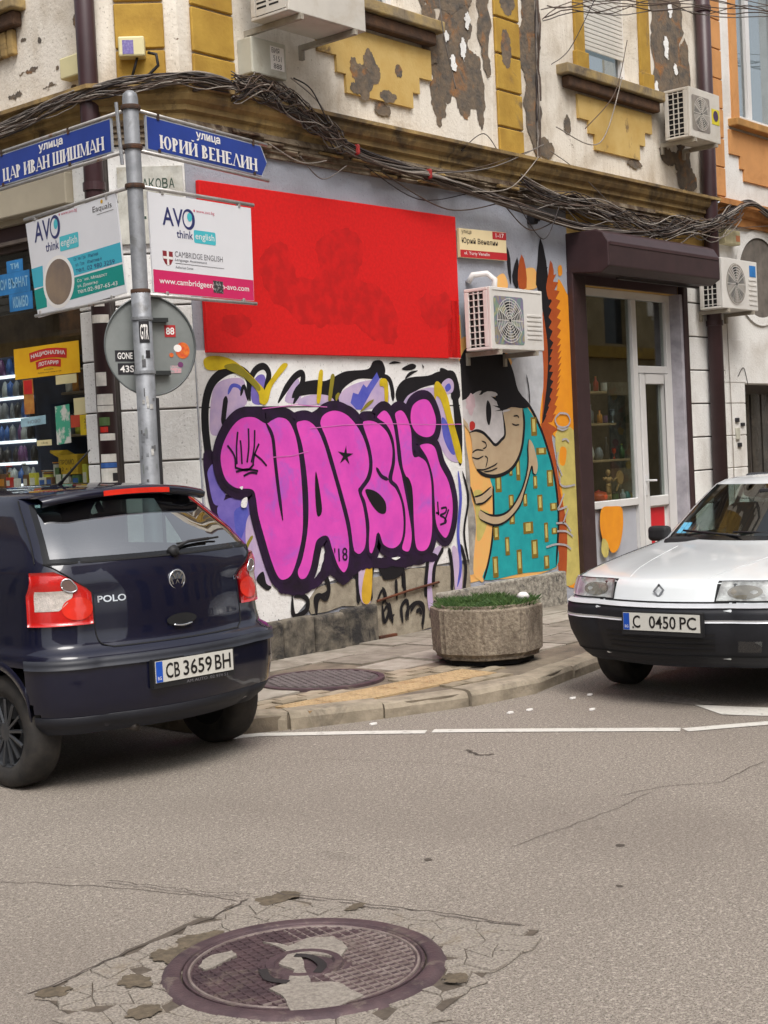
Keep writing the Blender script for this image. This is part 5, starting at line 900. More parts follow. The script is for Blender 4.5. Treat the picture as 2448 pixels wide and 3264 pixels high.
# ---------------------------------------------------------------- left shop on the side street
LS = thing('corner_shop_window', 'cluttered corner shop window with beige fascia on the side street', 'shop window', (-.42, 2.4, .1))
MB().obox(FL, .8, 6, 3.62, 4.03, -.3, -.015).build('fascia', mat('fascia_beige', srgb(176,166,146), rough=.8, var=.06, scale=3, bmp=.05), LS)
MB().obox(FL, .8, 6, 3.66, 3.9, -.014, .07).build('blind_box', MATS['fascia_beige'], LS, bevel=.01)
MB().obox(FL, .8, 6, 3.5, 3.615, -.3, -.06).build('dark_head', M_dpipe, LS); MB().obox(FL, .8, 6, 3.47, 3.498, -.3, -.02).build('head_trim', mat('trim_taupe', srgb(120,108,100), rough=.6, bmp=0), LS)
MB().obox(FL, .8, 6, .1, 1.0, -.3, -.04).build('stall_riser', M_white, LS)
fl_ = MB()
for a, b, c, d in ((.8,.86,1.0,3.47),(2.3,2.4,1.0,3.47),(.86,2.3,1.0,1.05),(.86,2.3,3.42,3.47)): fl_.obox(FL, a, b, c, d, -.14, -.06)
fl_.build('frame', mat('brown_frame', srgb(74,58,52), rough=.5, bmp=0), LS); MB().obox(FL, .84, 2.32, 1.03, 3.44, -.104, -.098).build('pane', glass('corner_glass', (.9,.92,.9), .02), LS)
MB().obox(FL, 1.55, 2.3, 2.95, 3.44, -.2, -.19).build('roller_grille', mat('grille_dark', srgb(72,68,68), rough=.6, bmp=0), LS)
for k in range(7): MB().obox(FL, 1.4, 2.3, 2.98+.06*k, 3.03+.06*k, -.189, -.18).build('grille_slat', mat('grille_slat', srgb(84,80,80), rough=.5, bmp=0), LS)
M_rw = mat('shop_room', srgb(120,106,84), rough=.9, scale=2, col2=srgb(70,56,48), bmp=0)
MB().box(.9, 1.0, .8, 6, .1, 3.5).build('room_wall', M_rw, LS); MB().box(-.1, 1.0, .7, .8, .1, 3.5).build('room_wall', mat('shop_room_side', srgb(150,134,100), rough=.9, scale=2, col2=srgb(96,80,60), bmp=0), LS); MB().box(-.1, 1.0, .8, 6, 3.5, 3.55).build('room_ceiling', M_rw, LS); MB().box(-.1, .9, .8, 6, .1, .12).build('room_floor', M_rw, LS)
MB().obox(FL, .86, 1.28, 2.7, 3.1, -.18, -.17).build('dark_display', mat('display_dark', srgb(60,46,40), rough=.6, scale=6, col2=srgb(110,76,50), bmp=0), LS)
# fridge glow: a white lit cooler with shelves
CO = thing('drinks_cooler', 'bright drinks cooler with pale shelves deep in the corner shop', 'cooler', (-.05,1.95,.2))
LIT, t_, b_ = newmat('lit_cooler_strip'); b_.inputs['Emission Color'].default_value = (.85,.93,1,1); b_.inputs['Emission Strength'].default_value = 1.2
MB().box(-.18, .5, 1.74, 2.3, .2, 2.62).build('cabinet', mat('cooler_body', srgb(60,70,96), rough=.4, bmp=0), CO, bevel=.02)
for k in range(7): MB().box(-.2, -.181, 1.76, 2.28, 1.36+.18*k, 1.383+.18*k).build('shelf_strip', LIT, CO)
for k in range(7):
    for j in range(6):
        q_ = rnd.uniform(.03,.06); MB().lathe([(0,0),(q_*.6,0),(q_*.6,rnd.uniform(.06,.1)),(q_*.25,rnd.uniform(.1,.13)),(0,.132)], (-.21+rnd.uniform(0,.02), 1.79+.085*j+rnd.uniform(-.015,.015), 1.387+.18*k), n=10).build('drink_bottle', cm(rnd.choice(['blue','grey','clear','purple','dark','dark','dark'])), CO, True)
def card(label, name, u0, u1, z0, z1, o, m, sh=0, tx=(), cat='poster'):
    c = FL((u0+u1)/2, z0, o); t = thing(name, label, cat, c)
    f = lambda u, z, oo: FL(-u, z, oo)      # reading direction runs towards the corner
    MB().prism([(-u1,z0),(-u0,z0+sh),(-u0,z1+sh),(-u1,z1)], f, o-.003, o).build('sheet', m, t)
    for (s, a, b, c_, d, mm, bd) in tx:
        mb = MB(); text(mb, s, f, -u1+(u1-u0)*a, z0+(z1-z0)*c_, -u1+(u1-u0)*b, z0+(z1-z0)*d, o+.0015, bd, sh*.6); mb.build('lettering', mm, t)
    return t, f
pst, f = card('yellow lottery poster with red ribbon lettering in the corner shop window', 'lottery_poster', .95, 1.79, 2.405, 2.65, -.09, mat('poster_yellow', srgb(232,182,28), rough=.45, bmp=0, scale=5, col2=srgb(224,166,22)))
K_rib = mat('ribbon_red', srgb(206,42,40), rough=.45, bmp=0)
for (ua, ub, z, w_, bow) in ((-1.58,-1.1,2.565,.075,.02),(-1.5,-1.18,2.495,.06,.015)):
    mb = MB(); mb.ribbon([(ua+(ub-ua)*i/10, z+bow*math.sin(PI*i/10)) for i in range(11)], w_, f, -.0885 if w_ > .07 else -.088); mb.build('ribbon', K_rib, pst)
bow_f = lambda z0, ua, ub, bow: (lambda u, z, o: FL(-u, z+bow*math.sin(PI*(u-ua)/(ub-ua)), o))
mb = MB(); text(mb, 'НАЦИОНАЛНА', bow_f(0,-1.58,-1.1,.02), -1.56, 2.547, -1.12, 2.585, -.0872, .02); text(mb, 'ЛОТАРИЯ', bow_f(0,-1.5,-1.18,.015), -1.47, 2.479, -1.21, 2.511, -.0872, .02); mb.build('lettering', K_wl, pst)
mb = MB(); text(mb, 'от ПУНКТА', f, -1.4, 2.452, -1.28, 2.464, -.0885); text(mb, 'Купете своя талон от тук', f, -1.48, 2.428, -1.18, 2.442, -.0885); mb.build('lettering', K_dk, pst)
bl, f = card('blue cross shaped sign in the corner shop window behind the advertising board', 'blue_shop_sign', 1.36, 1.79, 3.07, 3.235, .03, mat('sign_sky_blue', srgb(52,128,190), rough=.5, bmp=0), tx=[('СИ ВЪРНАТ', .1, .95, .25, .75, mat('print_pale_blue', srgb(150,196,224), rough=.5, bmp=0), .02)], cat='sign')
for a, b, c, d, s_ in ((1.44,1.65,3.236,3.33,'ТИ'),(1.34,1.64,2.93,3.068,'КОМБО')):
    MB().obox(FL, a, b, c, d, .026, .0305).build('sheet', MATS['sign_sky_blue'], bl); mb = MB(); text(mb, s_, f, -b+.05, c+.025, -a-.05, d-.025, .032, .03); mb.build('lettering', MATS['print_pale_blue'], bl)
card('red and brown hanging lottery strip below the yellow poster', 'hanging_strip', 1.56, 1.69, 2.12, 2.395, -.09, mat('strip_brown', srgb(180,128,60), rough=.5, bmp=0, scale=14, col2=srgb(150,84,40)))
MB().obox(FL, 1.57, 1.68, 2.28, 2.39, -.0895, -.088).build('hanging_card', K_rib, LS); 
card('pale blue shelf ticket in the corner shop window', 'shelf_ticket', 1.42, 1.75, 2.02, 2.09, -.09, mat('ticket_blue', srgb(160,196,210), rough=.5, bmp=0), .012, [('НОВО', .3, .8, .3, .7, K_gry, 0)], 'ticket')
card('tall green and white product card in the corner shop window', 'product_card', 1.11, 1.29, 1.86, 2.16, -.09, mat('card_green', srgb(70,160,130), rough=.5, bmp=0, scale=9, col2=srgb(206,204,196), lo=.45, hi=.52), .01)
card('blank cream notice in the corner shop window', 'cream_notice', .88, 1.05, 2.08, 2.21, -.09, mat('card_cream', srgb(216,204,156), rough=.6, bmp=0, var=.04))
card('red square card in the corner shop window', 'red_card', .97, 1.1, 1.985, 2.08, -.09, mat('card_red', srgb(196,72,46), rough=.6, bmp=0))
card('yellow notice at the pier side of the corner shop window', 'yellow_notice', .81, .94, 1.92, 2.075, -.055, mat('card_yellow', srgb(216,186,30), rough=.6, bmp=0), 0, [('25', .4, .8, .6, .8, K_dk, 0), ('ЛВ', .4, .8, .3, .5, K_dk, 0)])
card('two cream papers under the yellow poster', 'cream_paper', 1.0, 1.26, 2.33, 2.4, -.09, MATS['card_cream'])
card('small cream price card above the yellow crate', 'price_card', 1.36, 1.55, 1.86, 1.905, -.09, MATS['card_cream'], 0, [('1.20 лв', .3, .75, .3, .7, K_dk, 0)])
G2 = 'goods piled in the corner shop window'
SH = MB().obox(FL, .84, 2.3, 1.5, 1.53, -.6, -.12).build('display_ledge', mat('ledge_wood', srgb(140,120,96), rough=.7), LS)
for z in (1.93, 2.28): MB().obox(FL, .84, 2.3, z, z+.02, -.75, -.5).build('inner_shelf', MATS['ledge_wood'], LS)
t = thing('yellow_crate', 'yellow cardboard crate with black print in the corner shop window', 'crate', FL(1.22,1.62,-.2)); 
MB().obox(FL, 1.1, 1.34, 1.62, 1.78, -.3, -.13).build('box', mat('crate_yellow', srgb(214,172,40), rough=.6, bmp=.03), t, bevel=.006); MB().prism([(1.34,1.78),(1.44,1.82),(1.44,1.8),(1.34,1.76)], FL, -.3, -.13).build('flap', MATS['crate_yellow'], t)
mb = MB(); text(mb, 'ПРОМО', lambda u, z, o: FL(-u, z, o), -1.32, 1.7, -1.14, 1.74, -.128); text(mb, '2 + 1', lambda u, z, o: FL(-u, z, o), -1.3, 1.65, -1.18, 1.68, -.128); mb.build('lettering', K_dk, t)
r_ = random.Random(21); cols = list(COLS)
nm_ = {0:'bottle',1:'jar'}
ORD = ['first','second','third','fourth','fifth','sixth','seventh','eighth','ninth','tenth','eleventh','twelfth','thirteenth','fourteenth','fifteenth','sixteenth']
for row in range(3):
    n_ = 16 if row == 0 else 15; z = (1.531, 1.951, 2.301)[row]
    for k in range(n_):
        u = .92+1.32*(k+.25*r_.random())/n_; c = r_.choice(['red','amber','white','brown','green','white','yellow','orange','grey','clear']); s_ = r_.choice([0,1,1,1])
        o = -.22-.1*r_.random() if row == 0 else -.58
        bottle(FL(u, z, o), r_.uniform(.1,.2), r_.uniform(.03,.046), c, r_.choice(['white','red','amber','dark']), 'small %s %s, %s from the pier on the %s of the corner shop' % (c, nm_[s_], ORD[k], ('display ledge', 'middle inner shelf', 'upper inner shelf')[row]), 'goods', G2, s_)
for k in range(12):
    u = .92+.11*k+r_.uniform(-.02,.02); h = r_.uniform(.07,.17); w_ = r_.uniform(.025,.05); c = r_.choice(['red','amber','yellow','green','white','brown']); t = thing('snack_box', 'small %s packet, %s from the pier at the front of the corner shop ledge' % (c, ORD[k]), 'goods', FL(u,1.531,-.16), G2)
    MB().obox(FL, u-w_, u+w_, 1.531, 1.531+h, -.17, -.13).build('carton', cm(c), t, bevel=.004, seg=1); MB().obox(FL, u-w_*.7, u+w_*.7, 1.55, 1.55+h*.5, -.1295, -.1285).build('label_patch', cm(r_.choice(['white','amber','blue'])), t)
# stickers on the corner downpipe
fQ = lambda u, z, o: (-.515 + (.0735+o)*math.cos(R(222)+u), .425 + (.0735+o)*math.sin(R(222)+u), z)
for k, (a0, a1, z0, z1, c) in enumerate([(-.9,.3,2.26,2.36,'white'),(-.9,.9,2.12,2.2,'white'),(-.9,.9,2.07,2.115,'white'),(-.7,.4,1.97,2.03,'green'),(-.6,.2,1.92,1.96,'red'),(-.7,.9,1.86,1.91,'white'),(-.7,.9,1.7,1.76,'white'),(-.8,.9,1.66,1.695,'blue'),(-.8,.9,1.55,1.655,'white'),(.4,.9,1.56,1.62,'dark'),(-.9,.9,2.72,2.78,'white'),(-.5,.5,2.84,2.88,'white')]):
    mb = MB(); mb.add([fQ(a0+(a1-a0)*i/6, z, .001+.0004*k) for z in (z0, z1) for i in range(7)], [(i, i+1, i+8, i+7) for i in range(6)]); mb.build('sticker', cm(c), BLD)
OB = thing('painted_letter_board', 'old white shop board with green letters behind the sign post', 'sign', FS(.3, 3.2, .02))
OBP = [(0.333,3.864),(0.050,3.815),(0.081,3.679),(0.335,3.711)]
zt = OBP[0][1]; MB().obox(FS, .02, .5, 3.3, zt, .004, .03).build('board', mat('old_board', srgb(206,204,194), rough=.7, grime=srgb(150,140,120), gs=5), OB)
TB = [(0.321,3.702),(0.078,3.776)]
mb = MB(); WB = (TB[0][0]-TB[1][0])/5
for k, ch in enumerate('АКОВА'): text(mb, ch, lambda u, z, o: FS(-u, z, o), -TB[0][0]+WB*k+.004, min(TB[0][1], TB[1][1]), -TB[0][0]+WB*(k+1)-.004, max(TB[0][1], TB[1][1]), .032, .01)
text(mb, 'Т', lambda u, z, o: FS(-u, z, o), -.36, 3.36, -.3, 3.5, .032, .01); mb.build('lettering', mat('faded_green', srgb(62,84,70), rough=.7, bmp=0), OB)

# ---------------------------------------------------------------- cars
class Car:
    KEYS = ('w','yA','bA','rcA','rlA','yB','bB','rcB','rlB')
    def __init__(s, rows, T): s.r = np.array(rows, float); s.T = T
    def prm(s, z): return [np.interp(z, s.r[:,0], s.r[:,i]) for i in range(1, 10)]
    def loc(s, a, z):
        w_, yA, bA, rc, rl, yB, bB, rcB, rlB = s.prm(z)
        if a <= 1: return Vector(((w_-rc)*a, yA+bA*a*a, z))
        if a <= 2: t = (a-1)*PI/2; return Vector((w_-rc+rc*math.sin(t), yA+bA+rl*(1-math.cos(t)), z))
        if a <= 3:
            y2, y3 = yA+bA+rl, yB-bB-rlB; f = a-2
            return Vector((w_, y2+(y3-y2)*f, z))
        if a <= 4: t = (4-a)*PI/2; return Vector((w_-rcB+rcB*math.sin(t), yB-bB-rlB*(1-math.cos(t)), z))
        f = 5-a; return Vector(((w_-rcB)*f, yB-bB*f*f, z))
    def a_of_y(s, y, z):
        w_, yA, bA, rc, rl, yB, bB, rcB, rlB = s.prm(z); y2, y3 = yA+bA+rl, yB-bB-rlB
        return 2+(y-y2)/(y3-y2)
    def nrm(s, a, z):
        e = .02; du = s.loc(min(a+e,5), z)-s.loc(max(a-e,0), z); dz = s.loc(a, z+.012)-s.loc(a, z-.012); n = du.cross(dz)
        if n.length < 1e-9: return Vector((0,-1,0))
        n.normalize(); c = s.loc(a, z) - Vector((0, 2.0, z))
        return n if n.dot(c) > 0 else -n
    def pt(s, a, z, off=0, sg=1):
        p = s.loc(a, z)
        if off: p = p + s.nrm(a, z)*off
        return s.T(sg*p.x, p.y, p.z)
    def patch(s, name, a0, a1, z0, z1, off, m, parent, sg=1, na=8, nz=6, thick=0):
        f0 = a0 if callable(a0) else (lambda z: a0); f1 = a1 if callable(a1) else (lambda z: a1)
        V = []; F = []
        for j in range(nz+1):
            z = z0+(z1-z0)*j/nz
            for i in range(na+1): V.append(s.pt(f0(z)+(f1(z)-f0(z))*i/na, z, off, sg))
        for j in range(nz):
            for i in range(na): q = j*(na+1)+i; F.append((q, q+1, q+na+2, q+na+1))
        n0 = len(V)
        if thick:          # rim down to the body so the piece has real depth
            edge = [i for i in range(na+1)] + [j*(na+1)+na for j in range(1, nz+1)] + [nz*(na+1)+i for i in range(na-1, -1, -1)] + [j*(na+1) for j in range(nz-1, 0, -1)]
            for e in edge:
                j, i = divmod(e, na+1); z = z0+(z1-z0)*j/nz; V.append(s.pt(f0(z)+(f1(z)-f0(z))*i/na, z, off-thick, sg))
            k = len(edge)
            for i in range(k): F.append((edge[i], edge[(i+1)%k], n0+(i+1)%k, n0+i))
        return obj(name, V, F, m, parent, True)
    def band(s, name, a0, a1, z0, z1, off, m, parent, na=40, nz=2, thick=.0):     # both sides in one piece
        V = []; F = []
        for j in range(nz+1):
            z = z0+(z1-z0)*j/nz
            for i in range(2*na+1):
                t = -1+i/na; V.append(s.pt(a0+(a1-a0)*abs(t), z, off, 1 if t >= 0 else -1))
        k = 2*na+1
        for j in range(nz):
            for i in range(2*na): q = j*k+i; F.append((q, q+1, q+k+1, q+k))
        if thick:
            for j, zz in ((0, z0), (nz, z1)):
                n0 = len(V)
                for i in range(k):
                    t = -1+i/na; V.append(s.pt(a0+(a1-a0)*abs(t), zz, off-thick, 1 if t >= 0 else -1))
                for i in range(k-1): F.append((j*k+i, j*k+i+1, n0+i+1, n0+i))
        return obj(name, V, F, m, parent, True)
    def line(s, name, pts, r, off, m, parent, sg=1):
        p = spl(pts, 4); return MB().tube([s.pt(a, z, off, sg) for a, z in p], r, 5, False).build(name, m, parent, True)
    def shell(s, knots, zs, crown, regions, arches, m, parent, name='body'):
        # knots: list of (fn a(z), subdivisions to next); regions: name,(k0,k1),(z0,z1),material
        cols = []
        for i in range(len(knots)-1):
            f0, n = knots[i]; f1 = knots[i+1][0]
            for j in range(n): cols.append((i, j/n, f0, f1))
        cols.append((len(knots)-1, 0, knots[-1][0], knots[-1][0]))
        av = lambda c, z: c[2](z)+(c[3](z)-c[2](z))*c[1]
        nc, nr = len(cols), len(zs); P_ = {}; V = []
        for sg in (1, -1):
            for j, z in enumerate(zs):
                for i, c in enumerate(cols):
                    if sg == -1 and i in (0, nc-1): P_[(sg,j,i)] = P_[(1,j,i)]; continue
                    p = s.loc(av(c, z), z); P_[(sg,j,i)] = len(V); V.append(s.T(sg*p.x, p.y, p.z))
        F = {'': []}
        for sg in (1, -1):
            for j in range(nr-1):
                for i in range(nc-1):
                    zc = (zs[j]+zs[j+1])/2; ki = cols[i][0]; q = (P_[(sg,j,i)], P_[(sg,j,i+1)], P_[(sg,j+1,i+1)], P_[(sg,j+1,i)])
                    am = (av(cols[i], zc)+av(cols[i+1], zc))/2; pm = s.loc(am, zc)
                    if 1.2 < am < 3.8 and any(math.hypot(pm.y-ay, zc-az) < ar for ay, az, ar in arches): continue
                    key = ''
                    for nm, ks, zr, mm in regions:
                        if ki in ks and zr[0]-1e-6 <= zs[j] and zs[j+1] <= zr[1]+1e-6: key = nm+('' if 0 in ks or len(knots)-2 in ks else str(sg)); break
                    F.setdefault(key, []).append(q if sg == 1 else q[::-1])
        # roof cap
        j = nr-1; ringi = [P_[(1,j,i)] for i in range(nc)] + [P_[(-1,j,i)] for i in range(nc-2, 0, -1)]
        top = [s.loc(av(c, zs[-1]), zs[-1]) for c in cols]; full = [(p.x, p.y) for p in top] + [(-p.x, p.y) for p in top[-2:0:-1]]
        ym = (full[0][1]+full[nc-1][1])/2; prev = ringi
        for q_ in (.93, .8, .6, .35, .12):
            cur = []
            for (x, y) in full: cur.append(len(V)); V.append(s.T(x*q_, ym+(y-ym)*q_, zs[-1]+crown*(1-q_*q_)))
            k = len(full)
            for i in range(k): F[''].append((prev[i], prev[(i+1)%k], cur[(i+1)%k], cur[i]))
            prev = cur
        F[''].append(tuple(prev))
        body = None
        for key in sorted(F):
            if key == '': body = None
        fs = F.pop(''); body = obj(name, *s.compact(V, fs), m, parent, True)
        for key, fl in F.items():
            nm = key.rstrip('-1'); mm = [r for r in regions if r[0] == nm][0][3]
            obj(nm, *s.compact(V, fl), mm, parent, True)
        return body
    @staticmethod
    def compact(V, fl):
        u = sorted({i for f in fl for i in f}); mp = {k: n for n, k in enumerate(u)}
        return [V[i] for i in u], [tuple(mp[i] for i in f) for f in fl]
    def arch(s, yc, zc, r0, r1, off, m, parent, sg, a0=-.15, a1=PI+.15):
        V = []; n = 28
        for i in range(n+1):
            t = a0+(a1-a0)*i/n
            for rr, oo in ((r0-.03, -.05), (r0, off), (r1, off), (r1+.012, .0)):
                y, z = yc+rr*math.cos(t), max(zc+rr*math.sin(t), s.r[0,0])
                a = s.a_of_y(y, z); a = min(max(a, 1.25), 3.75); V.append(s.pt(a, z, oo, sg))
        F = [(4*i+j, 4*(i+1)+j, 4*(i+1)+j+1, 4*i+j+1) for i in range(n) for j in range(3)]
        return obj('wheel_arch', V, F, m, parent, True)
    def flat(s, y):            # a vertical frame across the car at local y, offset outwards
        return lambda u, z, o: s.T(u, y-o, z)
M_tyre = mat('tyre_rubber', srgb(38,37,37), rough=.85, var=.1, scale=8, bmp=.2, bs=60, col2=srgb(60,56,52)); M_rim = mat('alloy_rim', srgb(88,90,94), rough=.35, metal=.7, bmp=0, var=.1); M_blkp = mat('black_plastic', srgb(32,32,34), rough=.6, var=.1, scale=20, bmp=.1, bs=120); M_chrome = mat('chrome', srgb(214,216,220), rough=.12, metal=.9, bmp=0, var=.02)
GL_rear = glass('rear_glass', (.5,.64,.62), .46); GL_car = glass('car_glass', (.62,.72,.71), .16); GL_lite = glass('lamp_glass', (.9,.92,.92), .1)
M_under = mat('underbody', (.012,.012,.013), rough=.9, bmp=0)
def wheel(T, x, y, r, wd, sg, parent, spokes=14):
    ax = Vector(T(1,0,0))-Vector(T(0,0,0)); ax = ax*sg; o = Vector(T(x, y, r))
    h = wd/2
    t = MB().lathe([(r*.62,-h*.9),(r*.8,-h),(r*.93,-h*.95),(r*.985,-h*.75),(r,-h*.3),(r,h*.3),(r*.985,h*.75),(r*.93,h*.95),(r*.8,h),(r*.64,h*.88),(r*.62,h*.7)], o, ax, 40).build('wheel', M_tyre, parent, True)
    MB().lathe([(r*.63,h*.84),(r*.6,h*.8),(r*.58,h*.3),(r*.2,h*.2)], o, ax, 32).build('rim', M_rim, t, True)
    MB().lathe([(r*.62,-h*.85),(0,-h*.6)], o, ax, 32).build('brake_back', M_under, t)
    u = ax.orthogonal().normalized(); v = ax.cross(u); mb = MB()
    for k in range(spokes):
        a = 2*PI*k/spokes; d = u*math.cos(a)+v*math.sin(a); p0 = o+ax*(h*.72)+d*r*.14; p1 = o+ax*(h*.82)+d*r*.6; mb.tube([p0, p1], r*.035, 5)
    mb.lathe([(0,h*.85),(r*.16,h*.8),(r*.17,h*.55)], o, ax, 16); mb.build('spokes', M_rim, t)
    return t
def seats(c, parent, ys, zs_, w_):
    for y in ys:
        for x in (-.36, .36):
            m = MB().box(-.24,.24,0,.16,0,.62); o = MB(); 
            V = [c.T(x+v[0], y+v[1]+(v[2])*zs_, .55+v[2]) for v in m.v]; o.add(V, m.f); o.build('seat', mat('seat_cloth', srgb(62,64,68), rough=.9, bmp=.1), parent, bevel=.06, seg=3)
            m = MB().box(-.12,.12,.02,.12,.66,.84); o = MB().add([c.T(x+v[0], y+v[1]+v[2]*zs_, .55+v[2]) for v in m.v], m.f); o.build('headrest', MATS['seat_cloth'], parent, bevel=.04, seg=3)
def lplate(c, parent, y, zc, wd, hg, txt, left_first, tilt=0, frame=True, uc=0):
    f = c.flat(y); sgn = 1 if left_first else -1
    g = lambda u, z, o: f(sgn*u+uc, z, o)
    if frame: MB().prism([(-wd/2-.012,zc-hg/2-.028),(wd/2+.012,zc-hg/2-.028),(wd/2+.012,zc+hg/2+.01),(-wd/2-.012,zc+hg/2+.01)], g, -.03, .004).build('plate_holder', M_blkp, parent)
    p = MB().prism([(-wd/2,zc-hg/2),(wd/2,zc-hg/2),(wd/2,zc+hg/2),(-wd/2,zc+hg/2)], g, -.02, .008).build('licence_plate', mat('plate_white', srgb(206,204,196), rough=.4, bmp=0, var=.04, scale=6), parent)
    MB().sheet([(-wd/2+.002,zc-hg/2+.002),(-wd/2+.045,zc-hg/2+.002),(-wd/2+.045,zc+hg/2-.002),(-wd/2+.002,zc+hg/2-.002)], g, .0092).build('blue_strip', mat('plate_blue', srgb(32,84,186), rough=.4, bmp=0), p)
    mb = MB(); text(mb, 'BG', g, -wd/2+.012, zc-hg/2+.015, -wd/2+.036, zc-hg/2+.032, .0098); mb.build('country_code', K_wl, p)
    mb = MB()
    for s_, a, b in txt: text(mb, s_, g, -wd/2+wd*a, zc-hg*.36, -wd/2+wd*b, zc+hg*.36, .0098, .012)
    mb.build('plate_number', mat('plate_black', srgb(28,26,26), rough=.5, bmp=0), p)
    return p
# ---- dark blue hatchback, seen from behind
CY, SY = math.cos(R(3.48)), math.sin(R(3.48))
TP = lambda x, y, z: (-2.22+CY*x+SY*y, -2.3-SY*x+CY*y, z)
M_navy = mat('navy_paint', srgb(8,10,34), rough=.5, var=.03, scale=2, bmp=0, spec=.15, coat=1, col2=srgb(7,9,30))
POLO = thing('blue_hatchback', 'dark blue hatchback parked with its rear to the camera at the left', 'car', TP(0, 1.9, 0))
pr = [ # z, w, yA, bA, rcA, rlA, yB, bB, rcB, rlB
 (0.3, 0.7, 0.1, 0.1, 0.27, 0.27, 3.74, 0.12, 0.3, 0.3),(0.34, 0.735, 0.05, 0.1, 0.27, 0.27, 3.8, 0.12, 0.3, 0.3),(0.42, 0.772, 0.012, 0.1, 0.27, 0.27, 3.86, 0.12, 0.3, 0.3),(0.53, 0.788, 0, 0.1, 0.27, 0.27, 3.89, 0.12, 0.3, 0.3),(0.655, 0.792, 0, 0.1, 0.27, 0.27, 3.89, 0.12, 0.3, 0.3),(0.7, 0.79, 0.004, 0.1, 0.27, 0.27, 3.87, 0.12, 0.3, 0.3),(0.725, 0.782, 0.03, 0.1, 0.26, 0.26, 3.85, 0.12, 0.3, 0.3),(0.745, 0.765, 0.07, 0.1, 0.26, 0.26, 3.82, 0.12, 0.3, 0.3),(0.8, 0.758, 0.082, 0.1, 0.26, 0.26, 3.74, 0.14, 0.32, 0.34),(0.86, 0.752, 0.085, 0.1, 0.26, 0.26, 3.5, 0.18, 0.35, 0.4),(0.95, 0.748, 0.09, 0.1, 0.26, 0.26, 3.1, 0.2, 0.35, 0.4),(1.02, 0.744, 0.098, 0.1, 0.26, 0.26, 2.86, 0.2, 0.35, 0.4),(1.08, 0.738, 0.11, 0.1, 0.2, 0.2, 2.72, 0.2, 0.34, 0.35),(1.14, 0.728, 0.125, 0.1, 0.2, 0.2, 2.62, 0.2, 0.32, 0.3),(1.18, 0.715, 0.145, 0.1, 0.2, 0.2, 2.55, 0.2, 0.3, 0.28),(1.28, 0.672, 0.25, 0.09, 0.17, 0.17, 2.38, 0.18, 0.26, 0.24),(1.38, 0.625, 0.365, 0.09, 0.17, 0.17, 2.2, 0.16, 0.22, 0.2),(1.46, 0.588, 0.46, 0.09, 0.17, 0.17, 2.02, 0.15, 0.2, 0.18),(1.5, 0.565, 0.51, 0.09, 0.17, 0.17, 1.9, 0.15, 0.2, 0.18),(1.535, 0.525, 0.56, 0.09, 0.17, 0.17, 1.76, 0.15, 0.2, 0.18)]
cp = Car(pr, TP)
ay = lambda f: (lambda z: min(2.95, max(2.0, cp.a_of_y(f(min(max(z,1.18),1.46)), min(max(z,1.18),1.46)))))
kn = [(lambda z: 0, 10), (lambda z: 1.59, 7), (ay(lambda z: .95+.10*(z-1.18)/.28), 5), (ay(lambda z: 1.62), 1), (ay(lambda z: 1.70), 5), (ay(lambda z: 2.28-.55*(z-1.18)/.28), 5), (lambda z: 3.72, 8), (lambda z: 5, 1)]
zs = [.30,.34,.38,.42,.47,.53,.59,.655,.68,.70,.7125,.725,.745,.77,.80,.83,.86,.90,.95,.98,1.02,1.05,1.08,1.11,1.14,1.18,1.23,1.28,1.33,1.38,1.42,1.46,1.48,1.50,1.52,1.535]
AX, FXw = .66, 3.12
cp.shell(kn, zs, .045, [('rear_window', (0,), (1.18,1.48), GL_rear), ('windscreen', (6,), (1.14,1.48), GL_car), ('side_window', (2,4), (1.18,1.46), GL_car)], [(AX,.31,.345),(FXw,.31,.345)], M_navy, POLO)
for sg in (1, -1):
    for y in (AX, FXw): cp.arch(y, .31, .335, .365, .008, M_navy, POLO, sg)
MB().add([cp.T(v[0],v[1],v[2]) for v in MB().box(-.54,.54,.4,3.6,.3,.5).v], MB().box(0,1,0,1,0,1).f).build('underbody', M_under, POLO)
MB().add([cp.T(v[0],v[1],v[2]) for v in MB().box(-.74,.74,1.05,2.72,.24,.5).v], MB().box(0,1,0,1,0,1).f).build('floor_pan', M_under, POLO)
for (x, y, sg) in ((.675,AX,1),(-.675,AX,-1),(.675,FXw,1),(-.675,FXw,-1)): wheel(TP, x, y, .298, .19, sg, POLO)
seats(cp, POLO, (1.3, 2.0), -.2, .4)
MB().add([cp.T(v[0],v[1],v[2]) for v in MB().box(-.62,.62,.35,.9,.9,1.0).v], MB().box(0,1,0,1,0,1).f).build('parcel_shelf', M_blkp, POLO)
MB().add([cp.T(v[0],v[1],v[2]) for v in MB().box(-.68,.68,2.4,2.8,.85,1.08).v], MB().box(0,1,0,1,0,1).f).build('dashboard', M_blkp, POLO)
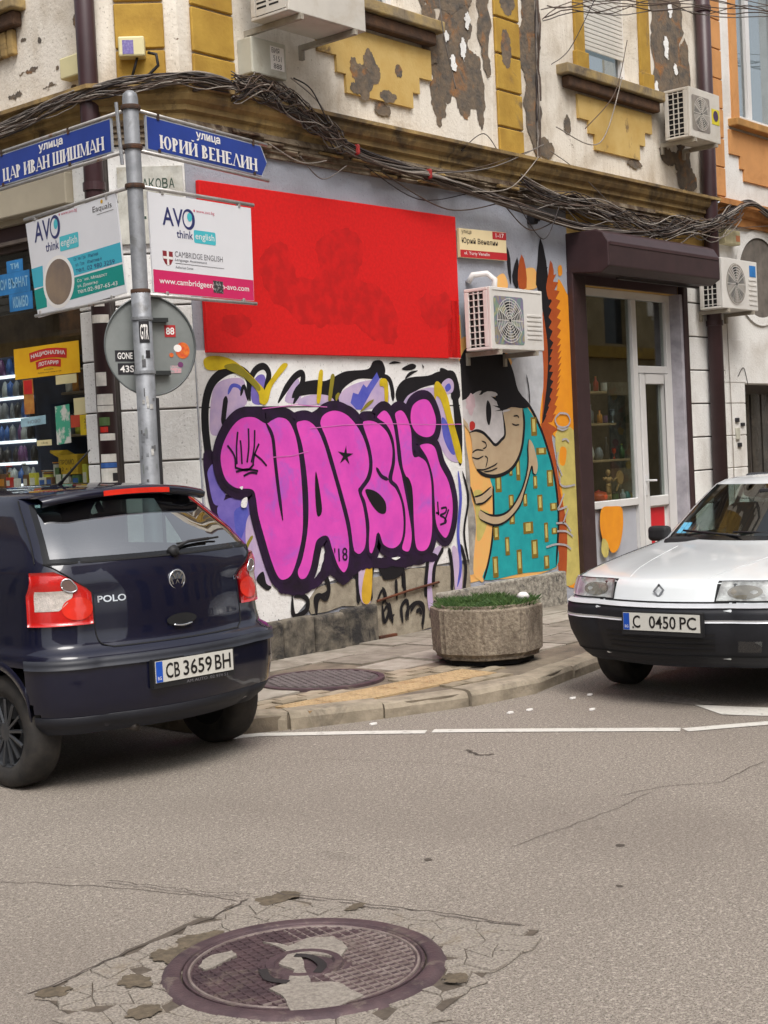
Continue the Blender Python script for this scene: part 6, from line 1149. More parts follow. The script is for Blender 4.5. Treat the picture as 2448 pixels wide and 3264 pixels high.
# rear details
cp.band('bumper_strip', 0, 1.98, .648, .695, .012, mat('grey_rubber_strip', srgb(46,48,56), rough=.5, bmp=0), POLO, thick=.014)
cp.band('lower_valance', 0, 1.9, .302, .40, .006, mat('valance_dark', srgb(30,31,38), rough=.55, bmp=.05, var=.1), POLO, thick=.01)
lplate(cp, POLO, -.006, .588, .52, .112, [('CB',.125,.30),('3659',.345,.715),('BH',.755,.965)], True)
mb = MB(); text(mb, 'AM AUTO', cp.flat(-.006), -.06, .507, .08, .522, .005); text(mb, '02 974 51', cp.flat(-.006), .1, .507, .22, .522, .005); mb.build('dealer_print', K_gry, POLO)
M_tail = mat('tail_red', srgb(196,24,20), rough=.2, coat=1, bmp=.2, bs=160, var=.12, scale=6, col2=srgb(168,18,16)); M_tl2 = mat('tail_bright', srgb(226,50,36), rough=.2, coat=1, bmp=0); M_tw = mat('tail_clear', srgb(206,196,188), rough=.25, coat=1, bmp=.6, bs=150, var=.15, scale=40); M_tg = mat('tail_smoke', srgb(112,92,86), rough=.2, coat=1, bmp=0)
for sg in (1, -1):
    inner = lambda z: 1.0+.01*(z-.86)/.1 + (max(0,(z-1.03))/.1)**2*.36
    o = cp.patch('tail_light', inner, 1.84, .862, 1.135, .014, M_tail, POLO, sg, 12, 12, .03)
    cp.patch('reversing_lens', lambda z: 1.44-.2*math.sin(max(0,min(1,(z-.935)/.1))*PI*.5), 1.72, .94, 1.045, .0165, M_tw, o, sg, 8, 6)
    mb = MB(); c0 = (1.24, 1.065); V = [cp.pt(c0[0], c0[1], .0175, sg)]
    for i in range(20): t_ = 2*PI*i/20; V.append(cp.pt(c0[0]+.095*math.cos(t_), c0[1]+.03*math.sin(t_), .0175, sg))
    mb.add(V, [(0,i+1,(i+1)%20+1) for i in range(20)]); mb.build('round_lens', M_tg, o, True)
    V = [cp.pt(1.2, .945, .0172, sg)]
    for i in range(24): t_ = 2*PI*i/24; V.append(cp.pt(1.2+.19*math.cos(t_), .945+.058*math.sin(t_), .0172, sg))
    MB().add(V, [(0,i+1,(i+1)%24+1) for i in range(24)]).build('brake_lens', M_tl2, o, True)
    MB().tube([cp.pt(1.24+.10*math.cos(t_), 1.065+.031*math.sin(t_), .018, sg) for t_ in [2*PI*i/20 for i in range(21)]], .004, 5).build('lens_ring', M_chrome, o, True)
    cp.line('hatch_seam', [(1.6,1.178),(1.4,1.15),(1.02,1.06),(.985,.95),(.98,.84),(.93,.76),(.80,.735)], .0035, .002, M_under, POLO, sg)
cp.band('hatch_bottom_seam', 0, .82, .7335, .739, .003, M_under, POLO)
cp.band('glass_seam', 0, 1.6, 1.172, 1.181, .003, M_under, POLO)
cp.band('window_border', 0, 1.59, 1.181, 1.20, .0025, mat('frit_black', srgb(22,22,24), rough=.2, bmp=0), POLO); 
for sg in (1,-1): cp.patch('window_border', 1.47, 1.59, 1.2, 1.478, .0025, MATS['frit_black'], POLO, sg, 3, 8)
cp.line('body_seam', [(1.75,1.18),(1.78,1.3),(1.8,1.42),(1.8,1.5)], .004, .002, M_under, POLO, -1); cp.line('body_seam', [(1.75,1.18),(1.78,1.3),(1.8,1.42),(1.8,1.5)], .004, .002, M_under, POLO, 1)
# emblem, lettering, latch
fe = cp.flat(.108); em = MB().lathe([(.052,0),(.056,.006),(.05,.012),(.046,.008)], fe(0,1.045,0), Vector(fe(0,1.045,1))-Vector(fe(0,1.045,0)), 32).build('emblem', M_chrome, POLO, True)
MB().sheet(ellipse(0,1.045,.049,.049,28), fe, .004).build('emblem_ground', mat('emblem_grey', srgb(96,100,108), rough=.4, bmp=0), em)
mb = MB()
for pts in ([(-.033,1.082),(-.012,1.052),(0,1.082),(.012,1.052),(.033,1.082)], [(-.046,1.064),(-.022,1.006),(0,1.044),(.022,1.006),(.046,1.064)]): mb.ribbon(pts, .011, fe, .009)
mb.build('emblem_letters', M_chrome, em)
fs_ = lambda u, z, o: cp.pt(abs(u)/.488, z, .003+o, 1 if u > 0 else -1)
mb = MB(); text(mb, 'POLO', fs_, -.46, .965, -.315, 1.0, .002, .02); mb.build('model_lettering', M_chrome, POLO)
mb = MB(); text(mb, '12V', fs_, .455, 1.0, .505, 1.025, .002, .02); mb.build('model_lettering', M_chrome, POLO)
MB().sheet(ellipse(0,.835,.1,.032,24), cp.flat(.082), .003).build('latch_recess', M_under, POLO); MB().tube([cp.flat(.08)(-.06+.12*i/8, .81-.008*math.sin(PI*i/8), .01) for i in range(9)], .006, 6).build('latch_handle', M_chrome, POLO, True)
# spoiler with high brake light
V = []; F = []; n_ = 24
for i in range(n_+1):
    x = -.545+1.09*i/n_; t_ = abs(x)/.545; b_ = .10*t_**2; zt = 1.555-.045*t_**2.2
    for dy, dz in ((.85,.004),(.44,.0),(.40,-.018),(.41,-.045),(.52,-.055)): V.append(cp.T(x, dy+b_*(1 if dy < .5 else .3), zt+dz))
for i in range(n_):
    for j in range(4): F.append((i*5+j, (i+1)*5+j, (i+1)*5+j+1, i*5+j+1))
SPL = obj('spoiler', V, F, M_navy, POLO, True)
MB().add([cp.T(-.22+.44*i/10, .397+.10*(abs(-.22+.44*i/10)/.545)**2, 1.536+dz-.045*(abs(-.22+.44*i/10)/.545)**2.2) for i in range(11) for dz in (.004,-.024)], [(2*i,2*i+2,2*i+3,2*i+1) for i in range(10)]).build('brake_light', M_tl2, SPL)
mb = MB(); mb.tube([cp.pt(.05,1.195,.02), cp.pt(.3,1.222,.02), cp.pt(.62,1.225,.02)], .009, 6); mb.tube([cp.pt(.12,1.215,.022), cp.pt(.8,1.228,.018)], .006, 6); mb.lathe([(0,0),(.03,0),(.03,.03),(0,.035)], cp.pt(.03,1.19,.0), Vector((0,-1,.4)), 14); mb.build('wiper', M_blkp, POLO, True)
MB().tube([TP(-.12,.98,1.575), TP(-.12,.94,1.6), TP(-.11,.68,1.76)], .013, 8, True, .004).build('aerial', M_blkp, POLO, True)
for z in (1.30, 1.38): pass
MB().cyl(TP(-.3,.12,.3), TP(-.3,.5,.31), .022, 12).build('exhaust', mat('exhaust_metal', srgb(90,84,80), rough=.5, metal=.7), POLO, True)
for sg in (1,-1):
    MB().add([TP(sg*v[0],v[1],v[2]) for v in MB().box(.76,.92,2.3,2.4,1.08,1.22).v], MB().box(0,1,0,1,0,1).f).build('door_mirror', M_navy, POLO, bevel=.03)
    cp.patch('headlight', 3.4, 4.2, .66, .82, .008, GL_lite, POLO, sg, 8, 4); cp.line('door_seam', [(cp.a_of_y(1.64,1.15),1.15),(cp.a_of_y(1.64,.8),.8),(cp.a_of_y(1.64,.45),.45)], .004, .002, M_under, POLO, sg)
# ---- white hatchback, seen from the front
TR = lambda x, y, z: (.47+y, -3.52+x, z)
M_wpaint = mat('white_car_paint', srgb(214,218,220), rough=.25, var=.02, scale=2, bmp=0, spec=.5, coat=.8, col2=srgb(206,210,212))
REN = thing('white_hatchback', 'white older hatchback with black bumper parked nose forward at the right', 'car', TR(0, 2, 0))
rr_ = [(.26,.73,.12,.10,.32,.30,4.0,.1,.25,.3),(.32,.77,.05,.10,.34,.30,4.06,.1,.25,.3),(.44,.815,.005,.10,.36,.30,4.12,.1,.25,.3),(.52,.832,.0,.10,.36,.30,4.14,.1,.25,.3),(.62,.832,.0,.10,.36,.30,4.15,.1,.25,.3),(.645,.825,.012,.10,.36,.30,4.15,.1,.25,.3),(.652,.81,.055,.10,.36,.28,4.15,.1,.25,.3),
 (.70,.812,.075,.10,.36,.27,4.14,.1,.25,.3),(.775,.812,.105,.11,.36,.27,4.12,.1,.25,.3),(.79,.81,.125,.12,.36,.27,4.12,.1,.25,.3),(.81,.808,.19,.14,.36,.28,4.11,.1,.25,.3),(.84,.805,.34,.16,.34,.3,4.1,.1,.25,.3),(.87,.80,.54,.18,.32,.3,4.08,.1,.25,.3),(.90,.798,.78,.19,.3,.3,4.06,.1,.25,.3),(.925,.795,1.0,.2,.28,.3,4.04,.1,.25,.3),(.945,.79,1.15,.2,.26,.26,4.02,.1,.25,.3),(.96,.785,1.22,.2,.24,.22,4.0,.1,.25,.3),
 (1.05,.745,1.37,.18,.2,.2,3.84,.1,.22,.25),(1.15,.70,1.53,.16,.18,.18,3.62,.1,.2,.22),(1.25,.65,1.69,.14,.16,.16,3.4,.1,.2,.2),(1.32,.615,1.81,.13,.15,.15,3.22,.1,.2,.2),(1.35,.58,1.9,.12,.15,.15,3.1,.1,.2,.2),(1.365,.54,2.0,.12,.15,.15,3.0,.1,.2,.2)]
cr_ = Car(rr_, TR)
az_ = lambda f: (lambda z: min(2.97, max(2.0, cr_.a_of_y(f(min(max(z,.96),1.32)), min(max(z,.96),1.32)))))
kn = [(lambda z: 0, 10), (lambda z: 1.45, 6), (az_(lambda z: 1.72+.55*(z-.96)/.36), 5), (az_(lambda z: 2.5), 1), (az_(lambda z: 2.58), 5), (az_(lambda z: 3.35-.35*(z-.96)/.36), 4), (lambda z: 3.7, 8), (lambda z: 5, 1)]
zs = [.26,.32,.38,.44,.48,.52,.57,.62,.645,.652,.675,.70,.74,.775,.79,.80,.81,.825,.84,.855,.87,.885,.90,.9125,.925,.935,.945,.96,1.0,1.05,1.1,1.15,1.2,1.25,1.285,1.32,1.335,1.35,1.365]
AX2, RX2 = .80, 3.34
cr_.shell(kn, zs, .03, [('windscreen', (0,), (.96,1.32), glass('windscreen_glass', (.5,.58,.54), .1)), ('rear_window', (6,), (.96,1.32), GL_car), ('side_window', (2,4), (.96,1.32), GL_car)], [(AX2,.28,.33),(RX2,.28,.33)], M_wpaint, REN)
for sg in (1, -1):
    for y in (AX2, RX2): cr_.arch(y, .28, .32, .35, .008, M_wpaint, REN, sg)
MB().add([TR(*v) for v in MB().box(-.54,.54,.45,3.8,.27,.5).v], MB().box(0,1,0,1,0,1).f).build('underbody', M_under, REN)
MB().add([TR(*v) for v in MB().box(-.77,.77,1.15,2.98,.2,.5).v], MB().box(0,1,0,1,0,1).f).build('floor_pan', M_under, REN)
for (x, y, sg) in ((.68,AX2,1),(-.68,AX2,-1),(.68,RX2,1),(-.68,RX2,-1)): wheel(TR, x, y, .285, .185, sg, REN, 10)
seats(cr_, REN, (2.0, 2.75), .25, .4)
MB().add([TR(*v) for v in MB().box(-.66,.66,1.3,1.75,.8,.97).v], MB().box(0,1,0,1,0,1).f).build('dashboard', M_blkp, REN, bevel=.03)
MB().add([TR(*v) for v in MB().box(-.12,.12,1.72,1.8,1.22,1.29).v], MB().box(0,1,0,1,0,1).f).build('inner_mirror', M_blkp, REN, bevel=.02)
M_trim = mat('bright_trim', srgb(212,214,218), rough=.3, metal=.2, bmp=0, var=.03)
M_bump = mat('bumper_black', srgb(26,27,33), rough=.6, var=.1, scale=9, bmp=.1, bs=90)
cr_.band('bumper', 0, 2.0, .262, .636, .006, M_bump, REN, nz=10, thick=.012)
for sg in (1, -1):
    cr_.patch('chrome_trim', .40, 1.98, .546, .564, .010, M_trim, REN, sg, 20, 1, .006)
cr_.band('chrome_trim', 0, 1.98, .632, .650, .011, M_trim, REN, nz=1, thick=.008)
cr_.band('nose_gap', 0, 1.05, .652, .668, .002, M_under, REN, nz=1)
for k in range(4): cr_.band('lower_grille_slat', 0, .82, .372+.032*k, .386+.032*k, .0095, mat('slat_black', srgb(16,16,18), rough=.6, bmp=0), REN, nz=1)
for sg in (-1,): cr_.patch('fog_lamp', 1.1, 1.35, .37, .44, .010, GL_lite, REN, sg, 4, 3)
cr_.band('bumper_groove', 0, 2.0, .335, .343, .0095, M_under, REN, nz=1)
lplate(cr_, REN, -.012, .548, .53, .108, [('C',.13,.23),('0450',.345,.695),('PC',.745,.955)], False, frame=True, uc=-.06)
mb = MB(); mb.obox(lambda u, z, o: cr_.flat(-.012)(-u-.06, z, o), -.2, -.19, .505, .518, .0085, .0098); mb.build('plate_screw', M_blkp, REN)
M_refl = mat('lamp_reflector', srgb(206,206,204), rough=.4, metal=.1, var=.25, scale=14, bmp=.5, bs=60, col2=srgb(140,138,136)); M_sig = mat('indicator_lens', srgb(214,206,200), rough=.25, bmp=.5, bs=120)
for sg in (1, -1):
    cr_.patch('lamp_surround', .78, 1.66, .664, .788, .003, M_under, REN, sg, 10, 6)
    h = cr_.patch('headlight', lambda z: .80+.03*(z-.67)/.11, 1.52, .672, .781, .006, M_refl, REN, sg, 12, 6, .01)
    cr_.patch('lens', lambda z: .80+.03*(z-.67)/.11, 1.52, .672, .781, .012, GL_lite, h, sg, 12, 6); cr_.patch('indicator', 1.53, 1.86, .672, .781, .010, M_sig, REN, sg, 6, 5, .01)
    c0 = (1.12, .722); V = [cr_.pt(c0[0], c0[1], .0085, sg)] + [cr_.pt(c0[0]+.2*math.cos(2*PI*i/20), c0[1]+.04*math.sin(2*PI*i/20), .008, sg) for i in range(20)]
    MB().add(V, [(0,i+1,(i+1)%20+1) for i in range(20)]).build('reflector_bowl', mat('reflector_warm', srgb(168,160,146), rough=.2, metal=.6, bmp=0), h, True)
    cr_.line('bonnet_seam', [(1.62,.79),(1.66,.84),(1.7,.90),(1.72,.945)], .003, .001, M_under, REN, sg); cr_.line('bonnet_crease', [(.62,.80),(.72,.84),(.8,.88),(.88,.925)], .002, .0005, mat('crease_white', srgb(224,226,228), rough=.3, bmp=0), REN, sg)
    cr_.patch('screen_border', 1.4, 1.45, .962, 1.32, .002, MATS['frit_black'], REN, sg, 2, 8)
    MB().add([TR(sg*v[0],v[1],v[2]) for v in MB().box(.74,.9,1.5,1.6,.93,1.04).v], MB().box(0,1,0,1,0,1).f).build('door_mirror', M_blkp, REN, bevel=.03, seg=3)
cr_.band('screen_border', 0, 1.45, .958, .985, .002, MATS['frit_black'], REN, nz=2)
em = MB(); fe = cr_.flat(.085)
for (a, b) in (((0,.772),(.03,.732)),((.03,.732),(0,.688)),((0,.688),(-.03,.732)),((-.03,.732),(0,.772))): em.ribbon([(a[0]-.01*(b[0]-a[0])/.04, a[1]), b], .014, fe, .012)
em.build('emblem', mat('emblem_silver', srgb(168,172,178), rough=.3, metal=.3, bmp=0), REN); 
for a, b in ((-.55,.1),(.02,.66)): mb = MB(); mb.tube([cr_.pt(abs(a)/.55*.9, .972, .02, 1 if a > 0 else -1), cr_.pt(abs(b)/.55*.9, .995, .02, 1 if b > 0 else -1)], .008, 6); mb.build('wiper', M_blkp, REN, True)
MB().obox(lambda u, z, o: cr_.pt(u, z, o, 1), 1.05, 1.3, .99, 1.06, .0005, .002).build('toll_sticker', mat('sticker_cyan', srgb(110,180,206), rough=.5, bmp=0, scale=30, col2=srgb(70,140,180)), REN)
for sg in (1, -1): cr_.patch('tail_light', 3.4, 4.4, .7, .88, .01, M_tail, REN, sg, 6, 4)

# ---------------------------------------------------------------- ground
def asphalt():
    m, t, b = newmat('asphalt'); co = coords(t)
    o = mixc(t, ramp(t, noise(t, co, 120, 3, .8), .4, .6), srgb(84,77,70), srgb(160,150,139))
    o = mixc(t, ramp(t, noise(t, co, 46, 3, .8), .55, .68), o, srgb(178,168,156))
    o = mixc(t, ramp(t, noise(t, co, 60, 3, .8), .56, .66), o, srgb(92,84,77))
    o = mixc(t, ramp(t, noise(t, co, 420, 2, .8), .58, .7), o, srgb(200,192,182))
    fa = nn(t, 'ShaderNodeMath', operation='MULTIPLY'); t.links.new(ramp(t, noise(t, co, .55, 6, .6, .5), .42, .72), fa.inputs[0]); fa.inputs[1].default_value = .4
    o = mixc(t, fa.outputs[0], o, srgb(104,95,87))
    fb = nn(t, 'ShaderNodeMath', operation='MULTIPLY'); t.links.new(ramp(t, noise(t, co, 1.7, 8, .7, .8), .6, .74), fb.inputs[0]); fb.inputs[1].default_value = .35
    o = mixc(t, fb.outputs[0], o, srgb(80,73,67))
    t.links.new(o, b.inputs['Base Color']); b.inputs['Roughness'].default_value = .85; b.inputs['Specular IOR Level'].default_value = .3
    bump(t, b, noise(t, co, 150, 3, .7), .6, .006); MATS['asphalt'] = m; return m
M_as = asphalt()
tag(MB().add([(-300,-300,0),(300,-300,0),(300,300,0),(-300,300,0)], [(0,1,2,3)]).build('road', M_as), kind='structure')
ROAD = bpy.data.objects['road']
M_line = mat('road_paint', srgb(206,202,194), rough=.7, var=.08, scale=40, bmp=.2, bs=120, grime=srgb(132,124,116), gs=10, glo=.58, ghi=.66)
mk = MB(); G0 = FG(0)
ln = [(-1.490,-1.656),(-1.269,-1.787),(-0.966,-2.268),(-0.741,-2.657)]; ln2 = [(-0.700,-2.677),(-0.352,-3.316),(-0.022,-3.951)]; ln3 = [(-0.023,-3.981),(0.153,-4.122),(0.365,-4.303),(0.870,-4.760)]
for k, q in enumerate((ln, ln2, ln3)): MB().ribbon(q, .10, G0, .004).build('road_marking', M_line, ROAD)
MB().sheet([(0.702,-3.650),(0.804,-4.093),(0.870,-4.760),(0.421,-4.936),(0.559,-4.211),(0.484,-3.952)], G0, .0045).build('road_marking', M_line, ROAD)
MB().sheet([(0.985,-3.295),(0.802,-3.788),(0.702,-3.650),(0.735,-3.369)], G0, .0045).build('worn_marking', mat('worn_paint', srgb(140,132,124), rough=.8, scale=30, col2=srgb(104,96,90)), ROAD)
# pavement with a rounded corner
KB = [(-1.34,9),(-1.34,3),(-1.34,.5),(-1.34,-.6)] + spl([(-1.34,-.6),(-1.37,-1.2),(-1.33,-1.62),(-.86,-1.93),(-.05,-2.32),(.55,-2.44),(.86,-2.44),(1.84,-2.26),(3.5,-2.2)], 4)[1:] + [(7,-2.2),(14,-2.2)]
ZP = .1
pv = KB + [(14,.2),(-.2,.2),(-.2,9)]
M_pav = mat('pavement_base', srgb(126,114,98), rough=.9, scale=7, bmp=.5, bs=60, col2=srgb(100,90,78), grime=srgb(84,76,66), gs=2)
PV = tag(MB().prism(pv[::-1], FG(0), .0, ZP-.012).build('pavement', M_pav), kind='structure')
# kerb stones, each one its own
M_kerb = mat('kerb_stone', srgb(158,146,128), rough=.9, scale=8, bmp=.5, bs=50, col2=srgb(128,118,102), grime=srgb(96,88,78), gs=4, glo=.55, ghi=.7)
def along(path, step):
    out = [path[0]]; acc = 0
    for a, b in zip(path[:-1], path[1:]):
        L = math.hypot(b[0]-a[0], b[1]-a[1]); d = step-acc
        while d <= L: out.append((a[0]+(b[0]-a[0])*d/L, a[1]+(b[1]-a[1])*d/L)); d += step
        acc = L-(d-step)
    return out
kp = along(KB[2:-1], .62); KW = .15
r_ = random.Random(4)
for a, b in zip(kp[:-1], kp[1:]):
    d = Vector((b[0]-a[0], b[1]-a[1])).normalized(); n = Vector((-d.y, d.x)); g_ = .006; dz = r_.uniform(-.012,.006); e = r_.uniform(-.012,.012)
    # split each stone in slices so that its worn edge is uneven
    V = []; F = []; ns = 6
    for i in range(ns+1):
        f = i/ns; p = Vector(a)*(1-f)+Vector(b)*f + d*(g_ if i == 0 else -g_ if i == ns else 0); wob = r_.uniform(-.012,.012)
        for off, z in ((-.03+e,0),(-.03+e+wob*.5,ZP-.035+dz),(-.012+e+wob,ZP-.006+dz),(.02,ZP+.004+dz),(KW,ZP+.004+dz),(KW,0)): V.append((p.x+n.x*off, p.y+n.y*off, z))
    for i in range(ns):
        for j in range(5): F.append((i*6+j, (i+1)*6+j, (i+1)*6+j+1, i*6+j+1))
    F += [tuple(range(6)), tuple(ns*6+j for j in range(5,-1,-1))]
    obj('kerb_stone', V, F, M_kerb, PV)
def inside(p, poly):
    c = False; j = len(poly)-1
    for i in range(len(poly)):
        if (poly[i][1] > p[1]) != (poly[j][1] > p[1]) and p[0] < (poly[j][0]-poly[i][0])*(p[1]-poly[i][1])/(poly[j][1]-poly[i][1])+poly[i][0]: c = not c
        j = i
    return c
def kdist(p):
    m = 9
    for a, b in zip(KB[:-1], KB[1:]):
        ax, ay_ = b[0]-a[0], b[1]-a[1]; L = ax*ax+ay_*ay_; t = max(0, min(1, ((p[0]-a[0])*ax+(p[1]-a[1])*ay_)/L)); m = min(m, math.hypot(p[0]-a[0]-ax*t, p[1]-a[1]-ay_*t))
    return m
MHC = (.33,-1.04)       # pavement manhole centre
SMH = [(-0.206,-0.717),(0.247,-1.517),(0.377,-0.803),(-0.301,-1.411)]
MHC = ((SMH[0][0]+SMH[1][0])/2, (SMH[2][1]+SMH[3][1])/2); MHR = .40
TS = [(-1.089,-1.726),(-1.116,-2.022),(0.432,-1.878),(0.459,-1.707)]      # ochre tactile strip
M_slab = [mat('slab_grey%d' % k, srgb(*c), rough=.9, scale=8, bmp=.4, bs=70, col2=srgb(*[x-24 for x in c]), grime=srgb(104,94,82), gs=3, glo=.55, ghi=.75) for k, c in enumerate(((158,150,138),(150,142,130),(164,156,144),(140,132,120)))]
M_pvr = [mat('paver_%d' % k, srgb(*c), rough=.9, scale=10, bmp=.5, bs=70, col2=srgb(*[x-22 for x in c]), grime=srgb(96,86,72), gs=4, glo=.55, ghi=.75) for k, c in enumerate(((156,144,124),(146,134,114),(164,150,130)))]
r_ = random.Random(5); ns = 0
# big slabs towards the wall (rows parallel to it)
for iy in range(5):
    y1 = -.06-.42*iy; y0 = y1-.41
    x = -.9 + .1*(iy % 2)
    while x < 8.6:
        L = .5; c = (x+L/2, (y0+y1)/2)
        if y0 > -1.35 or c[0] > 1.0:
            ok = inside(c, KB+[(14,.0),(-.0,.0),(-.42,.42),(-.42,9)]) and kdist(c) > .42 and math.hypot(c[0]-MHC[0], c[1]-MHC[1]) > MHR+.22
            if ok:
                ns += 1; dz = r_.uniform(-.008,.006)
                V = MB().box(x+.006, x+L-.006, y0+.006, y1-.006, ZP-.02, ZP+dz).v; V = [(v[0], v[1], v[2]+(r_.uniform(-.004,.004) if i > 3 else 0)) for i, v in enumerate(V)]
                obj('paving_slab', V, MB().box(0,1,0,1,0,1).f, r_.choice(M_slab), PV)
        x += L
# small interlocking pavers by the kerb: wavy sided blocks
wavy = [(-.098,-.05),(-.06,-.065),(-.03,-.065),(.03,-.045),(.06,-.045),(.098,-.06),(.092,.0),(.098,.05),(.06,.065),(.03,.065),(-.03,.045),(-.06,.045),(-.098,.06),(-.104,0)]
pm = []
for m_ in M_pvr:
    mb = MB().prism(wavy, FG(0), -.02, 0); me = bpy.data.meshes.new('paver'); me.from_pydata(mb.v, [], mb.f); me.materials.append(m_); pm.append(me)
ang = math.atan2(TS[2][1]-TS[0][1], TS[2][0]-TS[0][0]); ca, sa = math.cos(ang), math.sin(ang); np_ = 0
tsc = ((TS[0][0]+TS[2][0])/2, (TS[0][1]+TS[2][1])/2)
for i in range(-14, 16):
    for j in range(-14, 12):
        lx, ly = .208*i+(.104 if j % 2 else 0), .125*j
        p = (tsc[0]+ca*lx-sa*ly, tsc[1]+sa*lx+ca*ly)
        if abs(ly) < .22 and -.68 < lx < 1.22: continue
        if not inside(p, KB+[(14,.0),(-.0,.0),(-.42,.42),(-.42,9)]) or kdist(p) < .26: continue
        if p[1] > -1.36 and p[0] > -.75: continue
        if p[0] > .95 or p[1] > .3 or math.hypot(p[0]-MHC[0], p[1]-MHC[1]) < MHR+.1: continue
        if np_ >= 290: continue
        np_ += 1; o = bpy.data.objects.new('paver', pm[r_.randrange(3)]); C.objects.link(o); o.location = (p[0], p[1], ZP+r_.uniform(-.006,.004)); o.rotation_euler = (r_.uniform(-.02,.02), r_.uniform(-.02,.02), ang); o.parent = PV
M_tac = mat('tactile_ochre', srgb(178,152,114), rough=.9, scale=9, bmp=.5, bs=60, col2=srgb(160,136,102), grime=srgb(140,112,80), gs=4)
for i in range(6):
    mb = MB(); u0, u1 = -.60+.29*i, -.60+.29*i+.283
    f = lambda u, v: (tsc[0]+ca*u-sa*v, tsc[1]+sa*u+ca*v)
    c = [f(u0,-.16), f(u1,-.16), f(u1,.17), f(u0,.17)]; mb.add([(x, y, ZP-.02) for x, y in c]+[(x, y, ZP) for x, y in c], [(4,5,6,7),(0,1,5,4),(1,2,6,5),(2,3,7,6),(3,0,4,7)])
    for a in range(5):
        for b_ in range(5):
            q = f(u0+.03+.056*a, -.13+.065*b_); mb.lathe([(.016,0),(.013,.004),(0,.0045)], (q[0], q[1], ZP), n=6)
    mb.build('tactile_slab', M_tac, PV)
# ---------------------------------------------------------------- manholes
M_iron = mat('cast_iron', srgb(92,74,76), rough=.6, metal=.35, scale=9, bmp=.3, bs=80, col2=srgb(70,56,60), grime=srgb(122,110,100), gs=7, glo=.56, ghi=.7)
M_iron2 = mat('worn_iron', srgb(150,138,132), rough=.5, metal=.4, scale=14, bmp=.2, col2=srgb(116,102,98))
MH = thing('pavement_manhole', 'dark cast manhole cover with small block pattern set in the pavement', 'manhole', (*MHC, ZP))
MB().lathe([(0,.004),(MHR,.004),(MHR,-.03)], (*MHC, ZP), n=48).build('cover', mat('dark_iron', srgb(92,84,82), rough=.7, scale=10, bmp=.3, col2=srgb(72,64,64)), MH)
MB().lathe([(MHR+.004,-.03),(MHR+.004,.008),(MHR+.045,.008),(MHR+.05,-.03)], (*MHC, ZP), n=48).build('frame', M_iron, MH)
for i in range(-7, 8):
    for j in range(-7, 8):
        x, y = .055*i+(.027 if j % 2 else 0), .05*j
        if math.hypot(x, y) < MHR-.035: o = MB().box(MHC[0]+x-.021, MHC[0]+x+.021, MHC[1]+y-.017, MHC[1]+y+.017, ZP+.0045, ZP+.013).build('stud', mat('iron_stud', srgb(118,110,108), rough=.6, scale=20, bmp=.1), MH)
BMH = [(-4.333,-4.411),(-3.648,-5.038),(-4.072,-4.806),(-3.649,-4.528)]
BC = ((BMH[0][0]+BMH[1][0])/2-.03, (BMH[0][1]+BMH[1][1])/2-.06); BR_ = .455
# cracked patch of older asphalt round the road manhole
M_patch = mat('cracked_patch', srgb(158,149,138), rough=.9, scale=110, bmp=.6, bs=150, col2=srgb(104,96,88), grime=srgb(126,114,98), gs=6, glo=.55, ghi=.7)
PQ = [(-4.662,-4.231),(-3.565,-4.099),(-3.319,-5.226),(-4.155,-5.415),(-4.615,-5.525),(-4.905,-5.099)]
PAT = MB().sheet(rough_poly(PQ, .03, 3, 2), G0, .003).build('asphalt_patch', M_iron, ROAD)
PAT.data.materials[0] = mat('patch_joint', srgb(92,82,72), rough=.95, scale=30, bmp=.4)
# broken pieces of the patch: cells of a jittered grid, each piece separate
r_ = random.Random(12); x0 = min(p[0] for p in PQ); x1 = max(p[0] for p in PQ); y0 = min(p[1] for p in PQ); y1 = max(p[1] for p in PQ); st = .075
nx_, ny_ = int((x1-x0)/st)+2, int((y1-y0)/st)+2
JV = {(i,j): (x0+st*(i+r_.uniform(-.46,.46)), y0+st*(j+r_.uniform(-.46,.46))) for i in range(nx_+1) for j in range(ny_+1)}
npc = 0; extra = MB()
for i in range(nx_):
    for j in range(ny_):
        q = [JV[(i,j)], JV[(i+1,j)], JV[(i+1,j+1)], JV[(i,j+1)]]; c = (sum(p[0] for p in q)/4, sum(p[1] for p in q)/4)
        if not inside(c, PQ) or math.hypot(c[0]-BC[0], c[1]-BC[1]) < BR_-.02 or r_.random() < .03: continue
        s_ = r_.uniform(.955,.99); q = [(c[0]+(p[0]-c[0])*s_, c[1]+(p[1]-c[1])*s_) for p in q]; z = r_.uniform(.006,.011)
        V = [(x, y, .003) for x, y in q] + [(c[0]+(x-c[0])*.95, c[1]+(y-c[1])*.95, z) for x, y in q]; F = [(4,5,6,7),(0,1,5,4),(1,2,6,5),(2,3,7,6),(3,0,4,7)]
        if npc < 290: obj('asphalt_piece', V, F, M_patch, ROAD); npc += 1
        else: extra.add(V, F)
if extra.v: tag(extra.build('asphalt_pieces', M_patch, ROAD), kind='stuff')
K_mud = mat('dry_mud', srgb(102,90,74), rough=.95, scale=40, bmp=.5, bs=60, col2=srgb(78,69,57))
for k, (a, b, c, d) in enumerate([(770,165,.12,.06),(70,460,.08,.05),(330,430,.09,.08),(520,300,.16,.09),(440,350,.1,.1),(1010,195,.06,.05),(350,525,.08,.05),(150,450,.05,.05),(1320,420,.08,.06)]): pass
MUD = [(-3.547,-4.202),(-4.633,-4.275),(-4.429,-4.438),(-4.042,-4.316),(-4.196,-4.341),(-3.479,-4.529),(-4.585,-4.655),(-3.852,-5.275)]
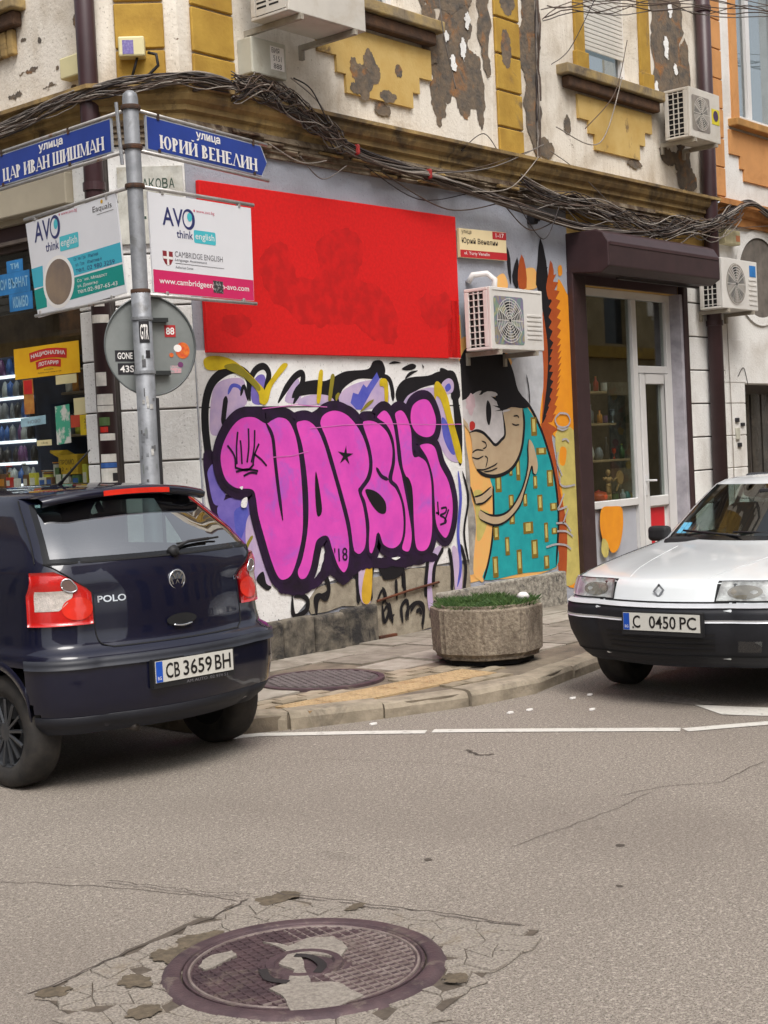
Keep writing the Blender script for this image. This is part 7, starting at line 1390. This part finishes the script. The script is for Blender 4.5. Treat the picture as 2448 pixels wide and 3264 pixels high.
for k, (x, y) in enumerate(MUD): MB().sheet(blob(x, y, (.1,.06,.05,.1,.08,.06,.07,.05)[k], (.06,.05,.07,.08,.09,.03,.05,.04)[k], k+3, 9, .34, 3), G0, .0115+.0003*k).build('dry_mud', K_mud, ROAD)
RM = thing('road_manhole', 'large round rusty brown manhole cover with raised grid in the road', 'manhole', (*BC, 0))
MB().lathe([(BR_-.055,.004),(BR_-.055,.016),(BR_-.045,.02),(BR_-.012,.02),(BR_,.014),(BR_+.01,.003)], (*BC, 0), n=64).build('frame', M_iron, RM, True)
MB().lathe([(0,.011),(BR_-.075,.011),(BR_-.07,.017),(BR_-.062,.017),(BR_-.06,.004)], (*BC, 0), n=64).build('cover', M_iron, RM)
MB().lathe([(BR_-.088,.0112),(BR_-.086,.0165),(BR_-.079,.0165),(BR_-.077,.0112)], (*BC, 0), n=64).build('cover_ring', M_iron2, RM)
an = R(72); ca2, sa2 = math.cos(an), math.sin(an); Rg = BR_-.095
for d_ in (0, 1):
    for k in range(-10, 11):
        o_ = .034*k; L = math.sqrt(max(0, Rg*Rg-o_*o_))
        for (t0, t1) in ((-L, -.12 if abs(o_) < .12 else 0), (.12 if abs(o_) < .12 else 0, L)):
            if t1-t0 < .03: continue
            p = lambda t: (BC[0]+(ca2*t-sa2*o_ if d_ == 0 else ca2*o_-sa2*t), BC[1]+(sa2*t+ca2*o_ if d_ == 0 else sa2*o_+ca2*t))
            a, b = p(t0), p(t1); dx, dy = b[0]-a[0], b[1]-a[1]; n_ = math.hypot(dx, dy); qx, qy = -dy/n_*.0035, dx/n_*.0035
            z0, z1 = .0112, .0165+.0004*d_
            obj('raised_rib', [(a[0]+qx,a[1]+qy,z0),(b[0]+qx,b[1]+qy,z0),(b[0]-qx,b[1]-qy,z0),(a[0]-qx,a[1]-qy,z0),(a[0]+qx*.6,a[1]+qy*.6,z1),(b[0]+qx*.6,b[1]+qy*.6,z1),(b[0]-qx*.6,b[1]-qy*.6,z1),(a[0]-qx*.6,a[1]-qy*.6,z1)], [(4,5,6,7),(0,1,5,4),(1,2,6,5),(2,3,7,6),(3,0,4,7)], M_iron2 if ((a[0]+b[0])/2-BC[0])*.65-((a[1]+b[1])/2-BC[1])*.76 > r_.uniform(-.1,.06) else M_iron, RM)
MB().lathe([(0,.0125),(.095,.0125),(.1,.02),(.125,.02),(.13,.0112)], (*BC, 0), n=32).build('centre_ring', M_iron, RM)
TAR = mat('tar_smear', srgb(146,138,128), rough=.85, scale=70, bmp=.5, bs=140, col2=srgb(116,108,100))
for k, q in enumerate(([(-3.950,-4.522),(-3.937,-4.631),(-3.842,-4.631),(-3.782,-4.695),(-3.839,-4.812),(-3.933,-4.861),(-3.946,-4.758),(-3.992,-4.743),(-4.061,-4.824),(-4.142,-4.929),(-4.092,-5.006),(-4.130,-5.139),(-4.237,-5.137),(-4.345,-5.041),(-4.283,-4.954),(-4.253,-4.856),(-4.181,-4.869),(-4.089,-4.808),(-4.075,-4.722),(-3.982,-4.675)], [(-4.241,-4.519),(-4.145,-4.476),(-4.074,-4.502),(-4.098,-4.550),(-4.180,-4.560),(-4.250,-4.559)])):
    MB().prism(rough_poly(q, .08, 2, k), G0, .012, .0195+.001*k).build('tar_smear', TAR, RM)
for pts in ([(-3.992,-4.715),(-3.974,-4.770),(-4.008,-4.853),(-4.070,-4.889)], [(-4.146,-4.719),(-4.195,-4.798),(-4.181,-4.869)]): MB().ribbon(spl(pts,5), .03, G0, .0212).build('lifting_slot', mat('slot_dark', srgb(44,38,38), rough=.9, bmp=0), RM)
# cracks and stains of the road
M_crk = mat('crack_dark', srgb(84,75,68), rough=.95, bmp=0)
for k, q in enumerate(([(-4.662,-4.231),(-4.259,-4.184),(-3.882,-4.157),(-3.579,-4.113)], [(-3.754,-3.451),(-3.695,-3.732),(-3.643,-3.933),(-3.570,-4.104)], [(-3.517,-4.154),(-3.442,-4.481),(-3.378,-4.794),(-3.327,-5.232)], [(-1.030,-3.185),(-1.124,-3.319),(-1.052,-3.407)], [(-3.982,-3.044),(-3.818,-3.432),(-3.683,-3.880),(-3.624,-4.137)], [(-4.682,-4.206),(-4.363,-4.247),(-3.962,-4.190),(-3.644,-4.157)], [(-1.539,-4.470),(-1.285,-4.547),(-1.065,-4.750),(-0.498,-4.716)], [(-2.515,-4.527),(-1.874,-4.577),(-1.336,-4.552)], [(-1.594,-2.623),(-1.350,-3.335),(-1.448,-4.046)])):
    r2 = random.Random(k); p = []
    for a, b in zip(q[:-1], q[1:]):
        for i in range(8): f = i/8; p.append((a[0]+(b[0]-a[0])*f+r2.uniform(-.012,.012), a[1]+(b[1]-a[1])*f+r2.uniform(-.012,.012)))
    MB().ribbon(p, (.008,.006,.009,.02,.004,.006,.004,.003,.003)[k], G0, .0125 if k < 3 else .0026).build('road_crack', M_crk, ROAD)
for k, (x, y) in enumerate([(-1.007,-5.055),(-2.839,-4.354),(-2.266,-4.910),(-2.743,-5.194),(-3.517,-4.804)]): MB().sheet(blob(x, y, (.09,.02,.02,.015,.02)[k], (.03,.02,.02,.015,.02)[k], k+33, 9, .12, 2), G0, .0022).build('oil_spot', M_crk, ROAD)
# ---------------------------------------------------------------- planter
PLC = [(1.190,-1.166),(0.928,-1.908),(1.516,-1.994)]; pc = ((PLC[0][0]+PLC[2][0])/2-.08, (PLC[0][1]+PLC[2][1])/2-.06)
PT = thing('concrete_planter', 'octagonal concrete planter of grass standing on the pavement', 'planter', (*pc, ZP))
M_pl = mat('planter_concrete', srgb(156,144,126), rough=.95, scale=40, bmp=1, bs=70, col2=srgb(112,100,88), grime=srgb(92,80,68), gs=2.6, glo=.48, ghi=.66)
def octa(r, z, rot=R(8)): return [(pc[0]+r*math.cos(rot+PI/8+i*PI/4), pc[1]+r*math.sin(rot+PI/8+i*PI/4), z) for i in range(8)]
V = []; prof = [(.37,ZP+.03),(.418,ZP+.055),(.43,ZP+.40),(.42,ZP+.435),(.365,ZP+.435),(.36,ZP+.38)]
for r, z in prof: V += octa(r, z)
F = [(i*8+j, i*8+(j+1)%8, (i+1)*8+(j+1)%8, (i+1)*8+j) for i in range(5) for j in range(8)] + [tuple(range(8))[::-1]]
o = obj('body', V, F, M_pl, PT)
bm = bmesh.new(); bm.from_mesh(o.data); bmesh.ops.bevel(bm, geom=[e for e in bm.edges if e.calc_face_angle(0) > .3], offset=.03, segments=3, affect='EDGES'); bm.to_mesh(o.data); bm.free()
V = octa(.34, ZP) + octa(.34, ZP+.035); obj('foot', V, [(j,(j+1)%8,(j+1)%8+8,j+8) for j in range(8)], M_under, PT)
obj('soil', octa(.38, ZP+.405), [tuple(range(8))], mat('soil', srgb(62,50,38), rough=.95, bmp=.6, bs=40), PT)
gv = []; gf = []; r_ = random.Random(8); GM = [mat('grass_a', (.045,.095,.02), rough=.6, bmp=0, scale=9, col2=(.035,.085,.018)), mat('grass_b', (.075,.125,.03), rough=.6, bmp=0, scale=9, col2=(.06,.11,.03))]
for gi in range(2):
    gv = []; gf = []
    for k in range(5200):
        a = r_.uniform(0, 2*PI); rr = .365*math.sqrt(r_.random()); x, y = pc[0]+rr*math.cos(a), pc[1]+rr*math.sin(a); h = r_.uniform(.02,.07)*(1.15 if math.sin(x*17)+math.cos(y*13) > .4 else .75); b = r_.uniform(0, 2*PI); wd = r_.uniform(.004,.008); le = r_.uniform(0,.08); d = r_.uniform(0, 2*PI)
        n = len(gv); z = ZP+.402; gv += [(x-wd*math.cos(b),y-wd*math.sin(b),z),(x+wd*math.cos(b),y+wd*math.sin(b),z),(x+le*.5*math.cos(d),y+le*.5*math.sin(d),z+h*.65),(x+le*math.cos(d),y+le*math.sin(d),z+h)]; gf += [(n,n+1,n+2),(n,n+2,n+3)]
    tag(obj('grass', gv, gf, GM[gi], PT), kind='stuff')
for k, (dx, dy, lab) in enumerate(((.1,-.33,'white crumpled paper lying in the grass of the planter'),)):
    tag(MB().lathe([(0,0),(.035,.005),(.05,.03),(.03,.055),(0,.06)], (pc[0]+dx, pc[1]+dy+.06, ZP+.44), (.3,.2,1), 9).build('paper_scrap', K_wl, None, True), lab, 'litter')
LT = [(-0.024,-2.761),(0.106,-2.815),(0.576,-2.834),(0.738,-2.862),(-0.705,-2.217),(0.286,-3.163)]
for k, (x, y) in enumerate(LT): tag(MB().prism(blob(x, y, .03, .016, k+60, 7, .2, 1), G0, .003, .012).build('litter_scrap', K_wl), ['white scrap of litter in the gutter below the planter', 'second white scrap in the gutter', 'white scrap near the front wheel of the white car', 'white scrap against the kerb by the white car', 'white scrap on the kerb edge beside the painted line', 'white scrap on the road under the white bumper'][k], 'litter', 'white scraps in the gutter')
# ---------------------------------------------------------------- houses round the crossing, seen as reflections in glass and paint
def far_house(label, fn, u0, u1, h, base, col, first):
    t = thing('opposite_house', label, 'building', base, 'houses round the crossing behind the camera')
    n = int((u1-u0-2)/3); nf = int((h-1)/3.4); m_w = mat('opposite_wall_'+first, srgb(*col), rough=.9, col2=srgb(*[x-26 for x in col]), scale=2)
    ops = [(u0+1.5+3*k, u0+2.7+3*k, 1+3.4*j, 3+3.4*j) for k in range(n) for j in range(nf)]
    wall_open('wall', fn, u0, u1, 0, h, ops, .2, m_w, t)
    for a, b, c, d in ops: MB().obox(fn, a, b, c, d, -.22, -.19).build('window', mat('opposite_glass', srgb(60,64,68), rough=.15, bmp=0), t)
    MB().obox(fn, u0, u1, 4.0, 4.3, .002, .2).build('cornice', M_ochre, t); MB().obox(fn, u0, u1, h-.2, h+.2, .002, .4).build('cornice', M_ochre, t)
    MB().obox(fn, u0, u1, h+.2, h+.3, -6, .4).build('roof', M_dkbrown, t)
far_house('ochre house across the street mirrored in the right shop glass', lambda u, z, o: (u, -12.5+o, z), -2, 50, 11, (14,-12.5,0), (178,158,120), 'ochre')
far_house('unseen grey house across the side street, added to darken reflections', lambda u, z, o: (-11+o, u, z), -2, 40, 11, (-11,14,0), (160,152,140), 'grey')  # out of view, added to darken reflections in glass and car paint
far_house('unseen cream house behind the camera, added to darken reflections', lambda u, z, o: (u, -20+o, z), -40, -6, 10, (-20,-20,0), (186,176,156), 'cream')  # also an unseen addition, so that panels facing back reflect less sky
